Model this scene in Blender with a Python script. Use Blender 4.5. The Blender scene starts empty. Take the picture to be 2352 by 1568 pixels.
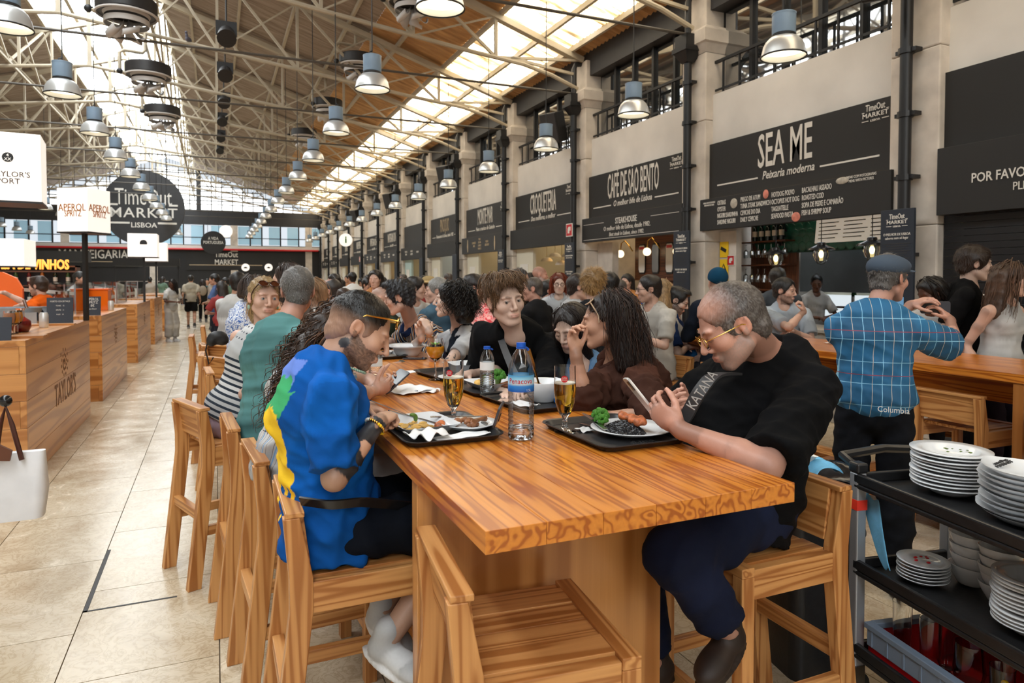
import bpy, math, random
import numpy as np
from mathutils import Vector, Matrix
random.seed(7); R = math.radians
sc = bpy.context.scene; COL = sc.collection
# ---------------------------------------------------------------- camera, world, exposure
CH, YAW, PITCH, FOC, PX, PY = 1.65, R(23.5), R(1.64), 1568.0, 1176.0, 685.0
cam_d = bpy.data.cameras.new('camera'); cam = bpy.data.objects.new('camera', cam_d); COL.objects.link(cam)
cam.location = (0, 0, CH); cam.rotation_euler = (R(90) - PITCH, 0, -YAW)
cam_d.sensor_width = 36; cam_d.lens = 24; cam_d.shift_y = -(784 - PY) / 2352; cam_d.clip_end = 300
cam_d.dof.use_dof = True; cam_d.dof.focus_distance = 2.5; cam_d.dof.aperture_fstop = 5.6
sc.camera = cam
world = bpy.data.worlds.new('world'); sc.world = world; world.use_nodes = True
world.node_tree.nodes['Background'].inputs[0].default_value = (.86, .93, 1, 1)
world.node_tree.nodes['Background'].inputs[1].default_value = 1.6
vs = sc.view_settings; vs.view_transform = 'Standard'; vs.look = 'None'; vs.gamma = 1; vs.use_curve_mapping = False
vs.exposure = -0.8
cy = sc.cycles; cy.max_bounces = 7; cy.diffuse_bounces = 3; cy.glossy_bounces = 3; cy.transmission_bounces = 7; cy.transparent_max_bounces = 10; cy.use_light_tree = False
SKY_E = 15.0       # brightness of the daylight behind roof glazing
STRIP_E = 11.0
GABLE_E = 5.0
LAMP_E = 7.0
# ---------------------------------------------------------------- pixel helper (points on known planes of the hall)
_M = cam.rotation_euler.to_matrix()
def ray(px, py):
    return _M @ Vector(((px - PX) / FOC, -(py - PY) / FOC, -1.0))
def at(px, py, X=None, Y=None, Z=None, D=None):
    d = ray(px, py); o = Vector((0, 0, CH))
    if X is not None: t = X / d.x
    elif Y is not None: t = Y / d.y
    elif Z is not None: t = (Z - CH) / d.z
    else: t = D
    return o + d * t
# ---------------------------------------------------------------- materials
MATS = {}
def _nt(name):
    m = bpy.data.materials.new(name); m.use_nodes = True; MATS[name] = m
    nt = m.node_tree; return m, nt, nt.nodes['Principled BSDF']
def setp(p, **k):
    for a, v in k.items():
        n = {'rough': 'Roughness', 'metal': 'Metallic', 'ior': 'IOR', 'trans': 'Transmission Weight', 'spec': 'Specular IOR Level',
             'coat': 'Coat Weight', 'sss': 'Subsurface Weight', 'alpha': 'Alpha', 'em': 'Emission Strength', 'sheen': 'Sheen Weight'}[a]
        p.inputs[n].default_value = v
def mix_nodes(nt, fac, a, b):
    n = nt.nodes.new('ShaderNodeMix'); n.data_type = 'RGBA'
    for i, v in ((0, fac), (6, a), (7, b)):
        if hasattr(v, 'is_output'): nt.links.new(v, n.inputs[i])
        else: n.inputs[i].default_value = v if i == 0 else (*v, 1)[:4]
    return n.outputs[2]
def coords(nt, scale=(1, 1, 1), kind='Object', rnd=0.0):
    t = nt.nodes.new('ShaderNodeTexCoord'); mp = nt.nodes.new('ShaderNodeMapping'); mp.inputs['Scale'].default_value = scale
    nt.links.new(t.outputs[kind], mp.inputs['Vector'])
    if rnd:
        oi = nt.nodes.new('ShaderNodeObjectInfo'); ml = nt.nodes.new('ShaderNodeMath'); ml.operation = 'MULTIPLY'; ml.inputs[1].default_value = rnd
        nt.links.new(oi.outputs['Random'], ml.inputs[0]); nt.links.new(ml.outputs[0], mp.inputs['Location'])
    return mp.outputs[0]
def noise(nt, vec, scale=5, detail=3, rough=.5, dist=0.0):
    n = nt.nodes.new('ShaderNodeTexNoise'); n.inputs['Scale'].default_value = scale; n.inputs['Detail'].default_value = detail
    n.inputs['Roughness'].default_value = rough; n.inputs['Distortion'].default_value = dist; nt.links.new(vec, n.inputs['Vector']); return n.outputs[0]
def ramp(nt, fac, stops):
    n = nt.nodes.new('ShaderNodeValToRGB'); e = n.color_ramp.elements
    while len(e) < len(stops): e.new(.5)
    for el, (p, c) in zip(e, stops): el.position = p; el.color = (*c, 1) if len(c) == 3 else c
    nt.links.new(fac, n.inputs[0]); return n.outputs[0]
def mth(nt, op, a, b=None):
    n = nt.nodes.new('ShaderNodeMath'); n.operation = op
    for i, v in ((0, a), (1, b)):
        if v is None: continue
        if hasattr(v, 'is_output'): nt.links.new(v, n.inputs[i])
        else: n.inputs[i].default_value = v
    return n.outputs[0]
def bump(nt, p, h, strength=.2, dist=.01):
    b = nt.nodes.new('ShaderNodeBump'); b.inputs['Strength'].default_value = strength; b.inputs['Distance'].default_value = dist
    nt.links.new(h, b.inputs['Height']); nt.links.new(b.outputs[0], p.inputs['Normal'])
def sr(r, g, b):   # sRGB 0..255 -> linear
    f = lambda c: (c / 12.92 if c <= .04045 else ((c + .055) / 1.055) ** 2.4)
    return (f(r / 255), f(g / 255), f(b / 255))
def plain(name, col, rough=.5, var=.0, vscale=6, bmp=0.0, bscale=60, **k):
    if name in MATS: return MATS[name]
    m, nt, p = _nt(name); p.inputs['Base Color'].default_value = (*col, 1); setp(p, rough=rough, **k)
    if var or bmp: v = coords(nt, rnd=20)
    if var:
        n = noise(nt, v, vscale, 4); c = ramp(nt, n, [(.3, tuple(x * (1 - var) for x in col)), (.7, tuple(min(1, x * (1 + var)) for x in col))])
        nt.links.new(c, p.inputs['Base Color'])
    if bmp: bump(nt, p, noise(nt, v, bscale, 4), bmp, .004)
    return m
def wood(name, axis, light, dark, rough=.38, k=26.0, coat=.0, freq=26):
    if name in MATS: return MATS[name]
    m, nt, p = _nt(name); s = [k, k, k]; s[axis] = k * .045
    v = coords(nt, s, rnd=30); n = noise(nt, v, .55, 2, .45, .25)
    rings = mth(nt, 'SINE', mth(nt, 'MULTIPLY', n, freq * 1.6)); rings = mth(nt, 'MULTIPLY_ADD', rings, .5); nt.nodes[-1].inputs[2].default_value = .5
    s2 = [160, 160, 160]; s2[axis] = 3; fine = noise(nt, coords(nt, s2, rnd=9), 1, 2)
    mid = tuple(a * .72 + b * .28 for a, b in zip(light, dark))
    c = ramp(nt, rings, [(.0, light), (.55, mid), (.93, dark)])
    big = noise(nt, coords(nt, (1.5, 1.5, 1.5), rnd=11), 1.2, 2)
    c = mix_nodes(nt, mth(nt, 'MULTIPLY', fine, .35), c, dark); c = mix_nodes(nt, mth(nt, 'MULTIPLY', big, .25), c, light)
    nt.links.new(c, p.inputs['Base Color']); setp(p, rough=rough, coat=coat); p.inputs['Coat Roughness'].default_value = .15
    bump(nt, p, rings, .06, .002); return m
def emis(name, col, s):
    if name in MATS: return MATS[name]
    m, nt, p = _nt(name); p.inputs['Base Color'].default_value = (*col, 1); p.inputs['Emission Color'].default_value = (*col, 1); setp(p, em=s, rough=.6); return m
def glass(name, col=(1, 1, 1), rough=.0, ior=1.45):
    if name in MATS: return MATS[name]
    m, nt, p = _nt(name); p.inputs['Base Color'].default_value = (*col, 1); setp(p, rough=rough, trans=1, ior=ior); return m
def thin_glass(name, tint=(.95, .97, 1), refl=.12, rough=.02):
    m, nt, p = _nt(name); nt.nodes.remove(p); out = nt.nodes['Material Output']
    t = nt.nodes.new('ShaderNodeBsdfTransparent'); t.inputs[0].default_value = (*tint, 1); g = nt.nodes.new('ShaderNodeBsdfGlossy'); g.inputs['Roughness'].default_value = rough
    f = nt.nodes.new('ShaderNodeLayerWeight'); f.inputs[0].default_value = .35; mx = nt.nodes.new('ShaderNodeMixShader')
    s = mth(nt, 'MULTIPLY_ADD', f.outputs['Fresnel'], .7); nt.nodes[-1].inputs[2].default_value = refl
    nt.links.new(s, mx.inputs[0]); nt.links.new(t.outputs[0], mx.inputs[1]); nt.links.new(g.outputs[0], mx.inputs[2]); nt.links.new(mx.outputs[0], out.inputs[0]); return m
def attr_mat(name, rough=.5, bmp=.0, bscale=80, sss=0, stretch=(1, 1, 1), **k):
    if name in MATS: return MATS[name]
    m, nt, p = _nt(name); a = nt.nodes.new('ShaderNodeAttribute'); a.attribute_name = 'Col'
    v = coords(nt, stretch); n = noise(nt, v, bscale, 3); c = mix_nodes(nt, mth(nt, 'MULTIPLY', n, k.pop('mott', .12)), a.outputs[0], (0, 0, 0))
    nt.links.new(c, p.inputs['Base Color']); setp(p, rough=rough, **k)
    if sss: setp(p, sss=sss); p.inputs['Subsurface Radius'].default_value = (.012, .005, .003)
    if bmp: bump(nt, p, n, bmp, .003)
    return m
def objcol_mat(name, rough=.7):
    m, nt, p = _nt(name); oi = nt.nodes.new('ShaderNodeObjectInfo'); nt.links.new(oi.outputs['Color'], p.inputs['Base Color']); setp(p, rough=rough); return m
# ---------------------------------------------------------------- mesh builder
class MB:
    def __init__(s): s.v = []; s.f = []
    def add(s, vs_, fs):
        n = len(s.v); s.v += [tuple(v) for v in vs_]; s.f += [tuple(i + n for i in f) for f in fs]; return s
    def box(s, lo, hi, rot=None, c=None):
        x0, y0, z0 = lo; x1, y1, z1 = hi
        V = [(x0, y0, z0), (x1, y0, z0), (x1, y1, z0), (x0, y1, z0), (x0, y0, z1), (x1, y0, z1), (x1, y1, z1), (x0, y1, z1)]
        if rot is not None:
            c = Vector(c) if c is not None else Vector(((x0 + x1) / 2, (y0 + y1) / 2, (z0 + z1) / 2)); V = [tuple(rot @ (Vector(v) - c) + c) for v in V]
        return s.add(V, [(0, 3, 2, 1), (4, 5, 6, 7), (0, 1, 5, 4), (1, 2, 6, 5), (2, 3, 7, 6), (3, 0, 4, 7)])
    def cbox(s, c, d, rot=None):
        return s.box([c[i] - d[i] / 2 for i in range(3)], [c[i] + d[i] / 2 for i in range(3)], rot)
    def bar(s, a, b, w, h=None, up=(0, 0, 1)):      # rectangular bar from a to b
        a, b = Vector(a), Vector(b); h = h or w; d = (b - a).normalized(); u = Vector(up)
        if abs(d.dot(u)) > .98: u = Vector((0, 1, 0))
        x = d.cross(u).normalized() * (w / 2); y = x.cross(d).normalized() * (h / 2)
        V = [a - x - y, a + x - y, a + x + y, a - x + y, b - x - y, b + x - y, b + x + y, b - x + y]
        return s.add(V, [(0, 1, 2, 3), (7, 6, 5, 4), (0, 4, 5, 1), (1, 5, 6, 2), (2, 6, 7, 3), (3, 7, 4, 0)])
    def cone(s, a, b, r0, r1=None, n=10, caps=True):
        a, b = Vector(a), Vector(b); r1 = r0 if r1 is None else r1; d = (b - a).normalized()
        u = Vector((0, 0, 1)) if abs(d.z) < .95 else Vector((1, 0, 0)); x = d.cross(u).normalized(); y = d.cross(x)
        V = []; 
        for c, r in ((a, r0), (b, r1)):
            V += [c + (x * math.cos(2 * math.pi * i / n) + y * math.sin(2 * math.pi * i / n)) * r for i in range(n)]
        Fs = [(i, i + n, (i + 1) % n + n, (i + 1) % n) for i in range(n)]
        if caps: Fs += [tuple(range(n)), tuple(reversed(range(n, 2 * n)))]
        return s.add(V, Fs)
    def lathe(s, prof, n=24, c=(0, 0, 0), sx=1.0, sy=1.0, cap=True, rot=None):
        V = []; c = Vector(c)
        for r, z in prof:
            for i in range(n):
                a = 2 * math.pi * i / n; q = Vector((r * math.cos(a) * sx, r * math.sin(a) * sy, z)); V.append((rot @ q if rot else q) + c)
        Fs = []
        for k in range(len(prof) - 1):
            for i in range(n):
                j = (i + 1) % n; Fs.append((k * n + i, k * n + j, (k + 1) * n + j, (k + 1) * n + i))
        if cap:
            if prof[0][0] > 1e-6: Fs.append(tuple(reversed(range(n))))
            if prof[-1][0] > 1e-6: Fs.append(tuple(range((len(prof) - 1) * n, len(prof) * n)))
        return s.add(V, Fs)
    def tube(s, pts, r, n=6, caps=True):
        pts = [Vector(p) for p in pts]; rr = r if isinstance(r, (list, tuple)) else [r] * len(pts); V = []; x = None
        for i, p in enumerate(pts):
            d = (pts[min(i + 1, len(pts) - 1)] - pts[max(i - 1, 0)]).normalized()
            if x is None: x = d.cross(Vector((0, 0, 1)) if abs(d.z) < .9 else Vector((1, 0, 0))).normalized()
            else: x = (x - d * x.dot(d)).normalized()
            y = d.cross(x)
            V += [p + (x * math.cos(2 * math.pi * k / n) + y * math.sin(2 * math.pi * k / n)) * rr[i] for k in range(n)]
        Fs = [(i * n + k, i * n + (k + 1) % n, (i + 1) * n + (k + 1) % n, (i + 1) * n + k) for i in range(len(pts) - 1) for k in range(n)]
        if caps: Fs += [tuple(reversed(range(n))), tuple(range((len(pts) - 1) * n, len(pts) * n))]
        return s.add(V, Fs)
    def ball(s, c, r, n=10, m=7):
        r = r if isinstance(r, (list, tuple)) else (r, r, r); c = Vector(c)
        V = [c + Vector((0, 0, r[2]))]
        for j in range(1, m):
            t = math.pi * j / m
            V += [c + Vector((r[0] * math.sin(t) * math.cos(2 * math.pi * i / n), r[1] * math.sin(t) * math.sin(2 * math.pi * i / n), r[2] * math.cos(t))) for i in range(n)]
        V.append(c - Vector((0, 0, r[2]))); Fs = [(0, 1 + i, 1 + (i + 1) % n) for i in range(n)]
        for j in range(m - 2):
            Fs += [(1 + j * n + i, 1 + (j + 1) * n + i, 1 + (j + 1) * n + (i + 1) % n, 1 + j * n + (i + 1) % n) for i in range(n)]
        L = len(V) - 1; o = 1 + (m - 2) * n
        return s.add(V, Fs + [(L, o + (i + 1) % n, o + i) for i in range(n)])
    def prism(s, poly, z0, z1, fr=None):      # polygon in xy extruded in z
        n = len(poly); V = [(x, y, z0) for x, y in poly] + [(x, y, z1) for x, y in poly]
        if fr: V = [fr(Vector(v)) for v in V]
        return s.add(V, [tuple(reversed(range(n))), tuple(range(n, 2 * n))] + [(i, (i + 1) % n, (i + 1) % n + n, i + n) for i in range(n)])
    def mesh(s, name):
        me = bpy.data.meshes.new(name); me.from_pydata(s.v, [], s.f); me.update(); return me
    def build(s, name, mat, parent=None, smooth=False, bevel=0.0, auto=35, **k):
        return mobj(name, s.mesh(name), mat, parent, smooth, bevel, auto, **k)
def mobj(name, me, mat, parent=None, smooth=False, bevel=0.0, auto=35, label=None, cat=None, group=None, kind=None, loc=None, rot=None):
    if mat is not None and not me.materials: me.materials.append(MATS[mat] if isinstance(mat, str) else mat)
    o = bpy.data.objects.new(name, me); COL.objects.link(o)
    if parent is not None: o.parent = parent
    if smooth:
        me.shade_smooth()
        if auto: me.set_sharp_from_angle(angle=R(auto))
    if bevel:
        b = o.modifiers.new('bevel', 'BEVEL'); b.width = bevel; b.segments = 2; b.limit_method = 'ANGLE'
    if loc is not None: o.location = loc
    if rot is not None: o.rotation_euler = rot
    return tag(o, label, cat, group, kind)
def tag(o, label=None, cat=None, group=None, kind=None):
    for k, v in (('label', label), ('category', cat), ('group', group), ('kind', kind)):
        if v: o[k] = v
    return o
def empty(name, loc=(0, 0, 0), rz=0, label=None, cat=None, group=None, kind=None, rot=None):
    o = bpy.data.objects.new(name, None); COL.objects.link(o); o.location = loc; o.rotation_euler = rot or (0, 0, rz); o.empty_display_size = .1
    return tag(o, label, cat, group, kind)
KIDS = {}
def copy_tree(o, parent=None, loc=None, rz=None, label=None, rot=None, group=None):
    c = o.copy(); COL.objects.link(c); c.parent = parent
    if loc is not None: c.location = loc
    if rz is not None: c.rotation_euler = (0, 0, rz)
    if rot is not None: c.rotation_euler = rot
    if label: c['label'] = label
    if group: c['group'] = group
    if o.name not in KIDS: KIDS[o.name] = list(o.children)
    for ch in KIDS[o.name]: copy_tree(ch, c)
    return c
def text(body, name, mat, parent, loc, rot, size, sx=1.0, align='CENTER', bold=0.0, ext=.002, shear=0.0, space=1.0, label=None):
    cu = bpy.data.curves.new(name, 'FONT'); cu.body = body; cu.size = size; cu.align_x = align; cu.align_y = 'CENTER'; cu.extrude = ext; cu.offset = bold * size
    cu.shear = shear; cu.space_character = space; cu.resolution_u = 2
    t = bpy.data.objects.new(name, cu); COL.objects.link(t)
    me = bpy.data.meshes.new_from_object(t); bpy.data.objects.remove(t); bpy.data.curves.remove(cu); me.name = name
    for v in me.vertices: v.co.x *= sx
    return mobj(name, me, mat, parent, loc=loc, rot=rot, label=label)
# ---------------------------------------------------------------- palette
WL, WD = sr(222, 158, 84), sr(160, 84, 28)
TL, TD = sr(224, 142, 52), sr(158, 76, 14)
for ax, nm in enumerate('xyz'):
    wood('stool_wood_' + nm, ax, sr(216, 158, 96), sr(158, 96, 44)); wood('table_wood_' + nm, ax, TL, TD, .3, coat=.35, freq=34)
    wood('counter_wood_' + nm, ax, sr(214, 152, 88), sr(160, 98, 44), .3, k=8.0, coat=.3, freq=22)
    wood('dark_wood_' + nm, ax, sr(110, 62, 34), sr(66, 34, 18))
plain('black', (.012, .012, .013), .5); plain('black_gloss', (.01, .01, .011), .22); plain('charcoal', sr(52, 52, 54), .55, .08)
plain('sign_black', sr(31, 30, 29), .6); plain('sign_grey', sr(52, 52, 53), .65); plain('white_paint', sr(232, 228, 220), .6, .05, 2)
plain('lettering', sr(226, 222, 214), .6); plain('plaster', sr(222, 218, 212), .8, .10, 1.2, .1, 20)
plain('stone', sr(214, 204, 192), .75, .16, 3.5, .25, 18); plain('truss_paint', sr(182, 170, 148), .5, .1, 3); plain('truss_dark', sr(82, 76, 68), .5)
plain('pipe_black', sr(24, 25, 28), .38); plain('housing', sr(140, 164, 188), .38, .05); plain('porcelain', sr(226, 228, 230), .12)
plain('alu', sr(220, 222, 222), .33, .06, 3, metal=.55); plain('steel', sr(170, 172, 175), .22, metal=1.0); plain('brass', sr(200, 160, 80), .25, metal=1.0)
plain('rubber', (.02, .02, .02), .6); plain('red', sr(200, 24, 32), .4); plain('yellow', sr(250, 205, 30), .5); plain('tray', sr(42, 42, 44), .32, .12, 30, .05, 200)
plain('napkin', sr(238, 238, 238), .85, .03, 10, .15, 40); plain('screen', (.015, .018, .025), .08)
emis('lamp_glow', sr(255, 240, 205), LAMP_E); emis('warm_glow', sr(255, 200, 120), 9); emis('sign_glow', sr(255, 248, 240), 1.15); emis('globe_glow', sr(255, 226, 180), 4)
emis('sky_glow', (.90, .96, 1.0), SKY_E); emis('strip_glow', sr(255, 240, 205), STRIP_E); emis('gable_glow', (.95, .98, 1), GABLE_E)
# ================================================================ the hall
XW, XL, XC, Y0, Y1 = 6.8, -12.2, -2.7, -12.0, 48.5
BAY, PY0 = 3.57, 4.89
ZW, ZE, SL = 4.38, 6.1, .323           # parapet top, eave, roof slope
def rz(x): return ZE + (XW + .1 - x) * SL if x >= XC else ZE + (x - XL + .1) * SL
# floor
def marble():
    m, nt, p = _nt('marble'); v = coords(nt, rnd=40); n = noise(nt, v, 2.2, 6, .6, 1.2); n2 = noise(nt, v, 9, 5, .6, 2.5)
    oi = nt.nodes.new('ShaderNodeObjectInfo')
    c = ramp(nt, n, [(.25, sr(176, 156, 128)), (.5, sr(206, 190, 164)), (.75, sr(224, 212, 190))])
    c2 = ramp(nt, n2, [(.44, (1, 1, 1)), (.495, sr(196, 182, 160)), (.55, (1, 1, 1))]); mm = nt.nodes.new('ShaderNodeMix'); mm.data_type = 'RGBA'; mm.blend_type = 'MULTIPLY'; mm.inputs[0].default_value = .5
    nt.links.new(c, mm.inputs[6]); nt.links.new(c2, mm.inputs[7]); t = mth(nt, 'MULTIPLY_ADD', oi.outputs['Random'], .22); nt.nodes[-1].inputs[2].default_value = .0
    nt.links.new(mix_nodes(nt, t, mm.outputs[2], sr(176, 152, 116)), p.inputs['Base Color'])
    nt.links.new(ramp(nt, n, [(.3, (.16, .16, .16)), (.7, (.3, .3, .3))]), p.inputs['Roughness'])
marble(); plain('grout', sr(120, 104, 84), .8)
fl = MB().box((XL, Y0, -.2), (XW + 3, Y1, -.012)).build('floor', 'grout', kind='structure')
TX, TY = .62, .92
tiles = []
ix0, ix1 = int(XL // TX), int((XW + 2.4) // TX)
for i in range(ix0, ix1):
    for j in range(-8, int(Y1 // TY)):
        x = i * TX; y = j * TY + (TY / 2 if i % 2 else 0)
        if y + TY > Y1: continue
        d = (Vector((x + TX / 2, y + TY / 2, 0)) - Vector((0, 0, CH))); D_ = d.y * math.cos(YAW) + d.x * math.sin(YAW); Xc_ = d.x * math.cos(YAW) - d.y * math.sin(YAW)
        vis = D_ > .8 and abs(Xc_ / D_) < .85 and 1.65 / D_ * FOC < 1050
        open_floor = not (x > .35 and x < 6.6 and y > 5.5)
        tiles.append((0 if vis and open_floor else 1, D_ if D_ > 0 else 99, x, y))
tiles.sort()
g = .0025
tm = MB().box((g, g, -.012), (TX - g, TY - g, 0)).mesh('tile')
for _, _, x, y in tiles[:300]: mobj('tile', tm, 'marble', fl, loc=(x, y, 0))
mb = MB()
for _, _, x, y in tiles[300:]: mb.box((x + g, y + g, -.012), (x + TX - g, y + TY - g, 0))
mb.build('tiles', 'marble', fl, kind='stuff')
mb = MB().box((-.62, 3.9, .0), (-.60, 4.75, .0015)); mb.box((-.62, 3.9, 0), (-.2, 3.914, .0015)).build('floor_slot', 'black', fl)
# ceiling
def corr(x0, x1, ya, yb, zo=0.0, wl=.14, amp=.018, n=None):
    n = n or max(2, int((yb - ya) / wl) * 4); b = MB(); V = []; Fs = []
    for k in range(n + 1):
        y = ya + (yb - ya) * k / n; a = amp * math.cos(2 * math.pi * (y - ya) / wl)
        V += [(x0, y, rz(x0) + a + zo), (x1, y, rz(x1) + a + zo)]
    for k in range(n): Fs.append((2 * k, 2 * k + 1, 2 * k + 3, 2 * k + 2))
    return b.add(V, Fs)
def roof_mats():
    m, nt, p = _nt('roof_board'); v = coords(nt, (1, 9, 1), rnd=5); n = noise(nt, v, 1.4, 4)
    nt.links.new(ramp(nt, n, [(.3, sr(128, 112, 98)), (.7, sr(172, 156, 142))]), p.inputs['Base Color']); setp(p, rough=.8)
    m, nt, p = _nt('roof_corrugated'); n = noise(nt, coords(nt, (1, 6, 1), rnd=5), 1.4, 4)
    nt.links.new(ramp(nt, n, [(.3, sr(158, 114, 70)), (.7, sr(212, 166, 112))]), p.inputs['Base Color']); setp(p, rough=.6)
    m, nt, p = _nt('skylight_sheet'); n = noise(nt, coords(nt, (.8, 5, 1), 'Object', 30), .9, 5, .6)
    c = ramp(nt, n, [(.36, sr(214, 168, 100)), (.48, sr(255, 228, 176)), (.6, sr(252, 250, 244))]); p.inputs['Base Color'].default_value = (.5, .5, .48, 1)
    nt.links.new(c, p.inputs['Emission Color']); s = ramp(nt, n, [(.34, (.08, .08, .08)), (.5, (.6, .6, .6)), (.66, (1, 1, 1))])
    nt.links.new(mth(nt, 'MULTIPLY', s, STRIP_E), p.inputs['Emission Strength'])
roof_mats()
ce = empty('ceiling', (XC, 0, 9), kind='structure')
def cchild(b, name, mat, smooth=True):
    o = b.build(name, mat, ce, smooth); o.matrix_parent_inverse = Matrix.Translation((-XC, 0, -9)); return o
NB = [(-5, -4), (-4, -3), (-3, -2), (-2, -1)] + [(k, k + 1) for k in range(-1, 13)]
for a, b_ in NB:
    ya, yb = PY0 + a * BAY, min(PY0 + b_ * BAY, Y1)
    if yb <= ya: continue
    far = a > 6
    cchild(corr(6.9, 6.5, ya, yb, n=24 if far else None), 'roof_sheet', 'roof_corrugated')
    cchild(corr(6.5, 5.0, ya, yb, n=24 if far else None), 'skylight_sheet', 'skylight_sheet')
    cchild(corr(5.0, 3.3, ya, yb, n=24 if far else None), 'roof_sheet', 'roof_corrugated')
    cchild(corr(3.3, -1.1, ya, yb, amp=.006, n=24 if far else None), 'roof_board', 'roof_board')
    cchild(corr(XC * 2 + 1.1, XL - .1, ya, yb, n=12, amp=.0), 'roof_board', 'roof_board')
    # lantern panes: two rows each side
    for xa, xb in ((-1.1, -1.9), (-1.9, -2.7), (-2.7, -3.5), (-3.5, -4.3)):
        for q in range(3):
            yq = ya + (yb - ya) * q / 3; yr = ya + (yb - ya) * (q + 1) / 3
            b = MB().add([(xa, yq + .03, rz(xa) + .12), (xb, yq + .03, rz(xb) + .12), (xb, yr - .03, rz(xb) + .12), (xa, yr - .03, rz(xa) + .12)], [(0, 1, 2, 3)])
            cchild(b, 'pane', 'sky_glow', False)
mb = MB()
for x in (-1.1, -1.9, -2.7, -3.5, -4.3): mb.bar((x, Y0, rz(x) + .06), (x, Y1, rz(x) + .06), .09, .14)
cchild(mb, 'lantern_rail', 'truss_paint', False)
mb = MB()
for x in (6.5, 5.9, 5.0, 3.9, 2.8, 1.7, .6, -.5): mb.bar((x, Y0, rz(x) - .07), (x, Y1, rz(x) - .07), .06, .1)
for x in (-5.2, -6.6, -8, -9.4, -10.8): mb.bar((x, Y0, rz(x) - .07), (x, Y1, rz(x) - .07), .06, .1)
for o in [mb]: cchild(o, 'purlin', 'truss_paint', False)
# trusses, one per pillar
def truss():
    t = empty('roof_truss', kind='structure'); 
    top = lambda x: (x, 0, rz(x) - .16); W = XC - XL
    def low(s):  # s: distance from right wall towards the centre
        return 5.42 + (.40 * (1 - (1 - min(s / 1.9, 1)) ** 2)) + max(0, s - 1.9) * .125
    for sgn in (1, -1):
        fx = lambda x: x if sgn > 0 else 2 * XC - x
        tp = lambda x: (fx(x), 0, rz(x) - .16); lo = lambda x: (fx(x), 0, low(XW - .15 - x))
        MB().bar(tp(6.75), tp(XC), .11, .15, (0, 1, 0)).build('top_chord', 'truss_paint', t)
        MB().tube([lo(XW - .15 - 9.35 * k / 16) for k in range(17)], .042, 8).build('bottom_chord', 'truss_paint', t, True)
        xs = [6.4, 4.9, 3.3, 1.7, .1, -1.3]
        for i, x in enumerate(xs):
            if i: MB().bar(tp(x), lo(x), .055).build('post', 'truss_paint', t)
            if 0 < i < len(xs) - 1:
                MB().bar(tp(xs[i + 1]), lo(x), .05).build('diagonal', 'truss_paint', t)
                MB().bar(tp(x), lo(xs[i + 1]), .03).build('diagonal', 'truss_paint', t)
        MB().bar(tp(6.75), lo(4.9), .05).build('brace', 'truss_paint', t)
        MB().bar((fx(6.55), 0, 5.7), (fx(5.2), 0, low(1.45) + .05), .05).build('brace', 'truss_paint', t)
    MB().cone((XW - .1, 0, 5.32), (XC * 2 - XW + .1, 0, 5.32), .022, n=6).build('tie_rod', 'truss_dark', t)
    MB().bar((XC, 0, rz(XC) - .15), (XC, 0, low(9.35)), .08).build('king_post', 'truss_paint', t)
    for s_ in (1, -1): # lengthwise bracing along the hall
        x = XC + s_ * 1.6
        MB().bar((x, 0, rz(x) - .2), (x, BAY, low(7.8) + .1), .045).build('brace', 'truss_paint', t)
        MB().bar((x, BAY, rz(x) - .2), (x, 0, low(7.8) + .1), .045).build('brace', 'truss_paint', t)
        MB().bar((x, 0, low(7.8) + .1), (x, BAY, low(7.8) + .1), .05).build('brace', 'truss_paint', t)
    return t
t0 = truss(); t0.location = (0, PY0 - 2 * BAY, 0)
for k in range(-1, 12): copy_tree(t0, loc=(0, PY0 + k * BAY, 0))
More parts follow.
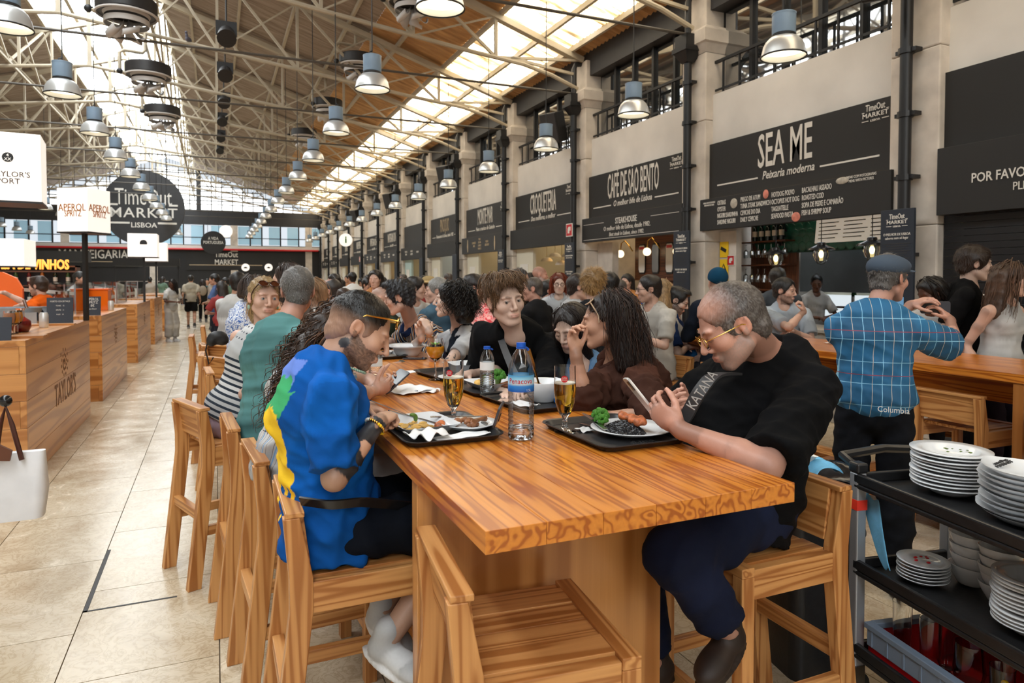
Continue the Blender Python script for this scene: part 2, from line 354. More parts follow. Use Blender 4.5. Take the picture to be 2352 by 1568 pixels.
# right wall: pillars with drain pipes
def pillar():
    p = empty('pillar', kind='structure'); x = XW - .12
    MB().box((x, -.275, 0), (XW + .3, .275, 2.2)).build('shaft', 'stone', p, bevel=.015)
    MB().box((x, -.275, 2.204), (XW + .3, .275, 4.0)).build('shaft', 'stone', p, bevel=.015)
    MB().box((x, -.275, 4.004), (XW + .3, .275, 5.0)).build('shaft', 'stone', p, bevel=.015)
    c = MB(); prof = [(0, 5.0), (.02, 5.04), (.06, 5.12), (.09, 5.14), (.09, 5.32), (.05, 5.34), (-.01, 5.40)]
    V = []; 
    for e, z in prof: V += [(x - e, -.275 - e, z), (XW + .3, -.275 - e, z), (XW + .3, .275 + e, z), (x - e, .275 + e, z)]
    Fs = [(k * 4 + i, k * 4 + (i + 1) % 4, k * 4 + 4 + (i + 1) % 4, k * 4 + 4 + i) for k in range(len(prof) - 1) for i in range(4)]
    c.add(V, Fs + [(24, 25, 26, 27)]).build('capital', 'stone', p)
    MB().box((x + .06, -.2, 5.4), (XW + .3, .2, 5.95)).build('upper_shaft', 'stone', p, bevel=.012)
    MB().cone((x - .1, .02, .9), (x - .1, .02, 4.9), .06, n=14).build('drain_pipe', 'pipe_black', p, True)
    h = MB()
    for z0, z1, w0, w1 in ((4.9, 5.05, .07, .15), (5.05, 5.12, .17, .17), (5.12, 5.3, .14, .14)):
        h.add([(x - .1 + sx * w, .02 + sy * w, z) for z, w in ((z0, w0), (z1, w1)) for sx, sy in ((-1, -1), (1, -1), (1, 1), (-1, 1))],
              [(0, 1, 5, 4), (1, 2, 6, 5), (2, 3, 7, 6), (3, 0, 4, 7), (4, 5, 6, 7), (3, 2, 1, 0)])
    h.build('hopper', 'pipe_black', p)
    MB().tube([(x - .1, .02, 5.3), (x - .1, .02, 5.8), (x - .06, .02, 5.9), (x + .1, .02, 5.93)], .05, 10).build('drain_pipe', 'pipe_black', p, True)
    for z in (1.9, 2.7, 3.35, 4.0, 4.6):
        b = MB().cone((x - .1, .02, z - .03), (x - .1, .02, z + .03), .078, n=14); b.box((x - .12, -.1, z - .02), (x - .02, .13, z + .02)).build('bracket', 'pipe_black', p)
    return p
p0 = pillar(); p0.location = (0, PY0 - BAY, 0)
for k in range(0, 13): copy_tree(p0, loc=(0, PY0 + k * BAY, 0))
wr = MB().box((XW + .02, Y0, 3.64), (XW + .3, Y1, ZW)).build('wall_right', 'plaster', kind='structure')
MB().box((XW + .02, Y0, ZE - .45), (XW + .5, Y1, ZE + .25)).build('trim_1', 'charcoal', kind='structure')
MB().box((XW + .9, Y0, -.05), (XW + 2.4, Y1, 3.64)).box
bw_ = MB().box((XW + 2.4, Y0, 0), (XW + 2.5, Y1, 3.7)).build('wall_shops', 'charcoal', kind='structure')
MB().box((XW + .3, Y0, 3.6), (XW + 2.5, Y1, 3.66)).build('trim_2', 'charcoal', kind='structure')
def refl_glass():
    m, nt, p = _nt('window_glass'); p.inputs['Base Color'].default_value = (.02, .025, .03, 1); setp(p, rough=.03, spec=1.0, ior=2.6)
refl_glass()
def window_bay():
    w = empty('window_1', kind='structure'); L = BAY - .55; y0 = .275
    for q in range(5):
        ya, yb = y0 + L * q / 5, y0 + L * (q + 1) / 5
        MB().box((XW + .22, ya + .03, ZW + .05), (XW + .23, yb - .03, ZE - .5)).build('pane', 'window_glass', w)
        MB().box((XW + .17, ya - .03, ZW), (XW + .26, ya + .03, ZE - .45)).build('mullion', 'black', w)
    MB().box((XW + .17, y0, ZW), (XW + .26, y0 + L, ZW + .06)).build('sill', 'black', w)
    MB().box((XW + .04, y0, ZW + .46), (XW + .08, y0 + L, ZW + .50)).build('handrail', 'black', w)
    MB().box((XW + .05, y0, ZW + .05), (XW + .07, y0 + L, ZW + .08)).build('handrail', 'black', w)
    bm = MB().box((XW + .05, -.012, ZW), (XW + .074, .012, ZW + .46)).mesh('baluster')
    for q in range(9): mobj('baluster', bm, 'black', w, loc=(0, y0 + L * (q + .5) / 9, 0))
    return w
w0 = window_bay(); w0.location = (0, PY0 - 2 * BAY, 0)
for k in range(-1, 12): copy_tree(w0, loc=(0, PY0 + k * BAY, 0)).name = 'window_%d' % (k + 3)
MB().box((XW + .27, Y0, ZW), (XW + .32, Y1, ZE)).build('wall_gallery', 'black', kind='structure')
# back wall with gallery windows and glazed gable
bk = MB().box((XL - .2, Y1, 0), (XW + 2.5, Y1 + .2, 3.85)).build('wall_back', 'black', kind='structure')
MB().box((XL, Y1, 5.15), (XW + .3, Y1 + .2, 6.05)).build('trim_3', 'charcoal', kind='structure')
plain('bluish_pane', sr(150, 180, 196), .3); MATS['bluish_pane'].node_tree.nodes['Principled BSDF'].inputs['Emission Color'].default_value = (*sr(150, 190, 210), 1)
MATS['bluish_pane'].node_tree.nodes['Principled BSDF'].inputs['Emission Strength'].default_value = .8
wg = empty('window_20', (0, Y1, 3.85), kind='structure')
for k in range(16):
    x = XL + .2 + k * 1.18
    if k % 4 == 3: MB().box((x - .02, -.06, -3.85), (x + .42, .06, 1.3)).build('pier', 'stone', wg); x += .45
    m_ = MB().box((x, .05, .05), (x + .7, .06, 1.25)).build('pane', 'bluish_pane', wg)
    MB().box((x + .7, 0, 0), (x + .78, .1, 1.3)).build('mullion', 'black', wg)
mb = MB().box((XL, .02, .45), (XW, .06, .5)).build('handrail', 'black', wg)
MB().box((XL, -.25, -.25), (XW, 0, -.05)).build('ledge', 'plaster', wg)
wf = empty('window_21', (0, Y1 + .05, 6.05), kind='structure')
nx = 30
for i in range(nx):
    xa = XL + (XW - XL) * i / nx; xb = XL + (XW - XL) * (i + 1) / nx
    zt = min(rz(xa), rz(xb)) - .25 - 6.05; z = .05; 
    while z < zt - .1:
        z2 = min(z + .62, zt)
        MB().add([(xa + .03, .05, z), (xb - .03, .05, z), (xb - .03, .05, z2 - .05), (xa + .03, .05, z2 - .05)], [(0, 1, 2, 3)]).build('pane', 'gable_glow', wf)
        z = z2
    MB().box((xa - .03, 0, 0), (xa + .03, .1, zt + .3)).build('mullion', 'truss_dark', wf)
mb = MB()
for k in range(6): 
    z = .62 * k
    half = (XW - XL) / 2 - max(0, (z - .0)) / SL
    if half > 0: mb.box((XC - half, .0, z), (XC + half, .09, z + .06))
mb.build('transom', 'truss_dark', wf)
MB().box((XC - 1.9, -.1, 0), (XC - 1.65, 0, 3)).build('post', 'charcoal', wf); MB().box((XC + 1.65, -.1, 0), (XC + 1.9, 0, 3)).build('post', 'charcoal', wf)
# end behind the photographer
MB().box((XL - .2, Y0 - .2, 0), (XW + 2.5, Y0, 5.0)).build('wall_front', 'plaster', kind='structure')
wb = empty('window_22', (0, Y0, 5), kind='structure')
for i in range(10):
    xa = XL + (XW - XL) * i / 10; xb = XL + (XW - XL) * (i + 1) / 10; zt = min(rz(xa), rz(xb)) - 5
    MB().add([(xa + .05, .0, 0.05), (xa + .05, 0, zt), (xb - .05, 0, zt), (xb - .05, .0, .05)], [(3, 2, 1, 0)]).build('pane', 'gable_glow', wb)
wl_ = MB().box((XL - .2, Y0, 0), (XL, Y1, ZE)).build('wall_left', 'plaster', kind='structure')
# red pipe along the back wall
MB().cone((XL, Y1 - .3, 3.55), (XW - .3, Y1 - .3, 3.55), .06, n=8).build('fire_pipe', 'red', label='long red pipe running across the dark back wall', cat='pipe')
# ================================================================ pendant lamps
def lamp():
    L = empty('pendant_lamp', label='x', cat='lamp')
    MB().lathe([(.0, .40), (.10, .40), (.118, .395), (.118, .2), (.112, .19), (.0, .19)], 24).build('housing', 'housing', L, True)
    MB().lathe([(.122, .385), (.122, .4), (.1, .405)], 24, cap=False).build('cap_ring', 'housing', L, True)
    MB().lathe([(.105, .19), (.118, .185), (.118, .165), (.105, .16)], 24, cap=False).build('collar', 'black', L, True)
    MB().lathe([(.10, .165), (.14, .15), (.18, .11), (.205, .06), (.218, .0), (.224, -.035), (.219, -.035), (.212, .0), (.2, .058), (.175, .106), (.137, .145), (.095, .16)], 32).build('reflector', 'alu', L, True)
    MB().lathe([(.222, -.03), (.232, -.036), (.232, -.046), (.222, -.05)], 32, cap=False).build('rim', 'black', L, True)
    MB().lathe([(.0, .02), (.2, .02), (.2, .026), (0, .026)], 24).build('diffuser', 'lamp_glow', L)
    MB().cone((0, 0, 0), (0, 0, 1), .008, n=5).build('cord', 'black', L, loc=(0, 0, .4))
    MB().tube([(.05, 0, .4), (.045, 0, .44), (0.01, 0, .46), (0, 0, .5)], .009, 5).build('hook', 'black', L)
    return L
ROWS = [(5.45, 4.0, 'right row by stall signs', 5.45, 2.78), (1.93, 4.18, 'middle row', 3.15, 2.95), (-1.88, 4.2, 'row above bar counters', 8.35, 2.72), (-5.6, 4.2, 'row beyond bar counters', 12.4, 2.85), (-9.4, 4.2, 'far left row', 20.0, 2.85)]
ORD = ['first', 'second', 'third', 'fourth', 'fifth', 'sixth', 'seventh', 'eighth', 'ninth', 'tenth', 'eleventh', 'twelfth', 'thirteenth', 'fourteenth', 'fifteenth', 'sixteenth', 'seventeenth', 'eighteenth']
_seen = set()
def LAMPS_CORDS():
    r = [o for o in COL.objects[-9:] if o.name.startswith('cord') and o.name not in _seen]
    _seen.update(o.name for o in r); return r
lp = None
for x, z, d, y, st in ROWS:
    n = 0
    while y < 46:
        lab = '%s bell pendant lamp, %s from camera in the %s' % ('grey' if n < 7 else 'small distant', ORD[n], d)
        grp = 'pendant lamps, ' + d
        if lp is None: lp = lamp(); lp.location = (x, y, z); tag(lp, lab, group=grp)
        else: copy_tree(lp, loc=(x, y, z), rz=random.random() * 6, label=lab, group=grp)
        for c_ in [o for o in LAMPS_CORDS()]: c_.scale.z = rz(x) - z - .4
        n += 1; y += st
# ================================================================ ceiling fans in ring housings
plain('fan_black', sr(40, 38, 38), .5, .2, 8); plain('fan_white', sr(205, 200, 196), .5)
def fan():
    f = empty('destratification_fan', label='x', cat='fan', group='round fans hung from the roof')
    MB().lathe([(.40, .0), (.42, .02), (.42, .2), (.40, .22), (.3, .22), (.3, .0)], 28).build('drum', 'fan_black', f, True)
    MB().lathe([(.405, -.03), (.425, -.02), (.425, .0), (.33, .005), (.30, -.04)], 28, cap=False).build('collar', 'fan_white', f, True)
    MB().lathe([(.30, -.16), (.31, -.16), (.31, -.08), (.30, -.08)], 28, cap=False).build('ring', 'fan_white', f, True)
    for k in range(5):
        a = k * 2 * math.pi / 5; b = MB(); n = 6; V = []
        for i in range(n + 1):
            s = i / n; r = .05 + .24 * math.sin(s * math.pi / 2); wv = .12 * math.sin(min(1, s * 1.2 + .15) * math.pi * .55)
            for q in (-1, 1):
                aa = a + q * wv / max(r, .12); V.append((r * math.cos(aa), r * math.sin(aa), -.14 - .2 * math.sin(s * math.pi * .8) + q * .05))
        b.add(V, [(2 * i, 2 * i + 1, 2 * i + 3, 2 * i + 2) for i in range(n)])
        o = b.build('blade', 'fan_white', f, True); so = o.modifiers.new('thick', 'SOLIDIFY'); so.thickness = .008
    MB().tube([(-.41, 0, .0), (-.5, 0, .02), (-.5, 0, .38), (-.42, 0, .44), (-.1, 0, .44), (-.05, 0, .5), (-.05, 0, .85)], .035, 8).build('hanger_pipe', 'truss_paint', f, True)
    MB().ball((-.5, 0, .02), .06, 10, 6).build('bolt', 'black', f, True)
    return f
f0 = fan()
FAN = [(-1.18, 11.9, 5.64), (-1.18, 15.6, 5.72), (-1.18, 19.6, 5.8), (3.2, 11.7, 6.45), (3.04, 15.8, 6.5), (2.98, 20.0, 6.5), (2.84, 24.3, 6.5)]
for i, (x, y, z) in enumerate(FAN):
    lab = 'black and white ring fan, ' + ['nearest under the glazed ridge', 'second under the glazed ridge', 'third under the glazed ridge', 'nearest in the column beside the golden skylight strip', 'second in the column beside the golden skylight strip', 'third in the column beside the golden skylight strip', 'farthest in the column beside the golden skylight strip'][i]
    if i == 0: f0.location = (x, y, z); tag(f0, lab)
    else: copy_tree(f0, loc=(x, y, z), rz=R(20 * (i % 3) - 10), label=lab)
# ================================================================ loudspeakers on pillars
def speaker():
    s = empty('loudspeaker', label='x', cat='loudspeaker', group='black loudspeakers on pillars')
    MB().box((-.17, -.2, -.3), (.17, .2, .3)).build('cabinet', 'black', s, bevel=.02)
    MB().box((-.19, -.18, -.28), (-.172, .18, .28)).build('grille', 'charcoal', s)
    MB().cone((.1, 0, .1), (.45, 0, .25), .02, n=6).build('bracket', 'black', s)
    return s
sp0 = speaker(); sp0.location = (XW - .72, PY0 - .1, 4.72); sp0.rotation_euler = (0, R(-18), R(35)); tag(sp0, 'large black loudspeaker at the top right beside the railing')
for i, (k, yy) in enumerate(((2, .55), (4, .5), (6, .5), (8, .5))):
    copy_tree(sp0, loc=(XW - .4, PY0 + k * BAY + yy, 4.75), rot=(0, R(-18), R(30)), label='black loudspeaker on the pillar ' + ['beside the steak stall', 'fifth from the camera', 'seventh from the camera', 'ninth from the camera'][i])
# ================================================================ stall signs
WALLROT = (R(90), 0, R(-90)); FRONT = (R(90), 0, 0); SIDE = (R(90), 0, R(90))
def logo(parent, y, z, s, mat='lettering', x=None, rot=WALLROT, axis=(0, -1, 0), off=(-1, 0, 0)):
    def t(body, dz, size, **k):
        loc = Vector((x, y, z)) + Vector((0, 0, dz * s)); return text(body, 'lettering', mat, parent, loc, rot, size * s, **k)
    t('TimeOut', .36, .62, sx=.62, bold=.012); t('MARKET', -.12, .42, sx=1.15, bold=.02, space=1.08); t('LISBOA', -.48, .2, sx=1.1, bold=.015)
    ax = Vector(axis)
    for sg in (-1, 1):
        for dz, a, b in ((-.46, .5, 1.0), (.12, .82, 1.0)):
            p = Vector((x, y, z)) + ax * sg * s * a + Vector((0, 0, dz * s)); q = Vector((x, y, z)) + ax * sg * s * b + Vector((0, 0, dz * s))
            MB().bar(p, q, .004, .05 * s).build('rule', mat, parent)
def bayspan(k): return PY0 + k * BAY + .275, PY0 + (k + 1) * BAY - .275
def board(name, k, z0, z1, mat, label, x0=XW - .04, x1=XW + .02, ext=0.0):
    ya, yb = bayspan(k); s = empty(name, (0, 0, 0), label=label, cat='sign')
    s.location = (x0, (ya + yb) / 2, z0); L = yb - ya
    MB().box((0, -L / 2 - ext, 0), (x1 - x0, L / 2 + ext, z1 - z0)).build('panel', mat, s, bevel=.004)
    return s, L, z1 - z0
plain('tan_letter', sr(190, 170, 140), .6)
SIGNS = {0: ('SEA ME', 'Peixaria moderna', .52, .58), 1: ('CAFÉ DE SÃO BENTO', 'O melhor bife de Lisboa', .52, .40), 2: ('CROQUETERIA', 'Dos melhores, o melhor', .52, .46),
         3: ('MONTE MAR', 'Peixe e marisco de Guincho', .5, .48), 4: ('PINÓQUIO', 'Restaurante de Lisboa, desde 1982', .5, .46), 5: None, 6: ('MANTEIGARIA SILVA', 'desde 1890', .42, .45), 7: ('MANTEIGARIA SILVA', 'desde 1890', .42, .45),
         8: ('MARLENE VIEIRA', 'Cozinha portuguesa', .42, .45), 9: ('ALEXANDRE', 'Cozinha portuguesa', .42, .45), 10: ('HENRIQUE', 'Cozinha portuguesa', .42, .45), 11: ('MIGUEL', 'Cozinha portuguesa', .42, .45)}
NAMES_ = {0: 'seafood stall near the right edge', 1: 'steak stall', 2: 'croquette stall', 3: 'fish stall with small drawings', 4: 'stall with thin tan lettering', 5: 'stall with a blank upper panel', 6: 'nearer of the two stalls sharing one long name', 7: 'farther of the two stalls sharing one long name', 8: 'stall below the green glow', 9: 'third farthest stall', 10: 'second farthest stall', 11: 'farthest stall'}
for k in range(12):
    nm = NAMES_[k]; far = k > 4
    s, L, H = board('shop_sign', k, 2.84, 3.64, 'sign_grey' if k in (3, 4, 5) else 'sign_black', 'black name board over the ' + nm)
    if SIGNS[k]:
        a, b, sz, sx = SIGNS[k]; m = 'tan_letter' if k == 4 else 'lettering'; dx = -.004
        text(a, 'lettering', m, s, (dx, .06 if k == 0 else 0, .50), WALLROT, sz * 1.22, sx * .66 if k != 0 else .46, bold=.008 if k != 4 else -.005)
        t_ = text(b, 'script_lettering', 'lettering', s, (dx, 0, .19), WALLROT, .15, .82, bold=.01, shear=.25)
        w = max(v.co.x for v in t_.data.vertices) + .08; e = L / 2 - .18
        for sg in (-1, 1): MB().box((dx, min(sg * w, sg * e), .165), (.0, max(sg * w, sg * e), .185)).build('rule', 'lettering', s)
        if k < 4: logo(s, -L / 2 + .24, .66, .17, x=dx)
        MB().box((-.016, -L / 2 + .1, -.05), (-.004, L / 2 - .1, -.035)).build('light_strip', 'warm_glow', s)
MENU = {0: [('OSTRAS\nOYSTER\nNIGUIRI SARDINHA\nSARDINE NIGUIRI', 1.18), ('PREGO DE ATUM\nTUNA STEAK SANDWICH\nCEVICHE DO DIA\nDAILY CEVICHE', .71), ('HOTDOG POLVO\nOCTOPUS HOT DOG\nTAGLIATELLE\nSEAFOOD PASTA', .14), ('BACALHAU ASSADO\nROASTED COD\nSOPA DE PEIXE E CAMARÃO\nFISH & SHRIMP SOUP', -.36)]}
plain('salmon', sr(214, 130, 110), .5, .2, 20); plain('oyster', sr(180, 172, 158), .4, .25, 25)
for k in range(12):
    s, L, H = board('menu_board', k, 2.36, 2.82, 'sign_grey' if k in (3, 6, 7) else 'sign_black', ('long black dish list board of the ' if k == 0 else 'dark lower board of the ') + NAMES_[k], x0=XW - .16, x1=XW - .06, ext=.06)
    dx = -.004
    if k == 0:
        for body, y in MENU[0]: text(body, 'lettering', 'lettering', s, (dx, y, .235), WALLROT, .092, .52, align='LEFT', bold=.004)
        for y, z, m, rx, rz_ in ((.84, .34, 'oyster', .07, .07), (.24, .40, 'salmon', .05, .06), (-.27, .06, 'salmon', .07, .06), (-.95, .42, 'oyster', .09, .04)): MB().ball((-.005, y, z), (.006, rx, rz_), 12, 8).build('dish_picture', m, s, True)
        text('MENU COM FOTOGRAFIAS\nMENU WITH PICTURES', 'lettering', 'lettering', s, (dx, -1.2, .42), WALLROT, .045, .7)
        text('MENU COM FOTOGRAFIAS\nMENU WITH PICTURES', 'lettering', 'lettering', s, (dx, 1.36, .38), WALLROT, .035, .6)
    elif k == 1:
        text('STEAKHOUSE', 'lettering', 'lettering', s, (dx, 0, .33), WALLROT, .15, .75, bold=.012)
        text('O melhor bife de Lisboa, desde 1982.', 'lettering', 'lettering', s, (dx, 0, .21), WALLROT, .115, .85); text('Best steak in Lisbon, since 1982.', 'lettering', 'lettering', s, (dx, 0, .1), WALLROT, .1, .85, shear=.2)
        for sg in (-1, 1): MB().box((dx, min(sg * .75, sg * 1.5), .33), (0, max(sg * .75, sg * 1.5), .337)).build('rule', 'lettering', s)
        MB().box((dx, -1.5, .035), (0, 1.5, .042)).build('rule', 'lettering', s)
    elif k == 3:
        for y, b in ((.55, 'CAMARÃO\nTIGRE'), (.1, 'PEIXE\nDO DIA\nE ARROZ\nMARISCO'), (-.45, 'POLVO\nGRELHADO')): text(b, 'lettering', 'tan_letter', s, (dx, y, .24), WALLROT, .085, .7)
        for y in (1.05, -1.0):
            MB().prism([(-.02, .04), (.02, .04), (.05, .2), (.02, .4), (-.02, .4), (-.04, .2)], 0, .004, lambda v, y=y: Vector((dx - v.z, y + v.x, v.y))).build('fish_drawing', 'tan_letter', s)
    elif k in (5, 6, 7, 10, 11):
        for y, b in ((.8, 'PETISCOS\nTAPAS'), (0, 'SANDES\nQUEIJOS'), (-.8, 'VINHOS')): text(b, 'lettering', 'lettering', s, (dx, y, .25), WALLROT, .1, .8)
# near right stall: closed shutter, request board
ya, yb = bayspan(-1); Lr = 3.0
s = empty('notice_board', (XW - .2, ya + Lr / 2, 2.28), label='black notice board asking guests in white capitals at the right edge', cat='sign')
MB().box((0, -1.5, 0), (.1, Lr / 2 - .02, .66)).build('panel', 'sign_black', s, bevel=.004)
text('POR FAVOR, DEIXE A SUA MESA', 'lettering', 'lettering', s, (-.004, 1.14, .32), WALLROT, .125, .8, align='LEFT', bold=.01)
text('PLEASE LEAVE YOUR TABLE CLEAN', 'lettering', 'lettering', s, (-.004, .77, .2), WALLROT, .105, .8, align='LEFT')
MB().box((XW - .04, ya, 2.94), (XW + .02, yb, 3.72)).build('blank_sign', 'sign_black', label='blank black board above the request notice', cat='sign')
sh = empty('roller_shutter', (XW - .02, (ya + yb) / 2, 0), label='black closed roller shutter of the near right stall', cat='shutter')
sm = MB().box((-.012, -1.5, 0), (.02, 1.5, .062)).mesh('slat')
for q in range(20): mobj('slat', sm, 'pipe_black', sh, loc=(0, 0, 1.02 + q * .066))
MB().box((XW - .1, ya + .02, 0), (XW + .28, yb - .02, 1.0)).build('stall_counter', 'charcoal', label='dark stall front below the closed shutter', cat='counter')
s = empty('arched_sign', (XW - .35, 4.1, .0), label='white arched panel with a small logo standing before the shutter', cat='panel')
MB().prism([(-.34, .9)] + [(-.34 + .68 * i / 14, 1.32 + .2 * math.sin(math.pi * i / 14)) for i in range(15)] + [(.34, .9)], 0, .04, lambda v: Vector((v.z, v.x, v.y))).build('panel', 'white_paint', s)
MB().box((.0, -.34, 0), (.04, .34, .9)).build('base', 'charcoal', s); logo(s, 0, 1.36, .14, 'charcoal', x=-.004)
# pillar flyers (small dark hanging panels)
plain('flyer', sr(34, 42, 54), .5)
for k in range(0, 9):
    y = PY0 + k * BAY; s = empty('information_banner', (XW - .32, y + .02, 1.35), label='narrow navy information panel on the pillar ' + ['right of the seafood stall', 'between the seafood and steak stalls', 'between the steak and croquette stalls', 'left of the croquette stall', 'fifth from the camera', 'sixth from the camera', 'seventh from the camera', 'eighth from the camera', 'ninth from the camera'][k], cat='sign', group='navy pillar panels')
    MB().box((0, -.19, 0), (.03, .19, 1.02)).build('panel', 'flyer', s, bevel=.004)
    if k < 4:
        logo(s, 0, .9, .12, x=-.003)
        text('O MELHOR DE LISBOA\nsabores num só lugar', 'lettering', 'lettering', s, (-.003, 0, .74), WALLROT, .038, .8); text('THE BEST OF LISBON\nunder one roof', 'lettering', 'lettering', s, (-.003, 0, .42), WALLROT, .038, .8)
        b = MB()
        for r_ in range(7):
            w = .15 - .03 * ((r_ * 7) % 3); b.box((-.003, -w, .66 - r_ * .025), (0, w, .668 - r_ * .025)); b.box((-.003, -w, .34 - r_ * .025), (0, w, .348 - r_ * .025))
        b.build('text_lines', 'charcoal' if k > 1 else 'sign_grey', s)
        MB().prism([(-.09, .02), (-.09, .11), (0, .16), (.09, .11), (.09, .02)], 0, .003, lambda v: Vector((-v.z, v.x, v.y))).build('house_emblem', emis('blue_emblem', sr(120, 180, 230), .2) if k == 0 else 'charcoal', s)
# fire signs
def firesign(x, y, z, w, lab):
    s = empty('fire_sign', (x, y, z), label=lab, cat='sign'); MB().box((0, -w, -w), (.01, w, w)).build('plate', 'white_paint', s); MB().box((-.003, -w * .86, -w * .86), (0, w * .86, w * .86)).build('red_field', 'red', s)
    MB().prism([(-.4, -.5), (-.4, .2), (-.1, .5), (.5, .5), (.5, -.1), (.15, -.1), (.15, -.5)], 0, .003, lambda v: Vector((-.003 - v.z, -v.x * w, v.y * w))).build('hose_symbol', 'white_paint', s)
firesign(XW - .32, PY0 + 2 * BAY + .02, 2.62, .13, 'red and white fire hose sign on the pillar pipe beside the croquette stall'); firesign(XW - .34, PY0 + 8 * BAY, 2.6, .12, 'small red fire sign on a distant pillar')
firesign(XW + .145, 7.92, 1.92, .075, 'red fire sign beside the yellow warning plates')
s = empty('warning_sign', (XW + .145, 8.07, 1.78), label='tall yellow camera warning plates on the stone wall of the seafood stall', cat='sign')
MB().box((0, -.09, -.2), (.01, .09, .16)).build('plate', 'yellow', s); MB().box((0, -.09, .19), (.01, .09, .42)).build('plate', 'yellow', s)
MB().prism([(-.085, -.05), (.085, -.05), (0, .1)], 0, .003, lambda v: Vector((-v.z, v.x, v.y))).build('triangle', 'black', s); MB().prism([(-.055, -.033), (.055, -.033), (0, .07)], 0, .003, lambda v: Vector((-.003 - v.z, v.x, v.y))).build('triangle_field', 'yellow', s)
MB().bar((-.006, .03, -.005), (-.006, -.03, .015), .006, .02).build('camera_symbol', 'black', s); MB().bar((-.004, .06, .33), (-.004, -.05, .28), .006, .05).build('camera_symbol', 'black', s)
# information sign, lit round signs
s = empty('information_sign', at(794, 551, Y=29), label='round white lit information sign jutting from the wall', cat='sign'); MB().cone((0, .04, 0), (0, -.04, 0), .27, n=32).build('disc', 'sign_glow', s)
plain('green_letter', sr(40, 120, 30), .5); MB().bar((.2, 0, .1), (XW - .15 - s.location.x, 0, .1), .03).build('bracket', 'black', s); text('i', 'lettering', 'green_letter', s, (0, -.045, 0), FRONT, .4, bold=.03)
# ================================================================ round hanging sign and other signs at the far end
s = empty('round_sign', at(330, 478, Y=33.5), label='huge black disc sign with white lettering hanging at the end of the hall', cat='sign'); s.rotation_euler = (0, 0, R(-8))
MB().cone((0, .1, 0), (0, 0, 0), 1.62, n=64).build('disc', 'charcoal', s)
def ft(b, x, z, size, sx=1, bold=.01, **k): text(b, 'lettering', 'lettering', s, (x, -.01, z), FRONT, size, sx, bold=bold, **k)
ft('TimeOut', 0, .45, 1.0, .6, .0); ft('MARKET', 0, -.22, .6, 1.1, .006, space=1.1); ft('LISBOA', 0, -.74, .3, 1.05, .015)
for sg in (-1, 1):
    MB().box((min(sg * .55, sg * 1.3), -.01, -.68), (max(sg * .55, sg * 1.3), 0, -.6)).build('rule', 'lettering', s); MB().box((min(sg * 1.0, sg * 1.35), -.01, .1), (max(sg * 1.0, sg * 1.35), 0, .18)).build('rule', 'lettering', s)
for sg in (-.9, .9): MB().cone((sg, .05, 1.3), (sg, .05, 4.0), .015, n=5).build('cable', 'black', s)
s = empty('disc_sign', at(490, 557, Y=44), label='smaller black disc sign with white words near the back wall', cat='sign'); MB().cone((0, .08, 0), (0, 0, 0), .68, n=40).build('disc', 'sign_black', s)
[MB().cone((q_, .04, .5), (q_, .04, rz(s.location.x) - s.location.z), .012, n=5).build('cable', 'black', s) for q_ in (-.3, .3)]; text('A VIDA\nPORTUGUESA', 'lettering', 'lettering', s, (0, -.01, .12), FRONT, .24, .72, bold=.01)
for px, py, r, lab in ((519, 531, .32, 'blank glowing white globe sign high near the back wall'), (564, 614, .2, 'glowing round sign with a cap shape on the back wall'), (617, 614, .2, 'glowing round sign with a leaf shape on the back wall')):
    s = empty('lit_sign', at(px, py, Y=Y1 - .3), label=lab, cat='sign'); MB().cone((0, .1, 0), (0, 0, 0), r * 1.25, n=32).build('disc', 'sign_glow', s)
    if py > 600: MB().prism([(-.14, -.03), (0, .06), (.14, -.03), (.05, -.06), (-.05, -.06)], 0, .01, lambda v: Vector((v.x, -v.z, v.y))).build('symbol', 'black', s)
BS = [(215, 590, 'MANTEIGARIA', .75, 'back wall name board with pale capitals behind the bar'), (55, 590, 'SOL E MAR', .6, 'half hidden name board at the far left of the back wall'), (520, 599, 'TimeOut\nMARKET', .5, 'small pale market logo on the black back wall')]
for px, py, b, sz, lab in BS:
    s = empty('wall_sign', at(px, py, Y=Y1 - .08), label=lab, cat='sign'); MB().box((-2.4, .0, -.6), (2.4, .05, .6)).build('panel', 'sign_black', s); text(b, 'lettering', 'lettering', s, (0, -.01, .15), FRONT, sz, .75, bold=.012)
    MB().box((-2.2, -.01, -.3), (2.2, 0, -.25)).build('rule', 'tan_letter', s)
# ================================================================ big wooden table
TZ, TX0, TX1, TY0 = 1.125, .509, 1.365, 1.31
def big_table(name, x0, x1, y0, y1, z, label, panels):
    t = empty(name, ((x0 + x1) / 2, y0, 0), label=label, cat='table'); w = x1 - x0; n = 6; th = .05
    for k in range(n):
        MB().box((-w / 2 + w * k / n + .0004, 0, z - th), (-w / 2 + w * (k + 1) / n - .0004, y1 - y0, z)).build('plank', 'table_wood_y', t, bevel=.0012)
    for py in panels:
        MB().box((-w / 2 + .01, py, 0), (w / 2 - .01, py + .055, z - th)).build('end_panel', 'counter_wood_z', t, bevel=.002)
    MB().box((-.05, panels[0] + .05, z - th - .18), (.05, panels[-1], z - th)).build('rail', 'table_wood_y', t)
    MB().box((-.2, panels[0] + .05, .12), (.2, panels[-1], .2)).build('footrest', 'table_wood_y', t)
    return t
tab = big_table('high_table', TX0, TX1, TY0, 6.3, TZ, 'long high wooden table in the foreground with trays of food', (.56, 4.4))
big_table('high_table', TX0, TX1, 6.9, 12.0, TZ, 'second high wooden table further down the aisle, behind the first', (.6, 4.4))
big_table('high_table', TX0, TX1, 12.6, 17.8, TZ, 'third high wooden table far down the aisle', (.6, 4.4))
T2X0, T2X1 = 4.05, 4.85
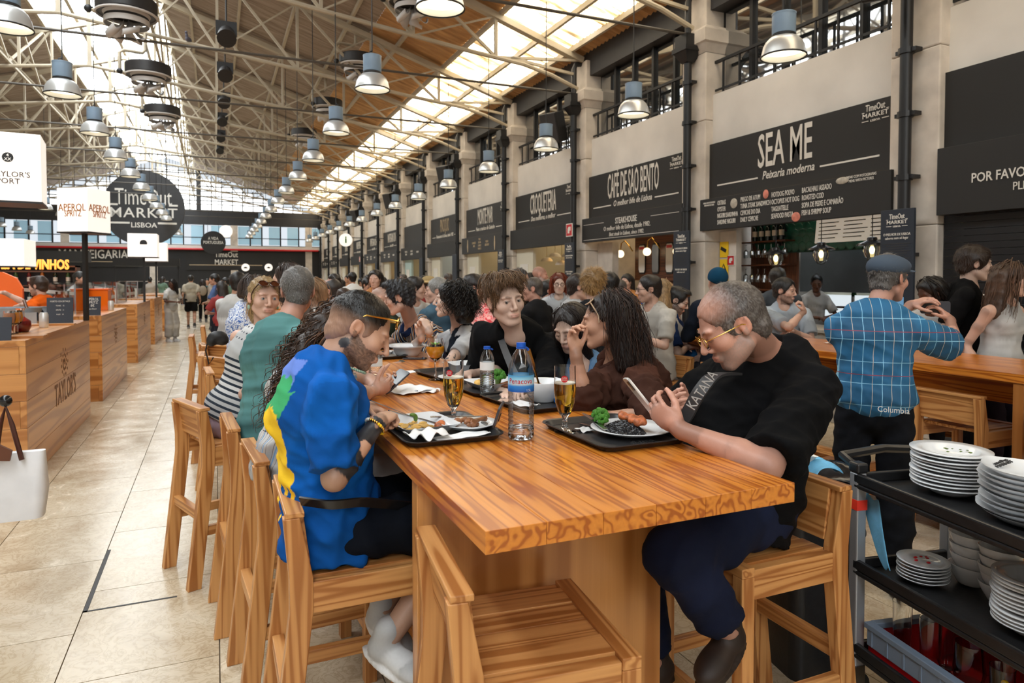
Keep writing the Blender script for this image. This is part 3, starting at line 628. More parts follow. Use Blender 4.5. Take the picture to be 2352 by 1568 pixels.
big_table('high_table', T2X0, T2X1, 1.3, 7.6, TZ, 'high wooden table on the right behind the man in plaid', (1.0, 5.4))
big_table('high_table', T2X0 - .3, T2X1 - .2, 8.4, 13.6, TZ, 'crowded high table behind the right one, before the croquette stall', (.6, 4.4))
# ================================================================ bar stools
def stool():
    s = empty('bar_stool', label='x', cat='stool', group='wooden bar stools'); H = .755; w = .20
    for sy in (-1, 1):
        V = []
        prof = [(-.285, 0), (-.205, .66), (-.205, .76), (-.232, .945)]
        b = MB(); d = .034
        for x, z in prof:
            for dx, dy in ((-d, -.022), (d, -.022), (d, .022), (-d, .022)): V.append((x + dx * (.7 if z > .9 else 1), sy * w + dy, z))
        b.add(V, [(k * 4 + i, k * 4 + (i + 1) % 4, k * 4 + 4 + (i + 1) % 4, k * 4 + 4 + i) for k in range(3) for i in range(4)] + [(3, 2, 1, 0), (12, 13, 14, 15)]).build('rear_leg', 'stool_wood_z', s, bevel=.003)
        MB().box((.165, sy * w - .022, 0), (.215, sy * w + .022, H - .03)).build('front_leg', 'stool_wood_z', s, bevel=.003)
        MB().box((-.18, sy * w - .018, H - .105), (.165, sy * w + .018, H - .01)).build('side_rail', 'stool_wood_x', s, bevel=.003)
        MB().bar((-.245, sy * w, .30), (.17, sy * w, .30), .032, .05).build('rung', 'stool_wood_x', s, bevel=.003)
    MB().box((.172, -w + .02, H - .1), (.208, w - .02, H - .01)).build('front_rail', 'stool_wood_y', s, bevel=.003)
    MB().box((.172, -w + .02, .2), (.208, w - .02, .25)).build('rung', 'stool_wood_y', s, bevel=.003)
    MB().box((-.262, -w + .02, .36), (-.222, w - .02, .41)).build('rung', 'stool_wood_y', s, bevel=.003)
    for k in range(4): MB().box((-.17, -w + .02 + .09 * k + .0006, H - .025), (.17, -w + .02 + .09 * (k + 1) - .0006, H - .004 - .004 * (k in (1, 2)))).build('seat_plank', 'stool_wood_x', s, bevel=.0015)
    MB().box((.165, -w - .022, H - .03), (.215, w + .022, H)).build('seat_edge', 'stool_wood_y', s, bevel=.003)
    b = MB(); V = []
    for x, z in ((-.19, .775), (-.214, .955)):
        for dx, dy in ((-.018, -w + .022), (.018, -w + .022), (.018, w - .022), (-.018, w - .022)): V.append((x + dx, dy, z))
    b.add(V, [(0, 1, 5, 4), (1, 2, 6, 5), (2, 3, 7, 6), (3, 0, 4, 7), (3, 2, 1, 0), (4, 5, 6, 7)]).build('backrest', 'stool_wood_y', s, bevel=.003)
    MB().box((-.25, -w - .022, .945), (-.195, w + .022, .962)).build('top_cap', 'stool_wood_y', s, bevel=.003)
    return s
st0 = stool()
STOOLS = [(.73, 1.585, -6, 'empty wooden bar stool in the foreground tucked under the table corner'),
    (.43, 2.30, 0, 'wooden bar stool under the man in the blue t-shirt'), (.36, 2.95, 4.5, 'wooden bar stool under the person with long curly hair'),
    (.28, 3.6, 4, 'wooden bar stool under the man in the green t-shirt'), (.076, 4.245, 20, 'wooden bar stool under the blonde woman in stripes'),
    (.17, 5.66, 4, 'wooden bar stool just behind the blonde woman'), (.1, 6.9, 0, 'wooden bar stool on the aisle side of the second table, nearest'), (.1, 7.9, 5, 'wooden bar stool on the aisle side of the second table, middle'), (-.05, 9.2, 0, 'pale wooden bar stool at the aisle edge before the walkers'), (.05, 11.0, 0, 'wooden bar stool on the aisle side of the second table, farthest'),
    (1.69, 1.84, 180, 'wooden bar stool under the man in the black polo'), (1.78, 2.62, 180, 'wooden bar stool under the woman in the brown shirt'), (1.78, 3.25, 176, 'wooden bar stool under the girl with long dark hair'),
    (1.72, 3.85, 180, 'wooden bar stool under the young man in black t-shirt'), (1.74, 4.75, 180, 'wooden bar stool under the woman with black curls'), (1.74, 5.5, 180, 'wooden bar stool under the man in the striped shirt'),
    (4.33, 2.76, 0, 'wooden bar stool at the right table, right of the man in plaid'), (4.36, 3.66, 3, 'wooden bar stool at the right table, left of the man in plaid'), (4.2, 2.02, 4, 'wooden bar stool cut off by the right edge')]
for i, (x, y, a, lab) in enumerate(STOOLS):
    if i == 0: st0.location = (x, y, 0); st0.rotation_euler = (0, 0, R(a)); tag(st0, lab)
    else: copy_tree(st0, loc=(x, y, 0), rz=R(a), label=lab)
# ================================================================ bar counters on the left
CZ, CX = 1.155, -1.405
plain('burnt', sr(112, 72, 40), .5)
def counter(y0, y1, label, brand=None, pay=True):
    c = empty('bar_counter', (CX, y0, 0), label=label, cat='counter'); L = y1 - y0; W = .78; n = 5; h = (CZ - .05) / n
    for k in range(n):
        j = .045 if k % 2 else 0.0
        MB().box((-.045, j, h * k + .0012), (0, L, h * (k + 1) - .0012)).build('side_plank', 'counter_wood_y', c, bevel=.0015)
        MB().box((-W, 0, h * k + .0012), (0 if k % 2 else -.046, .044, h * (k + 1) - .0012)).build('front_plank', 'counter_wood_x', c, bevel=.0015)
        MB().box((-W, L - .044, h * k + .0012), (-.046, L, h * (k + 1) - .0012)).build('end_plank', 'counter_wood_x', c, bevel=.0015)
    for k in range(3): MB().box((-W + W * k / 3 + .0006, 0, CZ - .05), (-W + W * (k + 1) / 3 - .0006, L, CZ)).build('top_plank', 'counter_wood_y', c, bevel=.002)
    MB().box((-W, .05, .0), (-W + .03, L - .05, CZ - .06)).build('back_panel', 'dark_wood_y', c)
    if brand:
        text(brand, 'branding', 'burnt', c, (.001, L * .52, .52), SIDE, .30, .8, bold=.008, ext=.0008)
    b = MB()
    for i in range(26):
        a = i * .6; r = .02 + .012 * i / 2; b.cone((.0, L * .5 + 1.2 * r * math.cos(a), .8 + r * math.sin(a) * .9), (.0015, L * .5 + 1.2 * r * math.cos(a), .8 + r * math.sin(a) * .9), .018, n=6)
    b.build('crest', 'burnt', c, kind='stuff')
    return c
counter(6.59, 9.62, 'nearest wooden bar counter on the left with a burnt-in word', "TAYLOR'S"); counter(10.6, 13.4, 'second wooden bar counter on the left with a burnt-in crest', None)
counter(15.2, 18.1, 'third wooden bar counter on the left', None); counter(19.3, 22.0, 'fourth wooden bar counter on the left, beside the standing woman', None); counter(24.0, 27.0, 'fifth and farthest wooden bar counter', None)
# lit sign boxes on poles
def signbox(x, y, zb, w, h, rzd, label, faces, zbase=0.0, po=0.0):
    s = empty('sign_box', (x, y, zb), R(rzd), label=label, cat='sign')
    MB().box((-w / 2, -w / 2, .012), (w / 2, w / 2, h)).build('light_box', 'sign_glow', s, bevel=.004)
    MB().box((-w / 2 - .006, -w / 2 - .006, 0), (w / 2 + .006, w / 2 + .006, .016)).build('frame', 'black', s)
    if zbase is not None: MB().box((po - .022, -.022, zbase - zb), (po + .022, .022, .0)).build('pole', 'black', s)
    for (body, dx, dz, size, sx, mat, face) in faces:
        if face == 0: text(body, 'lettering', mat, s, (dx, -w / 2 - .004, dz), FRONT, size, sx)
        else: text(body, 'lettering', mat, s, (w / 2 + .004, dx, dz), SIDE, size, sx)
    return s
plain('aperol', sr(176, 112, 52), .5); plain('brown_letter', sr(70, 45, 25), .5)
p = at(197, 735, Z=CZ)
signbox(p.x + .02, p.y - .1, 2.18, .38, .52, -30, 'lit white cube sign with orange script on a black pole', [('APEROL', 0, .29, .12, .8, 'aperol', 0), ('SPRITZ', .01, .22, .10, .7, 'aperol', 0), ('APEROL', 0, .29, .12, .8, 'aperol', 1), ('SPRITZ', 0, .22, .1, .7, 'aperol', 1)], CZ)
q = at(9, 375, Y=6.62)
sb = signbox(q.x, 6.85, 2.26, .44, .56, 6, 'large lit white sign box with a crest cut off by the left edge', [("TAYLOR'S", .01, .225, .062, 1.0, 'brown_letter', 0), ('PORT', .0, .17, .062, 1.0, 'brown_letter', 0)], CZ, -.19)
MB().cone((0, -.222, .36), (0, -.226, .36), .038, n=20).build('crest', 'black', sb); text('4\nXX', 'lettering', 'sign_glow', sb, (0, -.229, .36), FRONT, .032)
for px, py, Y, w, h, lab, logo_ in ((330, 565, 16.5, .55, .5, 'lit white sign with a small black cap logo above the counters', True), (358, 580, 20.5, .55, .5, 'lit white sign partly behind the cap logo sign', False)):
    q = at(px, py, Y=Y); s = signbox(q.x, q.y, q.z - h / 2, w, h, 0, lab, [], CZ)
    if logo_: MB().prism([(.07 * math.cos(a), .07 * math.sin(a)) for a in [R(-20 + 220 * i / 12) for i in range(13)]], 0, .004, lambda v: Vector((v.x + .02, -.28 - v.z, .3 + v.y))).build('logo', 'black', s)
q = at(22, 582, Y=12); signbox(q.x - .1, q.y, q.z - .2, .7, .4, 0, 'low lit white sign box at the left edge above the wine shelf', [], None)
# ================================================================ bar islands behind the counters
plain('orange_panel', sr(245, 104, 20), .5); plain('basket', sr(140, 146, 152), .7, .1, 40); plain('navy', sr(24, 30, 44), .5)
s = empty('orange_screen', (-2.55, 11.0, 0), label='orange rounded back panel behind the bartender', cat='panel')
MB().prism([(-1.6, 0), (.2, 0), (.2, 1.52), (.13, 1.66), (-.02, 1.74), (-1.6, 1.76)], 0, .08, lambda v: Vector((v.x, -v.z, v.y))).build('panel', 'orange_panel', s); MB().box((-.55, -.12, 0), (-.5, -.08, 1.7)).build('rib', 'orange_panel', s)
s = empty('wine_shelf', (-4.4, 16.0, 0), label='tall bottle shelf behind the bartender with rows of wine', cat='shelf')
for z in (1.12, 1.5, 1.88): MB().box((-1.6, -.2, z), (1.9, .2, z + .03)).build('board', 'dark_wood_x', s)
for x in (-1.6, 1.87): MB().box((x, -.2, 0), (x + .03, .2, 1.91)).build('side', 'dark_wood_z', s)
MB().box((-1.6, .17, 0), (1.9, .2, 1.9)).build('back', 'navy', s); MB().box((-.6, -.3, 0), (1.9, -.2, 1.1)).build('front', 'navy', s)
BOT = {}
def bottle_mesh(kind):
    if kind in BOT: return BOT[kind]
    p = [(.0, 0), (.036, 0), (.037, .01), (.037, .19), (.03, .22), (.014, .25), (.0135, .3), (.015, .3), (.015, .315), (.0, .315)]
    BOT[kind] = MB().lathe(p, 12, cap=False).mesh('bottle'); return BOT[kind]
BC = [('wine_dark', (.01, .02, .012)), ('wine_green', (.03, .09, .03)), ('wine_red', (.12, .01, .015)), ('wine_amber', (.35, .12, .02)), ('wine_pale', (.5, .5, .4)), ('wine_orange', (.7, .16, .02))]
for nm, c in BC: plain(nm, c, .08)
BLAB = {'wine_dark': 'black', 'wine_green': 'green', 'wine_red': 'dark red', 'wine_amber': 'amber', 'wine_pale': 'clear', 'wine_orange': 'orange'}
def bottle(x, y, z, m, label, group, sc_=1.0):
    me = bottle_mesh(m)
    if not me.materials: me.materials.append(MATS[m]); me.shade_smooth()
    o = bpy.data.objects.new('bottle', me); COL.objects.link(o); o.location = (x, y, z); o.scale = (sc_,) * 3; tag(o, label, 'bottle', group)
    b = MB().cone((0, 0, .07), (0, 0, .15), .0378, n=12, caps=False).mesh('bottle_label') if 'lab' not in BOT else BOT['lab']
    if 'lab' not in BOT: BOT['lab'] = b
    mobj('bottle_label', b, 'lettering', o); return o
for r_, z in enumerate((1.15, 1.53)):
    for i in range(16):
        m = BC[(i * 5 + r_ * 2) % 4][0]; bottle(-5.9 + i * .215, 15.95, z, m, '%s wine bottle, %s from the left on the %s shelf behind the bartender' % (BLAB[m], ORD[i], ('lower', 'upper')[r_]), 'wine bottles on the back shelf')
q = at(68, 608, Y=15.6)
s = empty('letter_sign', q, label='glowing amber cut-out letters above the wine shelf', cat='sign'); text('CASA DE VINHOS', 'lettering', emis('amber_letters', sr(255, 170, 70), 2.2), s, (0, 0, 0), FRONT, .26, .62, bold=.03, ext=.02); MB().box((-.8, -.02, -.14), (.75, .05, -.11)).build('bar', 'dark_wood_x', s)
# further islands: dark display units with glass
gl = thin_glass('pane_glass', (.93, .96, .97), .1)
for i, (y, lab) in enumerate(((11.2, 'glass display case with bar tools on the second counter'), (15.6, 'glass display case on the third counter'), (19.6, 'glass display case on the fourth counter'))):
    s = empty('display_case', (-2.0, y, CZ), label=lab, cat='display case')
    for x in (-.2, .2):
        for yy in (0, 1.6): MB().box((x - .01, yy - .01, 0), (x + .01, yy + .01, .42)).build('post', 'steel', s)
    MB().box((-.21, -.01, .42), (.21, 1.61, .44)).build('top', 'pane_glass', s); MB().box((.195, 0, 0), (.2, 1.6, .42)).build('pane', 'pane_glass', s); MB().box((-.2, .0, 0), (.2, .004, .42)).build('pane', 'pane_glass', s)
    for j in range(6): bottle(-2.05 + .02 * (j % 2), y + .18 + j * .24, CZ, BC[(j * 2 + i) % 6][0], '%s bottle, %s in the display case on the %s counter' % (BLAB[BC[(j * 2 + i) % 6][0]], ORD[j], ('second', 'third', 'fourth')[i]), 'bottles in display cases')
    MB().box((-1.4, y - .2, 0), (-1.0, y + 2.0, .95)).build('back_counter', 'dark_wood_y', s, loc=(0, -y, -CZ)).location = (-1.2, -y, -CZ)
for i, (y, z) in enumerate(((11.6, 1.25), (16.4, 1.3))):
    s = empty('glass_rack', (-3.1, y, 1.0), label='white sloping rack of hanging glasses behind the %s counter' % ('second', 'third')[i], cat='rack')
    MB().bar((-.6, 0, .62), (1.1, .8, .42), .12, .05).build('rail', 'white_paint', s); MB().box((-.9, -.2, -1), (1.1, .7, -.02)).build('base', 'dark_wood_x', s)
    gm = MB().lathe([(.03, 0), (.034, .11), (.004, .14), (.004, .19), (.028, .2)], 8, cap=False).mesh('hanging_glass')
    for j in range(10): mobj('hanging_glass', gm, 'pane_glass', s, loc=(-.55 + j * .17, .02 + j * .08, .38 - j * .02))
# dark kiosk masses at the back left so the far hall reads busy
for i, (x, y, w, lab) in enumerate(((-7.5, 22, 3.5, 'dark kiosk with lit shelf far left behind the bar'), (-6.5, 31, 4, 'dark kiosk in the far left background'), (-3.2, 40, 3.0, 'pale shop counter before the back wall'))):
    s = empty('kiosk', (x, y, 0), label=lab, cat='kiosk'); MB().box((-w / 2, -.6, 0), (w / 2, .6, 1.15)).build('counter', 'dark_wood_x' if i < 2 else 'white_paint', s)
    MB().box((-w / 2, -.6, 2.3), (w / 2, .6, 2.7)).build('canopy', 'sign_black', s); MB().box((-w / 2 + .2, -.2, 1.5), (w / 2 - .2, .2, 1.53)).build('shelf', 'warm_glow' if i == 0 else 'white_paint', s)
    for xx in (-w / 2 + .05, w / 2 - .05): MB().box((xx - .04, -.5, 1.15), (xx + .04, -.42, 2.3)).build('post', 'black', s)
# ================================================================ stall interiors on the right
emis('stall_warm', sr(255, 222, 170), 12); emis('stall_cool', sr(240, 248, 255), 14)
plain('stone_counter', sr(176, 170, 160), .5, .12, 20); plain('cream_wall', sr(226, 220, 200), .7); plain('green_tile', sr(28, 84, 66), .25, .35, 9); plain('steel_dull', sr(120, 126, 130), .35, .1, 3, metal=.8); plain('dark_green', sr(20, 60, 48), .5)
INTS = {0: 'cream_wall', 1: 'dark_wood_z', 2: 'black', 3: 'charcoal', 4: 'dark_green', 5: 'dark_green', 6: 'stool_wood_z', 7: 'cream_wall', 8: 'charcoal', 9: 'charcoal', 10: 'cream_wall', 11: 'cream_wall'}
for k in range(12):
    ya, yb = bayspan(k); nm = NAMES_[k]; ym = (ya + yb) / 2; x1 = XW + 2.3
    s = empty('stall_counter', (XW - .05, ym, 0), label='serving counter of the ' + nm, cat='counter')
    MB().box((-.28, -1.5, 0), (.35, 1.5, 1.02)).build('front', 'stone_counter', s, bevel=.01); MB().box((-.32, -1.5, 1.02), (.4, 1.5, 1.06)).build('top', 'stone_counter', s, bevel=.005)
    s = empty('stall_shelving', (x1, ym, 0), label='back wall and shelves of the ' + nm, cat='shelves')
    MB().box((-.04, -1.75, 0), (.04, 1.75, 3.3)).build('wall', INTS[k], s)
    MB().box((-2.0, 1.55, 0), (-.05, 1.62, 3.3)).build('side_wall', 'stone' if k < 2 else 'cream_wall', s); MB().box((-2.0, -1.62, 0), (-.05, -1.55, 3.3)).build('side_wall', 'charcoal', s)
    MB().box((-1.2, -1.3, 2.9), (-1.0, 1.3, 2.93)).build('ceiling_light', 'stall_cool' if k in (0, 4, 10, 11) else 'stall_warm', s)
    for z in (1.2, 1.6, 2.0): MB().box((-.3, -1.2, z), (-.05, 1.0, z + .03)).build('shelf', 'dark_wood_y', s)
    for j in range(8):
        if k < 6: bottle(x1 - .18, ym - .9 + j * .24, 1.23 + .4 * (j % 3 == 0), BC[(j * 3 + k) % 5][0], '%s bottle, %s on the shelf of the %s' % (BLAB[BC[(j * 3 + k) % 5][0]], ORD[j], nm), 'bottles in the stalls')
    if k >= 2:   # white wall with menus by the opening
        w = MB().box((XW - .02, yb - .95, 1.0), (XW + .06, yb - .02, 2.36)).build('menu_wall', 'cream_wall' if k != 5 else plain('mint', sr(190, 214, 210), .6), label='pale wall panel with menus beside the opening of the ' + nm, cat='panel')
        MB().box((XW - .035, yb - .7, 1.35), (XW - .02, yb - .25, 2.0)).build('menu_sheet', 'white_paint', label='white menu sheet of the ' + nm, cat='menu')
# ---- seafood stall details
ya, yb = bayspan(0)
MB().box((XW + .16, yb - .36, 1.06), (XW + .26, yb - .01, 2.35)).build('stone_pier', 'stone', label='pale stone pier inside the left side of the seafood stall', cat='pier')
s = empty('wine_rack', (XW + .62, 7.68, 1.0), label='wooden wine rack with hanging wine glasses in the seafood stall', cat='rack')
MB().box((.1, -.45, 0), (.14, .45, 1.9)).build('back', 'dark_wood_z', s)
for z in (.12, .48, .84, 1.18): MB().box((-.12, -.45, z), (.1, .45, z + .02)).build('shelf', 'dark_wood_y', s)
gm = MB().lathe([(.032, 0), (.04, .05), (.036, .1), (.005, .13), (.004, .19), (.03, .2)], 10, cap=False).mesh('wine_glass')
plain('glass_bright', (.85, .88, .9), .05, spec=1.0); 
for z in (.28, .62, .98):
    for j in range(7): mobj('wine_glass', gm, 'pane_glass', s, loc=(-.06, -.38 + j * .127, z - .02))
for j in range(5): bottle(XW + .60, 7.4 + j * .13, 2.2, 'wine_dark', 'black wine bottle, %s from the right above the glass rack' % ORD[j], 'bottles above the glass rack')
s = empty('tile_canopy', (XW + .7, 6.2, 2.02), label='green scallop-tiled canopy in the seafood stall', cat='canopy')
sc_m = MB().lathe([(0, .006), (.06, .004), (.075, 0)], 12, rot=Matrix.Rotation(R(-90), 3, 'Y')).mesh('scallop_tile')
for r_ in range(5):
    for j in range(22): 
        o = mobj('scallop_tile', sc_m, ('green_tile', plain('green_tile2', sr(60, 120, 90), .25), plain('green_tile3', sr(16, 56, 50), .25))[(r_ * 7 + j * 3) % 3] if 0 else None, s, loc=(-.008 - .003 * r_, -1.05 + j * .13 + (r_ % 2) * .065, .08 + (4 - r_) * .09))
        if not o.data.materials: o.data.materials.append(MATS['green_tile'])
MB().box((0, -1.12, 0), (.1, 1.8, .5)).build('board', 'dark_green', s)
text('SEA\nME', 'lettering', 'black', s, (-.03, 1.3, .27), WALLROT, .2, .7, bold=.02, ext=.01)
s = empty('hanging_menu', (XW + .45, 5.95, 2.12), label='wide white lit menu panel hanging in the seafood stall', cat='menu'); s.rotation_euler = (0, R(6), R(-2))
MB().box((0, -.85, 0), (.02, .75, .36)).build('panel', emis('menu_lit', sr(240, 234, 220), .45), s)
b = MB()
for c_ in range(4):
    for r_ in range(6): b.box((-.002, .42 - c_ * .4 - .04 * (r_ % 3), .05 + r_ * .05), (0, .70 - c_ * .4, .062 + r_ * .05))
b.build('print_lines', 'charcoal', s, kind='stuff')
s = empty('kitchen_unit', (XW + 1.7, 5.9, 0), label='steel kitchen hood and worktop behind the cook', cat='kitchen'); MB().box((0, -.9, 1.45), (.5, 2.2, 2.1)).build('hood', 'steel_dull', s); MB().box((-.1, -.9, 0), (.5, 2.2, .95)).build('worktop', 'steel_dull', s); MB().box((.4, -.9, 1.0), (.42, 2.2, 1.4)).build('lit_tiles', emis('tile_lit', sr(225, 235, 240), 1.6), s)  # tile strip emits by itself, standing in for light falling on the kitchen wall
for z in (1.25, 1.62): MB().box((-.95, -.9, z), (-.6, -.25, z + .03)).build('shelf', 'steel_dull', s)
MB().cone((-.8, -.35, .9), (-.8, -.35, 2.0), .02, n=8).build('post', 'steel_dull', s)
def lantern(p, lab, drop):
    drop = 2.37 - p.z
    s = empty('lantern_lamp', p, label=lab, cat='lamp', group='black lantern lamps of the seafood stall')
    MB().lathe([(.02, .13), (.05, .12), (.055, .09), (.15, .05), (.16, .03), (.15, .03), (.05, .07)], 20).build('shade', 'black_gloss', s, True)
    MB().lathe([(.085, .04), (.095, -.03), (.07, -.1), (0, -.125)], 16, cap=False).build('glass_jar', 'pane_glass', s, True); MB().ball((0, 0, -.02), (.028, .028, .045), 10, 8).build('bulb', emis('bulb_glow', sr(255, 226, 150), 14), s, True)
    for a in range(4): MB().tube([(.1 * math.cos(a * 1.57), .1 * math.sin(a * 1.57), .04), (.11 * math.cos(a * 1.57), .11 * math.sin(a * 1.57), -.05), (.05 * math.cos(a * 1.57), .05 * math.sin(a * 1.57), -.13), (0, 0, -.14)], .004, 5).build('cage_wire', 'black', s)
    MB().cone((0, 0, .13), (0, 0, drop), .006, n=5).build('chain', 'black', s)
lantern(at(1782, 590, X=XW - .1), 'black lantern lamp with bulb, left of the two over the seafood counter', .6); lantern(at(1886, 580, X=XW - .1), 'black lantern lamp with bulb, middle one over the seafood counter', .65); lantern(at(2003, 570, X=XW - .1), 'black lantern lamp with bulb, behind the flat cap', .65)
for j, (yy, c) in enumerate(((5.6, 'yellow'), (5.15, 'oyster'))):
    s = MB().ball((0, 0, 0), (.14, .17, .07), 14, 8).build('decor_bowl', c, smooth=True, loc=(XW + .55, yy, 2.03), label=('yellow', 'pale')[j] + ' bowl hanging below the green tiles', cat='bowl')
# ---- steak stall details
ya, yb = bayspan(1); ym = (ya + yb) / 2
MB().box((XW + .16, yb - .55, 1.06), (XW + .3, yb - .01, 2.35)).build('stone_pier', 'stone', label='stone pier inside the left side of the steak stall', cat='pier')
MB().box((XW + .13, yb - .53, 1.1), (XW + .15, yb - .02, 1.72)).build('poster', 'white_paint', label='white poster with red lines at the steak stall', cat='poster')
s = empty('wood_canopy', (XW + .6, ym - .25, 1.62), label='dark wooden canopy with framed menus in the steak stall', cat='canopy'); MB().box((0, -1.2, 0), (.08, 1.1, .85)).build('board', 'dark_wood_y', s)
oc = [(-.1, .0), (.1, 0), (.14, .06), (.14, .5), (.1, .56), (-.1, .56), (-.14, .5), (-.14, .06)]
for j, y in enumerate((.85, .42, .0, -.45, -.9)):
    MB().prism(oc, 0, .015, lambda v, y=y: Vector((-v.z, y + v.x * .8, .12 + v.y))).build('frame', 'black', s)
    MB().prism([(x * .88, .03 + z * .9) for x, z in oc], 0, .004, lambda v, y=y: Vector((-.016 - v.z, y + v.x * .8, .12 + v.y))).build('menu' if j % 2 == 0 else 'mirror', 'white_paint' if j % 2 == 0 else 'steel', s)
    if j % 2 == 0: MB().box((-.022, y - .08, .58), (-.02, y + .08, .63)).build('red_heading', 'red', s)
for j, (px, py) in enumerate(((1425, 583), (1486, 578), (1555, 577))):
    q = at(px, py, X=XW + .4); s = empty('globe_lamp', q, label='round glowing globe lamp of the steak stall, ' + ['left', 'middle', 'right'][j] + ' one', cat='lamp', group='globe lamps of the steak stall')
    MB().ball((0, 0, 0), .075, 14, 10).build('globe', 'globe_glow', s, True); MB().tube([(0, -.0, .07), (.0, -.03, .2), (.03, -.1, .25), (.1, -.15, .15), (.18, -.15, .05)], .012, 6).build('arm', 'brass', s)
# ---- croquette stall: dome pendants
for j, (px, py) in enumerate(((1256, 600), (1275, 590), (1290, 608), (1305, 590), (1319, 600))):
    q = at(px, py, X=XW + .5 + .1 * (j % 2)); s = empty('dome_lamp', q, label='white dome pendant in the croquette stall, %s from the left' % ORD[j], cat='lamp', group='white dome pendants of the croquette stall')
    MB().lathe([(.0, .1), (.06, .095), (.12, .06), (.15, .0), (.145, 0), (.11, .055), (.0, .09)], 18).build('shade', 'white_paint', s, True); MB().cone((0, 0, .1), (0, 0, .8), .005, n=5).build('cord', 'brass', s); MB().cone((0, 0, .02), (0, 0, .03), .06, n=12).build('bulb', 'warm_glow', s)
# planter in front of croquette stall
q = at(1180, 705, Z=1.15); s = empty('planter_box', q, label='black planter with bright green leaves behind the young man', cat='planter'); MB().box((-.2, -.55, 0), (.2, .35, .2)).build('box', 'black', s)
plain('leaf', sr(110, 170, 50), .5, .3, 30); b = MB()
for i in range(90):
    x, y = random.uniform(-.17, .17), random.uniform(-.5, .3); a = random.random() * 6.3; l = random.uniform(.05, .1)
    b.add([(x, y, .18), (x + .02 * math.cos(a), y + .02 * math.sin(a), .2 + l * .6), (x + .05 * math.cos(a + .4), y + .05 * math.sin(a + .4), .2 + l), (x - .02 * math.sin(a), y + .02 * math.cos(a), .2 + l * .6)], [(0, 1, 2, 3)])
b.build('leaves', 'leaf', s, kind='stuff'); MB().box((-.25, -.6, -q.z), (.25, .4, 0)).build('stand', 'table_wood_y', s)
# ================================================================ things on the tables
def clear_mats():
    for nm, c, ior in (('glass', (1, 1, 1), 1.45), ('water', (.95, .98, 1), 1.33), ('beer', sr(250, 190, 50), 1.33), ('spritz', sr(255, 176, 30), 1.33), ('lemon_tea', sr(255, 150, 40), 1.33)): glass(nm, c, .0, ior)
clear_mats(); thin_glass('pet', (.97, .985, 1), .05)
plain('foam', sr(248, 240, 222), .6); plain('label_blue', sr(40, 130, 200), .4); plain('label_white', sr(235, 240, 240), .5); plain('cap_blue', sr(20, 90, 200), .35); plain('red_ink', sr(190, 20, 30), .4)
plain('black_rice', (.015, .014, .016), .35); plain('broccoli', sr(70, 130, 40), .6, .3, 40, .4, 90); plain('grill', sr(188, 104, 60), .45, .55, 45, .5, 120); plain('potato', sr(214, 170, 90), .6, .35, 30, .3, 60); plain('bone_meat', sr(140, 90, 56), .5, .4, 40, .4, 80); plain('pepper_green', sr(80, 110, 30), .35, .3, 30)
plain('phone_case', sr(60, 60, 66), .3); plain('gold', sr(212, 170, 90), .2, metal=1.0); plain('blue_plastic', sr(30, 110, 200), .4); plain('cloth_blue', sr(110, 180, 220), .9, .1, 30, .3, 120)
def rr(w, d, r, n=5):
    P = []
    for cx, cy, a0 in ((w / 2 - r, d / 2 - r, 0), (-w / 2 + r, d / 2 - r, 90), (-w / 2 + r, -d / 2 + r, 180), (w / 2 - r, -d / 2 + r, 270)):
        P += [(cx + r * math.cos(R(a0 + 90 * i / n)), cy + r * math.sin(R(a0 + 90 * i / n))) for i in range(n + 1)]
    return P
def loft(rings, close=True):   # rings: list of (poly, z)
    b = MB(); n = len(rings[0][0]); V = [(x, y, z) for P, z in rings for x, y in P]
    Fs = [(k * n + i, k * n + (i + 1) % n, (k + 1) * n + (i + 1) % n, (k + 1) * n + i) for k in range(len(rings) - 1) for i in range(n)]
    if close: Fs += [tuple(reversed(range(n))), tuple(range((len(rings) - 1) * n, len(rings) * n))]
    return b.add(V, Fs)
def bowl_rings(w, d, r, h, t=.004, base=.7):   # dish with walls
    return [(rr(w * base, d * base, r * base), 0), (rr(w, d, r), h), (rr(w + .006, d + .006, r + .003), h + .002), (rr(w - t * 2, d - t * 2, max(r - t, .004)), h), (rr(w * base - t, d * base - t, r * base), t)]
def tray(x, y, a, label, w=.325, d=.43):
    o = loft([(rr(w - .03, d - .03, .03), 0), (rr(w, d, .045), .016), (rr(w + .014, d + .014, .05), .018), (rr(w + .014, d + .014, .05), .021), (rr(w - .006, d - .006, .042), .019), (rr(w - .034, d - .034, .03), .004)]).build('tray', 'tray', smooth=True, loc=(x, y, TZ + .0005), rot=(0, 0, R(a)), label=label, cat='tray', group='dark trays on the table')
    return o
tray(.70, 2.25, 0, 'dark tray with a square plate and chicken bones before the man in blue'); t2 = tray(1.222, 1.965, 1, 'dark tray with black rice and salmon before the man in black')
tray(1.235, 2.6, 5, 'dark tray with a white bowl before the woman in brown'); tray(1.20, 3.02, 3, 'dark tray with a square plate of salad before the girl'); tray(1.19, 3.50, 8, 'dark tray under the orange cocktail'); tray(1.02, 4.55, 5, 'empty dark tray far along the table', .26, .36); tray(1.25, 5.2, 0, 'dark tray before the man in the striped shirt', .3, .4)
s = t2; MB().lathe([(.043, .0045), (.045, .0045), (.045, .005), (.043, .005)], 28, c=(.02, -.15, 0), sx=.8, sy=1, cap=False).build('logo_ring', 'sign_grey', s)
text('TimeOut\nMARKET', 'lettering', 'sign_grey', s, (.02, -.15, .0048), (0, 0, R(180)), .026, .9)
PLATE = {}
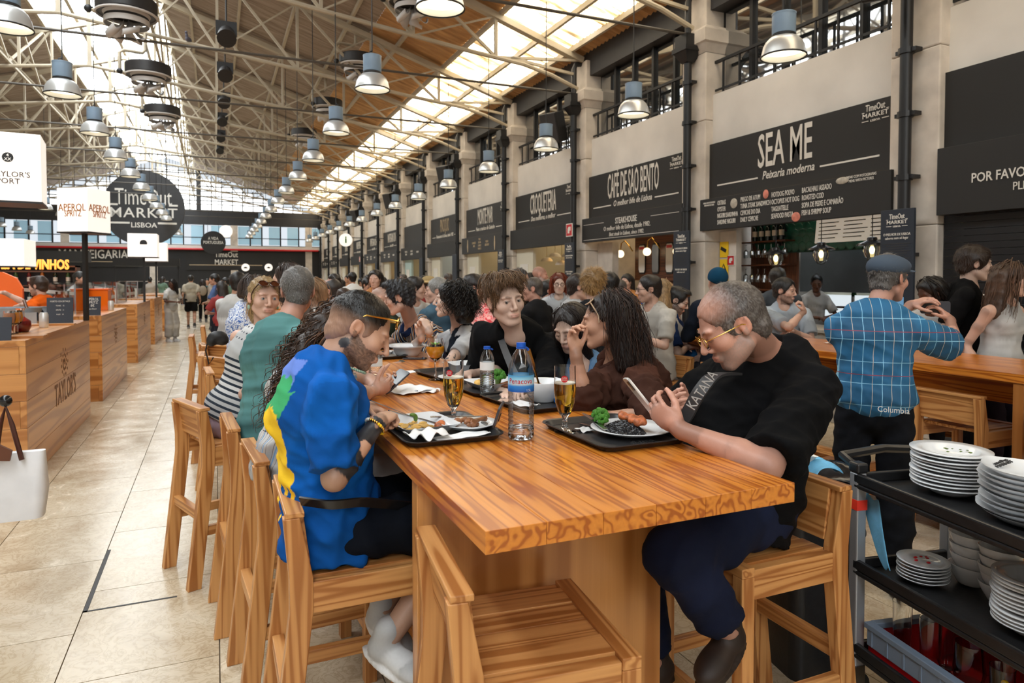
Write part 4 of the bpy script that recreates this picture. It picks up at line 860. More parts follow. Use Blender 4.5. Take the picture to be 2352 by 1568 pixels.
def plate(x, y, z, r=.125, label='', group=None, rot=None, kind='plate', mat='porcelain', sx=1):
    k = (round(r, 3), kind)
    if k not in PLATE:
        if kind == 'plate': pr = [(0, .004), (r * .55, .004), (r * .66, .007), (r * .7, .012), (r, .022), (r + .001, .024), (r, .0255), (r * .7, .016), (r * .62, .010), (0, .009)]
        elif kind == 'deep': pr = [(0, .0), (r * .5, .0), (r * .62, .012), (r * .72, .028), (r, .034), (r, .038), (r * .7, .034), (r * .58, .014), (0, .008)]
        else: pr = [(0, 0), (r * .5, 0), (r * .55, .004), (r * .88, r * .55), (r, r * .9), (r * .99, r * .92), (r * .95, r * .9), (r * .82, r * .5), (r * .5, .01), (0, .008)]
        me = MB().lathe(pr, 36, cap=False).mesh('plate'); PLATE[k] = me
        me.materials.append(MATS[mat]); me.shade_smooth()
    o = mobj('bowl' if kind == 'bowl' else 'plate', PLATE[k], None, loc=(x, y, z), rot=rot, label=label, cat='bowl' if kind == 'bowl' else 'plate', group=group); o.scale = (sx, 1, 1); return o
def sqplate(x, y, z, a, w, d, label, h=.03):
    return loft(bowl_rings(w, d, .02, h)).build('square_plate', 'porcelain', smooth=True, loc=(x, y, z), rot=(0, 0, R(a)), label=label, cat='plate')
Z1 = TZ + .0055
sqplate(.645, 2.28, Z1, 6, .2, .25, 'white square plate with food scraps before the man in blue')
plate(.80, 2.22, Z1, .1, 'small round white plate of chicken bones')
plate(1.275, 1.93, Z1, .135, 'round white plate of black rice and grilled salmon')
plate(1.275, 2.6, Z1, .095, 'white bowl with a gold fork on the tray before the woman in brown', kind='bowl')
sqplate(1.22, 3.03, Z1, 3, .24, .21, 'white square plate with salad and brown bread')
sqplate(1.27, 3.62, Z1, 8, .17, .2, 'white rectangular dish behind the small water bottle', .045)
plate(1.2, 4.55, TZ, .14, 'wide white pasta bowl far along the table', kind='deep').scale = (1, 1, 2.0)
def lumps(name, c, n, R0, r, mat, label, cat, seed=1, flat=.6, kind=None):
    rd = random.Random(seed); b = MB()
    for i in range(n):
        a = rd.random() * 6.28; q = math.sqrt(rd.random()); rr_ = r * rd.uniform(.6, 1.2)
        b.ball((R0[0] * q * math.cos(a), R0[1] * q * math.sin(a), R0[2] * (1 - q * q) + rr_ * flat * .5), (rr_, rr_ * rd.uniform(.6, 1.1), rr_ * flat), 6, 5)
    return b.build(name, mat, smooth=True, loc=c, label=label, cat=cat, kind=kind)
def remesh_blob(name, balls, mat, loc, label, cat, vox=.004, dispn=.0, parent=None):
    b = MB()
    for c, r in balls: b.ball(c, r, 10, 8)
    o = b.build(name, mat, parent, True, auto=0, loc=loc, label=label, cat=cat); m = o.modifiers.new('remesh', 'REMESH'); m.mode = 'VOXEL'; m.voxel_size = vox; m.use_smooth_shade = True
    sm = o.modifiers.new('smooth', 'SMOOTH'); sm.iterations = 3
    return o
# black rice: many grains
rd = random.Random(3); b = MB()
for i in range(1300):
    a = rd.random() * 6.28; q = math.sqrt(rd.random()); h = .034 * (1 - q ** 2) * rd.uniform(.75, 1); x, y = .062 * q * math.cos(a), .085 * q * math.sin(a); d = rd.random() * 6.28
    b.cone((x - .004 * math.cos(d), y - .004 * math.sin(d), h), (x + .004 * math.cos(d), y + .004 * math.sin(d), h + rd.uniform(-.002, .002)), .0018, n=4)
b.build('black_rice', 'black_rice', loc=(1.25, 1.935, Z1 + .010), label='mound of glossy black rice on the round plate', cat='rice', kind='stuff')
rs = random.Random(9); remesh_blob('grilled_salmon', [((rs.uniform(-.018, .018), -.055 + .115 * q_ / 23, rs.uniform(-.003, .006)), (rs.uniform(.012, .018), rs.uniform(.012, .018), rs.uniform(.011, .016))) for q_ in range(24)], 'grill', (1.29, 1.935, Z1 + .046), 'grilled salmon piece lying on black rice', 'fish')
def broccoli(loc, s_, lab):
    o = empty('broccoli_floret', loc, label=lab, cat='vegetable'); rd = random.Random(5)
    MB().cone((0, 0, 0), (.004, 0, .03 * s_), .009 * s_, .014 * s_, n=8).build('stalk', 'pepper_green', o, True)
    b = MB()
    for i in range(34):
        a, t = rd.random() * 6.28, rd.random(); b.ball((.026 * s_ * math.cos(a) * math.sqrt(1 - t * t), .026 * s_ * math.sin(a) * math.sqrt(1 - t * t), (.03 + .024 * t) * s_), .0085 * s_, 6, 5)
    b.build('crown', 'broccoli', o, True)
broccoli((1.215, 2.03, Z1 + .014), 1.0, 'broccoli floret at the edge of the black rice'); broccoli((1.2, 2.0, Z1 + .012), .8, 'smaller broccoli floret beside the cutlery'); broccoli((1.23, 3.0, Z1 + .012), 1.3, 'leafy broccoli on the square plate before the girl')
remesh_blob('meat_slice', [((0, 0, 0), (.035, .045, .012)), ((.02, .02, .004), (.02, .02, .012))], plain('brown_bread', sr(130, 76, 40), .7, .4, 40, .5, 90), (1.25, 2.955, Z1 + .018), 'brown slice on the square plate before the girl', 'food'); remesh_blob('potato_wedge', [((0, 0, 0), (.02, .024, .014)), ((.014, .02, .004), (.014, .014, .01))], 'potato', (1.16, 3.08, Z1 + .018), 'golden potato piece on the square plate before the girl', 'food')
lumps('food_scraps', (.635, 2.29, Z1 + .006), 26, (.06, .085, .004), .014, 'potato', 'flat yellow food scraps on the square plate', 'food', 2, .35, 'stuff')
remesh_blob('bread_crust', [((0, 0, 0), (.02, .026, .014)), ((.01, .016, .004), (.016, .016, .012))], 'grill', (.70, 2.23, Z1 + .017), 'browned crust piece on the square plate', 'food')
lumps('chicken_bones', (.79, 2.235, Z1 + .012), 22, (.04, .055, .01), .013, 'bone_meat', 'heap of gnawed chicken bones on the small plate', 'food', 4, .7, 'stuff')
o = MB().tube([(0, -.03, .0), (0, 0, .004), (0, .03, .002)], [.010, .006, .011], 8).build('drumstick_bone', 'bone_meat', smooth=True, loc=(.835, 2.2, Z1 + .03), rot=(0, 0, R(-60)), label='drumstick bone on top of the bones', cat='bone')
lumps('bowl_food', (1.27, 2.6, Z1 + .03), 14, (.05, .05, .006), .014, 'bone_meat', 'brown leftovers inside the white bowl', 'food', 6, .5, 'stuff')
# glasses
def beer_glass(x, y, z, fill, label, roundel):
    g = empty('beer_glass', (x, y, z), label=label, cat='glass')
    out = [(.034, 0), (.035, .003), (.012, .010), (.007, .02), (.0085, .045), (.02, .06), (.030, .09), (.0345, .13), (.033, .205)]
    inn = [(.0318, .205), (.0332, .13), (.0287, .09), (.018, .063), (.006, .054), (0, .053)]
    MB().lathe([(0, 0)] + out + inn, 32, cap=False).build('bowl', 'glass', g, True)
    f = [(0, .0535), (.0065, .0545), (.0185, .0635), (.0291, .0905), (.0336, .13), (.0331, fill)]
    f = [q for q in f if q[1] <= fill]; MB().lathe(f + [(0, fill)], 32, cap=False).build('beer', 'beer', g, True); MB().lathe([(0, fill + .0002), (.0325, fill + .0002), (.0325, fill + .004), (.0, fill + .004)], 28).build('foam', 'foam', g, True)
    g.scale = (1.1, 1.1, 1.1); a = roundel; c = Vector((.0348 * math.cos(a), .0348 * math.sin(a), .168)); dd = Vector((math.cos(a), math.sin(a), 0))
    MB().cone(c, c + dd * .0008, .0105, n=20).build('roundel', 'red_ink', g); t = text('SUPER\nBOCK', 'lettering', 'lettering', g, c + dd * .0012, (R(90), 0, a + R(90)), .006, .9, ext=.0002)
    return g
beer_glass(.785, 2.335, Z1, .148, 'stemmed beer glass on the tray of the man in blue', R(-130)); beer_glass(1.085, 2.045, Z1, .15, 'stemmed beer glass on the tray of the man in black', R(-120)); beer_glass(4.38, 2.33, TZ, .13, 'stemmed beer glass on the right-hand table', R(-120))
def balloon(x, y, z):
    g = empty('cocktail_glass', (x, y, z), label='balloon glass of orange cocktail with mint sprig', cat='glass')
    out = [(.037, 0), (.037, .003), (.006, .008), (.0045, .03), (.0045, .09), (.012, .1), (.036, .12), (.047, .15), (.044, .19), (.038, .215)]; inn = [(.0365, .215), (.0425, .19), (.0455, .15), (.0345, .1215), (.012, .1035), (0, .102)]
    MB().lathe([(0, 0)] + out + inn, 32, cap=False).build('bowl', 'glass', g, True)
    MB().lathe([(0, .1025), (.012, .104), (.0343, .122), (.0453, .15), (.0443, .172), (0, .172)], 28, cap=False).build('cocktail', plain('orange_drink', sr(250, 168, 30), .15), g, True)
    rd = random.Random(2)
    for i in range(7): a = rd.random() * 6.28; MB().cbox((.024 * math.cos(a), .024 * math.sin(a), .174 + rd.random() * .006), (.018, .018, .014), Matrix.Rotation(a, 3, 'Z')).build('ice', 'glass', g, bevel=.002)
    for i in range(5): a = i * 1.3; MB().add([(0, 0, .176), (.014 * math.cos(a) - .006, .014 * math.sin(a), .188), (.026 * math.cos(a), .026 * math.sin(a), .196), (.014 * math.cos(a) + .006, .014 * math.sin(a), .187)], [(0, 1, 2, 3)]).build('mint_leaf', 'leaf', g)
balloon(1.035, 3.37, Z1)
# bottles
def pet_bottle(x, y, z, s_, label, level, big):
    b = empty('water_bottle', (x, y, z), label=label, cat='bottle'); r = .045 * s_ if big else .033
    H = .33 * s_ if big else .215
    pr = [(0, .004), (r * .6, .0), (r * .9, .004), (r, .012)]
    n = 9
    for i in range(n): h0 = .02 + (H * .42) * i / n; pr += [(r, h0), (r * .955, h0 + H * .02), (r, h0 + H * .04)]
    pr += [(r * .985, H * .5), (r * .985, H * .68), (r * .93, H * .76), (r * .7, H * .86), (r * .42, H * .92), (.0125, H * .945), (.0125, H * .965)]
    MB().lathe(pr, 36, cap=False).build('body', 'pet', b, True)
    lw = [q for q in pr if q[1] < level * H] + []
    MB().lathe([(max(a - .0012, 0), h + .0008) for a, h in lw] + [(0, level * H)], 32, cap=False).build('water', 'water', b, True)
    MB().cone((0, 0, H * .955), (0, 0, H * 1.0), .0155, n=20).build('cap', 'cap_blue', b, True); MB().cone((0, 0, H * .94), (0, 0, H * .952), .0165, n=20).build('neck_ring', 'cap_blue', b, True)
    MB().tube([(.016, 0, H * .95), (.026, .004, H * .93), (.028, .004, H * .915)], .004, 6).build('cap_tether', 'cap_blue', b)
    MB().cone((0, 0, H * .505), (0, 0, H * .675), r * 1.0, n=36, caps=False).build('label', grad_label() if big else 'label_white', b, True)
    if big:
        a0 = math.atan2(0 - y, 0 - x)
        for body, zz, sz, m, sp in (('Penacova', H * .615, .0235, 'red_ink', 1.25), ('Água Mineral Natural', H * .585, .0075, 'lettering', 1.2), ('1,5L', H * .525, .011, 'lettering', 0)):
            t = text(body, 'lettering', m, b, (0, 0, 0), (0, 0, 0), sz, .95, bold=.008 if sz > .02 else 0, ext=.0)
            for v in t.data.vertices:
                aa = a0 + (v.co.x / r) + (.6 if body == '1,5L' else -.05); zz_ = v.co.y; v.co = ((r + .0006) * math.cos(aa), (r + .0006) * math.sin(aa), zz + zz_)
        rg = MB(); 
        for q in (.010, .017): rg.lathe([(q, 0), (q + .002, 0)], 20, cap=False)
    return b
def grad_label():
    if 'label_grad' in MATS: return 'label_grad'
    m, nt, p = _nt('label_grad'); v = coords(nt, kind='Generated'); sx = nt.nodes.new('ShaderNodeSeparateXYZ'); nt.links.new(v, sx.inputs[0])
    nt.links.new(ramp(nt, sx.outputs[2], [(0, sr(20, 80, 170)), (.35, sr(40, 130, 210)), (.5, sr(190, 225, 240)), (.8, sr(140, 205, 235)), (1, sr(60, 150, 210))]), p.inputs['Base Color']); setp(p, rough=.35); return 'label_grad'
pet_bottle(.915, 2.03, TZ, .96, 'large water bottle with blue cap and label at the table centre', .13, True)
pet_bottle(1.125, 2.87, Z1, 1, 'small water bottle with blue cap beside the salad plate', .42, False)
pet_bottle(.70, 3.25, TZ, 1, 'small water bottle with pale label behind the man in blue', .3, False); pet_bottle(4.2, 3.45, TZ, .9, 'large water bottle on the right table by the man in plaid', .2, True); pet_bottle(4.3, 6.3, TZ, .8, 'water bottle on the right table by the bearded man in navy', .2, True)
# phones, napkins, cutlery
def phone(name, loc, rot, label, mat='phone_case'):
    p = empty(name, loc, rot=rot, label=label, cat='phone'); loft([(rr(.072, .15, .012), 0), (rr(.074, .152, .012), .004), (rr(.072, .15, .012), .008)]).build('body', mat, p); loft([(rr(.067, .145, .009), .008), (rr(.067, .145, .009), .0086)]).build('screen', 'screen', p)
    MB().box((-.03, .03, -.0025), (-.005, .065, .0)).build('camera_bump', 'black_gloss', p); return p
phone('phone', (.868, 2.098, TZ + .072), (R(-8), R(-72), R(-20)), 'black phone leaning against the large water bottle')
phone('phone', (1.19, 4.33, TZ + .002), (0, 0, R(60)), 'black phone lying beside the wide pasta bowl')
def napkin(loc, w, d, a, label, seed, amp=.01, fold=True):
    rd = random.Random(seed); n = 14; V = []; ph = [(rd.uniform(-13, 13), rd.uniform(-13, 13), rd.random() * 6) for _ in range(5)]
    for i in range(n + 1):
        for j in range(n + 1):
            x, y = (i / n - .5), (j / n - .5); zz = sum(math.sin(a_ * x + b_ * y + c_) for a_, b_, c_ in ph) / 5
            V.append((x * w * (1 - .15 * abs(zz)), y * d * (1 - .12 * abs(zz)), amp + amp * zz))
    o = MB().add(V, [(i * (n + 1) + j, (i + 1) * (n + 1) + j, (i + 1) * (n + 1) + j + 1, i * (n + 1) + j + 1) for i in range(n) for j in range(n)]).build('napkin', 'napkin', smooth=True, loc=loc, rot=(0, 0, R(a)), label=label, cat='napkin', group='paper napkins')
    so = o.modifiers.new('thick', 'SOLIDIFY'); so.thickness = .0015; return o
napkin((.62, 2.10, Z1 + .002), .11, .12, 30, 'crumpled napkin on the tray edge before the man in blue', 1, .026); napkin((.735, 2.095, Z1 + .001), .20, .055, 10, 'flat folded napkin on the tray before the man in blue', 2, .008)
napkin((.82, 3.1, TZ), .2, .2, 20, 'open white napkin under the hands holding the phone', 3, .014); napkin((.90, 3.05, TZ), .09, .1, 50, 'small folded napkin at the table middle', 4, .01); napkin((1.15, 2.52, Z1), .07, .12, 20, 'crumpled napkin beside the white bowl', 5, .012)
napkin((1.09, 3.42, Z1), .05, .16, -20, 'narrow napkin beside the orange cocktail', 6, .006); napkin((1.01, 3.75, TZ), .12, .1, 0, 'flat napkin under the tray of the cocktail', 8, .002); napkin((1.15, 4.72, TZ), .08, .06, 0, 'crumpled napkin beside the pasta bowl', 9, .015)
napkin((1.155, 2.03, Z1), .05, .06, 0, 'bit of napkin under the fork by the black rice', 10, .006); napkin((4.55, 4.0, TZ), .12, .07, 0, 'white napkin left on the right-hand table', 11, .014); napkin((4.4, 4.3, TZ), .1, .06, 0, 'smaller white napkin on the right-hand table', 12, .006)
o = loft([(rr(.05, .14, .01), 0), (rr(.05, .14, .01), .016)]).build('card_packet', 'blue_plastic', loc=(1.33, 2.48, Z1 + .004), rot=(0, 0, R(10)), label='blue packet on the tray of the woman in brown', cat='packet')
def cutlery(name, loc, rot, label, mat='steel', blade=False):
    c = empty(name, loc, rot=rot, label=label, cat=name)
    MB().add([(-.008, 0, 0), (.008, 0, 0), (.004, .11, .0), (-.004, .11, .0), (-.008, 0, .003), (.008, 0, .003), (.004, .11, .003), (-.004, .11, .003)], [(0, 3, 2, 1), (4, 5, 6, 7), (0, 1, 5, 4), (1, 2, 6, 5), (2, 3, 7, 6), (3, 0, 4, 7)]).build('handle', mat, c)
    if blade: MB().prism([(-.004, .11), (.006, .11), (.010, .15), (.008, .195), (.0, .21), (-.004, .2)], .0005, .0022).build('blade', mat, c)
    else:
        MB().prism([(-.004, .11), (.004, .11), (.011, .14), (.011, .16), (-.011, .16), (-.011, .14)], .0, .003).build('neck', mat, c)
        for q in range(4): MB().box((-.011 + .0062 * q, .16, 0), (-.0076 + .0062 * q, .205, .0022)).build('tine', mat, c)
    return c
cutlery('knife', (1.17, 1.92, Z1 + .024), (R(4), 0, R(-8)), 'steel knife resting on the black rice plate', blade=True); cutlery('fork', (1.185, 2.12, Z1 + .004), (R(-3), 0, R(200)), 'steel fork resting beside the broccoli')
cutlery('knife', (.70, 2.34, Z1 + .026), (0, 0, R(-110)), 'knife resting between the two plates of the man in blue', blade=True); cutlery('fork', (1.25, 2.56, Z1 + .03), (R(70), 0, R(30)), 'gold fork standing in the white bowl', 'gold')
plate(4.42, 2.02, TZ + .006, .11, 'white plate at the right edge of the right-hand table'); tray(4.45, 2.0, 0, 'dark tray at the right edge of the right-hand table', .26, .4)
# ================================================================ service cart
CA = math.atan2(-.187, .982); cart = empty('service_cart', (2.293, 1.908, 0), CA, label='black three-shelf service cart loaded with dirty dishes', cat='cart'); CW, CLn = .50, .98
plain('cart_black', (.014, .014, .015), .35, .2, 40, .1, 80); plain('cart_post', sr(178, 180, 184), .4, metal=.6)
for z in (.16, .49, .83):
    b = MB().box((0, -CLn, z), (CW, 0, z + .02)); b.box((0, -CLn, z + .02), (.02, 0, z + .06)); b.box((CW - .02, -CLn, z + .02), (CW, 0, z + .06)); b.box((.02, -.02, z + .02), (CW - .02, 0, z + .06)); b.box((.02, -CLn, z + .02), (CW - .02, -CLn + .02, z + .06)); b.build('shelf', 'cart_black', cart, bevel=.006)
for x, y in ((.012, -.02), (CW - .06, -.02), (.012, -CLn - .02), (CW - .06, -CLn - .02)):
    b = MB().box((x - .012, y - .005, .12), (x + .03, y + .04, .89)).build('post', 'cart_post', cart, bevel=.005); MB().box((x - .016, y - .01, .89), (x + .034, y + .045, .93)).build('post_cap', 'cart_black', cart, bevel=.008)
    MB().cone((x + .01, y + .0, .05), (x + .01, y + .03, .05), .05, n=18).build('caster', 'rubber', cart, True); MB().box((x - .01, y - .01, .05), (x + .03, y + .045, .13)).build('caster_fork', 'steel', cart)
MB().box((-.002, -.026, .745), (.045, .024, .785)).build('red_tape', plain('tape_red', sr(235, 60, 40), .4), cart)
MB().tube([(.03, .0, .9), (.03, .1, .93), (.25, .13, .94), (CW - .05, .1, .93), (CW - .05, 0, .9)], .018, 8).build('handle', 'cart_black', cart, True)
def cw(x, y, z): p = cart.matrix_basis @ Vector((x, y, z)); return p
def stack(cx, cy, z, n, r, dz, label, kind='plate', mat='porcelain', sx=1, tilt=0, group=''):
    for k in range(n):
        j = random.uniform(-.004, .004); p = cw(cx + j, cy + random.uniform(-.004, .004), z + k * dz)
        lab = 'top ' + label if k == n - 1 else label.replace(' in the', ', %s from the top in the' % ORD[n - 1 - k], 1)
        plate(p.x, p.y, p.z, r, lab, group, (R(random.uniform(-1, 1)), R(tilt + random.uniform(-1, 1)), CA + random.uniform(-.05, .05)), kind, mat, sx)
stack(.27, -.19, .852, 11, .135, .0125, 'white plate in the tall round stack at the cart corner', 'deep', group='dirty plates stacked at the cart corner')
# eared oval dishes
def eared():
    P = [(1, [])]; 
    def ring(w, d, ear):
        return [((w + ear * max(0, math.cos(2 * a)) ** 6 * .5) * math.cos(a), d * math.sin(a)) for a in [2 * math.pi * i / 40 for i in range(40)]]
    return loft([(ring(.085, .075, 0), 0), (ring(.13, .115, .035), .024), (ring(.133, .117, .037), .027), (ring(.128, .113, .033), .026), (ring(.082, .072, 0), .005)])
em = eared().mesh('dish')
for k in range(10):
    p = cw(.24 + random.uniform(-.006, .006), -.50 + random.uniform(-.006, .006), .852 + k * .0165)
    mobj('eared_dish', em, 'porcelain', smooth=(k == 0), loc=p, rot=(R(random.uniform(-2, 2)), R(random.uniform(-2, 2)), CA + R(90) + random.uniform(-.12, .12)), label='white eared dish, %s from the top of the uneven cart stack' % ORD[9 - k], cat='dish', group='eared dishes stacked on the cart')
pp = cw(.24, -.50, .852 + 9 * .0165 + .007); s_ = COL.objects[-1]; text('TimeOut\nMARKET', 'lettering', 'charcoal', s_, (.09, .0, .0185), (0, R(-14), R(-90)), .02, .9)
stack(.41, -.56, .852, 12, .12, .0135, 'white plate in the back stack behind the eared dishes', 'plate', group='plates behind the eared dishes')
PB = len(PLATE); stack(.13, -.70, .852, 13, .075, .008, 'small dark plate in the grey stack at the right edge', 'plate', 'tray', group='small dark plates on the cart')
stack(.17, -.17, .512, 6, .088, .0125, 'small white plate in the short stack on the middle shelf', 'plate', group='small plates on the middle shelf')
stack(.22, -.56, .512, 12, .118, .0135, 'large white plate in the tall stack on the middle shelf', 'deep', group='plates on the middle shelf')
stack(.33, -.22, .512, 4, .075, .04, 'grey-white bowl in the left bowl stack on the middle shelf', 'bowl', group='bowls on the middle shelf', tilt=5); stack(.30, -.37, .512, 5, .07, .032, 'grey-white bowl in the right bowl stack on the middle shelf', 'bowl', group='bowls on the middle shelf', tilt=6)
lumps('food_scraps', cw(.17, -.17, .512 + 6 * .0125 + .008), 6, (.04, .04, .002), .009, 'red', 'red and brown scraps on the small plate stack', 'food', 12, .4, 'stuff'); lumps('food_scraps', cw(.3, -.18, .852 + .15), 8, (.05, .05, .002), .007, 'pepper_green', 'green scraps on the tall plate stack', 'food', 13, .3, 'stuff')
# black plastic crate, cups on the middle shelf
def crate(name, x, y, z, w, d, h, mats, label, cut):
    c = empty(name, cw(x, y, z), CA, label=label, cat='crate')
    for lo, hi in (((0, 0, 0), (w, .012, h)), ((0, d - .012, 0), (w, d, h)), ((0, 0, 0), (.012, d, h)), ((w - .012, 0, 0), (w, d, h)), ((0, 0, 0), (w, d, .01))):
        MB().box(lo, hi).build('wall', mats[0], c)
    if mats[1]:
        for k in range(9): MB().box((-.012, .02 + k * (d - .05) / 8, h - .07), (0, .026 + k * (d - .05) / 8, h)).build('rib', mats[1], c)
        for lo, hi in (((-.014, -.01, h - .01), (.02, d + .01, h + .012)), ((w - .02, -.01, h - .01), (w + .014, d + .01, h + .012)), ((.02, -.012, h - .01), (w - .02, .02, h + .012)), ((.02, d - .02, h - .01), (w - .02, d + .012, h + .012)), ((-.008, -.004, h - .075), (0, d, h - .008))): MB().box(lo, hi).build('rim', mats[1], c, bevel=.003)
    return c
plain('crate_grey', sr(120, 134, 152), .45); crate('glass_crate', .03, -.74, .182, .4, .68, .125, ('red', 'crate_grey'), 'red crate with grey rim full of dirty glasses on the bottom shelf', 0)
c = crate('mesh_crate', .05, -.97, .512, .4, .20, .2, ('cart_black', None), 'black plastic crate on the middle shelf at the right edge', 0)
for k in range(4): MB().box((-.006, .0, .03 + k * .045), (0, .2, .04 + k * .045)).build('rib', 'cart_black', c)
def tumbler(x, y, z, r, h, label, kind):
    g = empty('dirty_glass', cw(x, y, z), label=label, cat='glass', group='dirty glasses in the crate')
    if kind: pr = [(0, 0), (r * .8, 0), (r * .85, .004), (r, h), (r - .0016, h), (r * .82, .01), (0, .01)]
    else: pr = [(0, 0), (.03, 0), (.03, .003), (.005, .008), (.005, .06), (r * .8, .085), (r, .12), (r * .85, h), (r * .85 - .0014, h), (r - .0014, .12), (r * .78, .088), (0, .066)]
    MB().lathe(pr, 24, cap=False).build('body', 'glass', g, True); return g
for i, (x, y, r, h, k, lab) in enumerate(((.1, -.15, .034, .24, 1, 'tall empty glass at the left of the crate'), (.1, -.28, .036, .24, 1, 'tall glass with a printed badge in the crate'), (.12, -.42, .05, .22, 0, 'round wine glass in the middle of the crate'), (.1, -.56, .036, .22, 1, 'tall glass beside the lemon slice'), (.2, -.64, .038, .22, 1, 'glass with a striped straw'), (.25, -.22, .036, .24, 1, 'tall glass at the back left of the crate'), (.27, -.38, .036, .23, 1, 'tall glass at the back of the crate'), (.27, -.52, .036, .23, 1, 'tall glass at the back right of the crate'))): tumbler(x, y, .195, r, h, lab, k)
s = empty('lemon_slice', cw(.075, -.6, .36), rot=(R(80), 0, R(60)), label='lemon slice in the dirty glass crate', cat='lemon'); MB().cone((0, 0, 0), (0, 0, .006), .034, n=24).build('rind', 'yellow', s); MB().cone((0, 0, -.0005), (0, 0, .0065), .029, n=24).build('flesh', plain('lemon_flesh', sr(240, 225, 150), .4), s)
s = empty('straw', cw(.2, -.64, .21), rot=(R(8), R(4), 0), label='green and white striped paper straw', cat='straw')
for k in range(12): MB().cone((0, 0, k * .016), (0, 0, (k + 1) * .016), .0035, n=8).build('band', ('label_white', plain('teal', sr(20, 140, 130), .5))[k % 2], s)
# bin with bag and cloths behind the cart
s = empty('waste_bin', cw(-.02, .26, 0), CA, label='black waste bin with a plastic bag beside the cart', cat='bin'); loft([(rr(.3, .3, .05), 0), (rr(.36, .36, .05), .78)]).build('body', 'cart_black', s, True)
napkin((0, 0, 0), .44, .44, 0, 'x', 20, .05); o = COL.objects[-1]; o.name = 'bin_bag'; o.parent = s; o.location = (0, 0, .77); o.data.materials[0] = MATS['black_gloss']
for k_ in ('label', 'category', 'group'): del o[k_]
def drape(name, pts, w, label, mat='cloth_blue'):
    V = []; n = len(pts); m = 6
    for i, p in enumerate(pts):
        for j in range(m + 1):
            t = j / m - .5; V.append((p[0] + w * t * (1 - .1 * i) * .3, p[1] + w * t * (1 - .6 * i / n), p[2] + .012 * math.sin(t * 9 + i)))
    o = MB().add(V, [(i * (m + 1) + j, i * (m + 1) + j + 1, (i + 1) * (m + 1) + j + 1, (i + 1) * (m + 1) + j) for i in range(n - 1) for j in range(m)]).build(name, mat, smooth=True, label=label, cat='cloth')
    so = o.modifiers.new('thick', 'SOLIDIFY'); so.thickness = .006; su = o.modifiers.new('sub', 'SUBSURF'); su.levels = su.render_levels = 2; return o
o = drape('cleaning_cloth', [cw(.06, -.02, .80), cw(.05, -.05, .72), cw(.05, -.08, .64), cw(.05, -.10, .58), cw(.05, -.12, .55)], .1, 'light blue cloth hanging below the cart corner')
o = drape('cleaning_cloth', [cw(-.14, .12, .80), cw(-.12, .14, .87), cw(-.06, .16, .90), cw(.0, .14, .89), cw(.02, .12, .86)], .2, 'light blue cloth bundled on the bin')
o = loft(bowl_rings(.12, .16, .03, .03)).build('plastic_scoop', 'white_paint', smooth=True, loc=cw(-.12, .2, .9), rot=(0, R(10), CA), label='white plastic tray on top of the waste bin', cat='tray')
# ================================================================ things on the bar counters
q = at(268, 590, Z=CZ)
def on(px, py, z=CZ): return at(px, py, Z=z)
def amber_glass(px, py, label, m):
    p = on(px, py); g = empty('drink_glass', p, label=label, cat='glass'); MB().lathe([(0, 0), (.035, 0), (.035, .004), (.006, .01), (.006, .07), (.04, .1), (.05, .15), (.04, .21), (.038, .21), (.048, .15), (.038, .102), (0, .085)], 20, cap=False).build('bowl', 'glass', g, True)
    MB().lathe([(0, .088), (.036, .105), (.0455, .15), (.041, .19), (0, .19)], 18, cap=False).build('drink', m, g, True)
plain('drink_amber', sr(236, 150, 30), .1); plain('drink_rose', sr(214, 150, 110), .1); plain('drink_red', sr(140, 14, 20), .1)
for px, py, m, lab in ((22, 768, 'drink_rose', 'stemmed glass of pale rose drink on the near counter'), (33, 767, 'drink_amber', 'stemmed glass of amber drink on the near counter'), (40, 764, 'drink_amber', 'third stemmed glass of amber drink on the near counter')): amber_glass(px, py, lab, m)
p = on(48, 762); s = empty('carafe', p, label='round carafe of red drink on the near counter', cat='carafe'); MB().lathe([(0, 0), (.06, 0), (.085, .05), (.08, .1), (.035, .14), (.03, .2), (.045, .22), (.04, .22), (.027, .2), (.03, .142)], 24, cap=False).build('body', 'glass', s, True); MB().lathe([(0, .004), (.058, .006), (.081, .05), (.075, .1), (0, .1)], 20, cap=False).build('drink', 'drink_red', s, True)
def can(px, py, lab):
    p = on(px, py) if px < 200 else Vector((-1.5, 12.3, CZ)); s = empty('drink_can', p, label=lab, cat='can'); MB().lathe([(0, .004), (.028, 0), (.033, .01), (.033, .105), (.027, .118), (.027, .122), (0, .12)], 20, cap=False).build('body', 'alu', s, True); s.scale = (1.25,) * 3
can(101, 752, 'tall silver can standing on the near counter'); CAN2 = 1; can(254, 722, 'silver can standing on the second counter')
def stand(px, py, w, h, lab, lines, ang=0, mat='navy'):
    p = on(px, py) if px < 200 else Vector((-1.53, 10.75, CZ)); s = empty('menu_stand', p, rot=(R(-12), 0, R(ang)), label=lab, cat='menu'); MB().box((-w / 2, 0, 0), (w / 2, .012, h)).build('panel', mat, s)
    for i, (b_, sz) in enumerate(lines): text(b_, 'lettering', 'lettering', s, (0, -.003, h * (.85 - .17 * i)), FRONT, sz, .8)
    MB().box((-w / 2, 0.01, 0), (w / 2, .1, .006)).build('foot', mat, s)
stand(138, 742, .25, .29, 'black printed menu stand on the near counter', [('PORTO COCKTAILS', .026), ('TONIC   12', .02), ('SPRITZ   11', .02), ('RUBY   10', .02)], 6); stand(213, 727, .19, .26, 'small chalkboard with handwriting beside the black pole', [('APEROL', .05), ('SPRITZ', .05), ('8€', .05), ('Sem Álcool', .025)], 0); stand(6, 782, .11, .19, 'black flyer stand at the left edge of the near counter', [], 0)
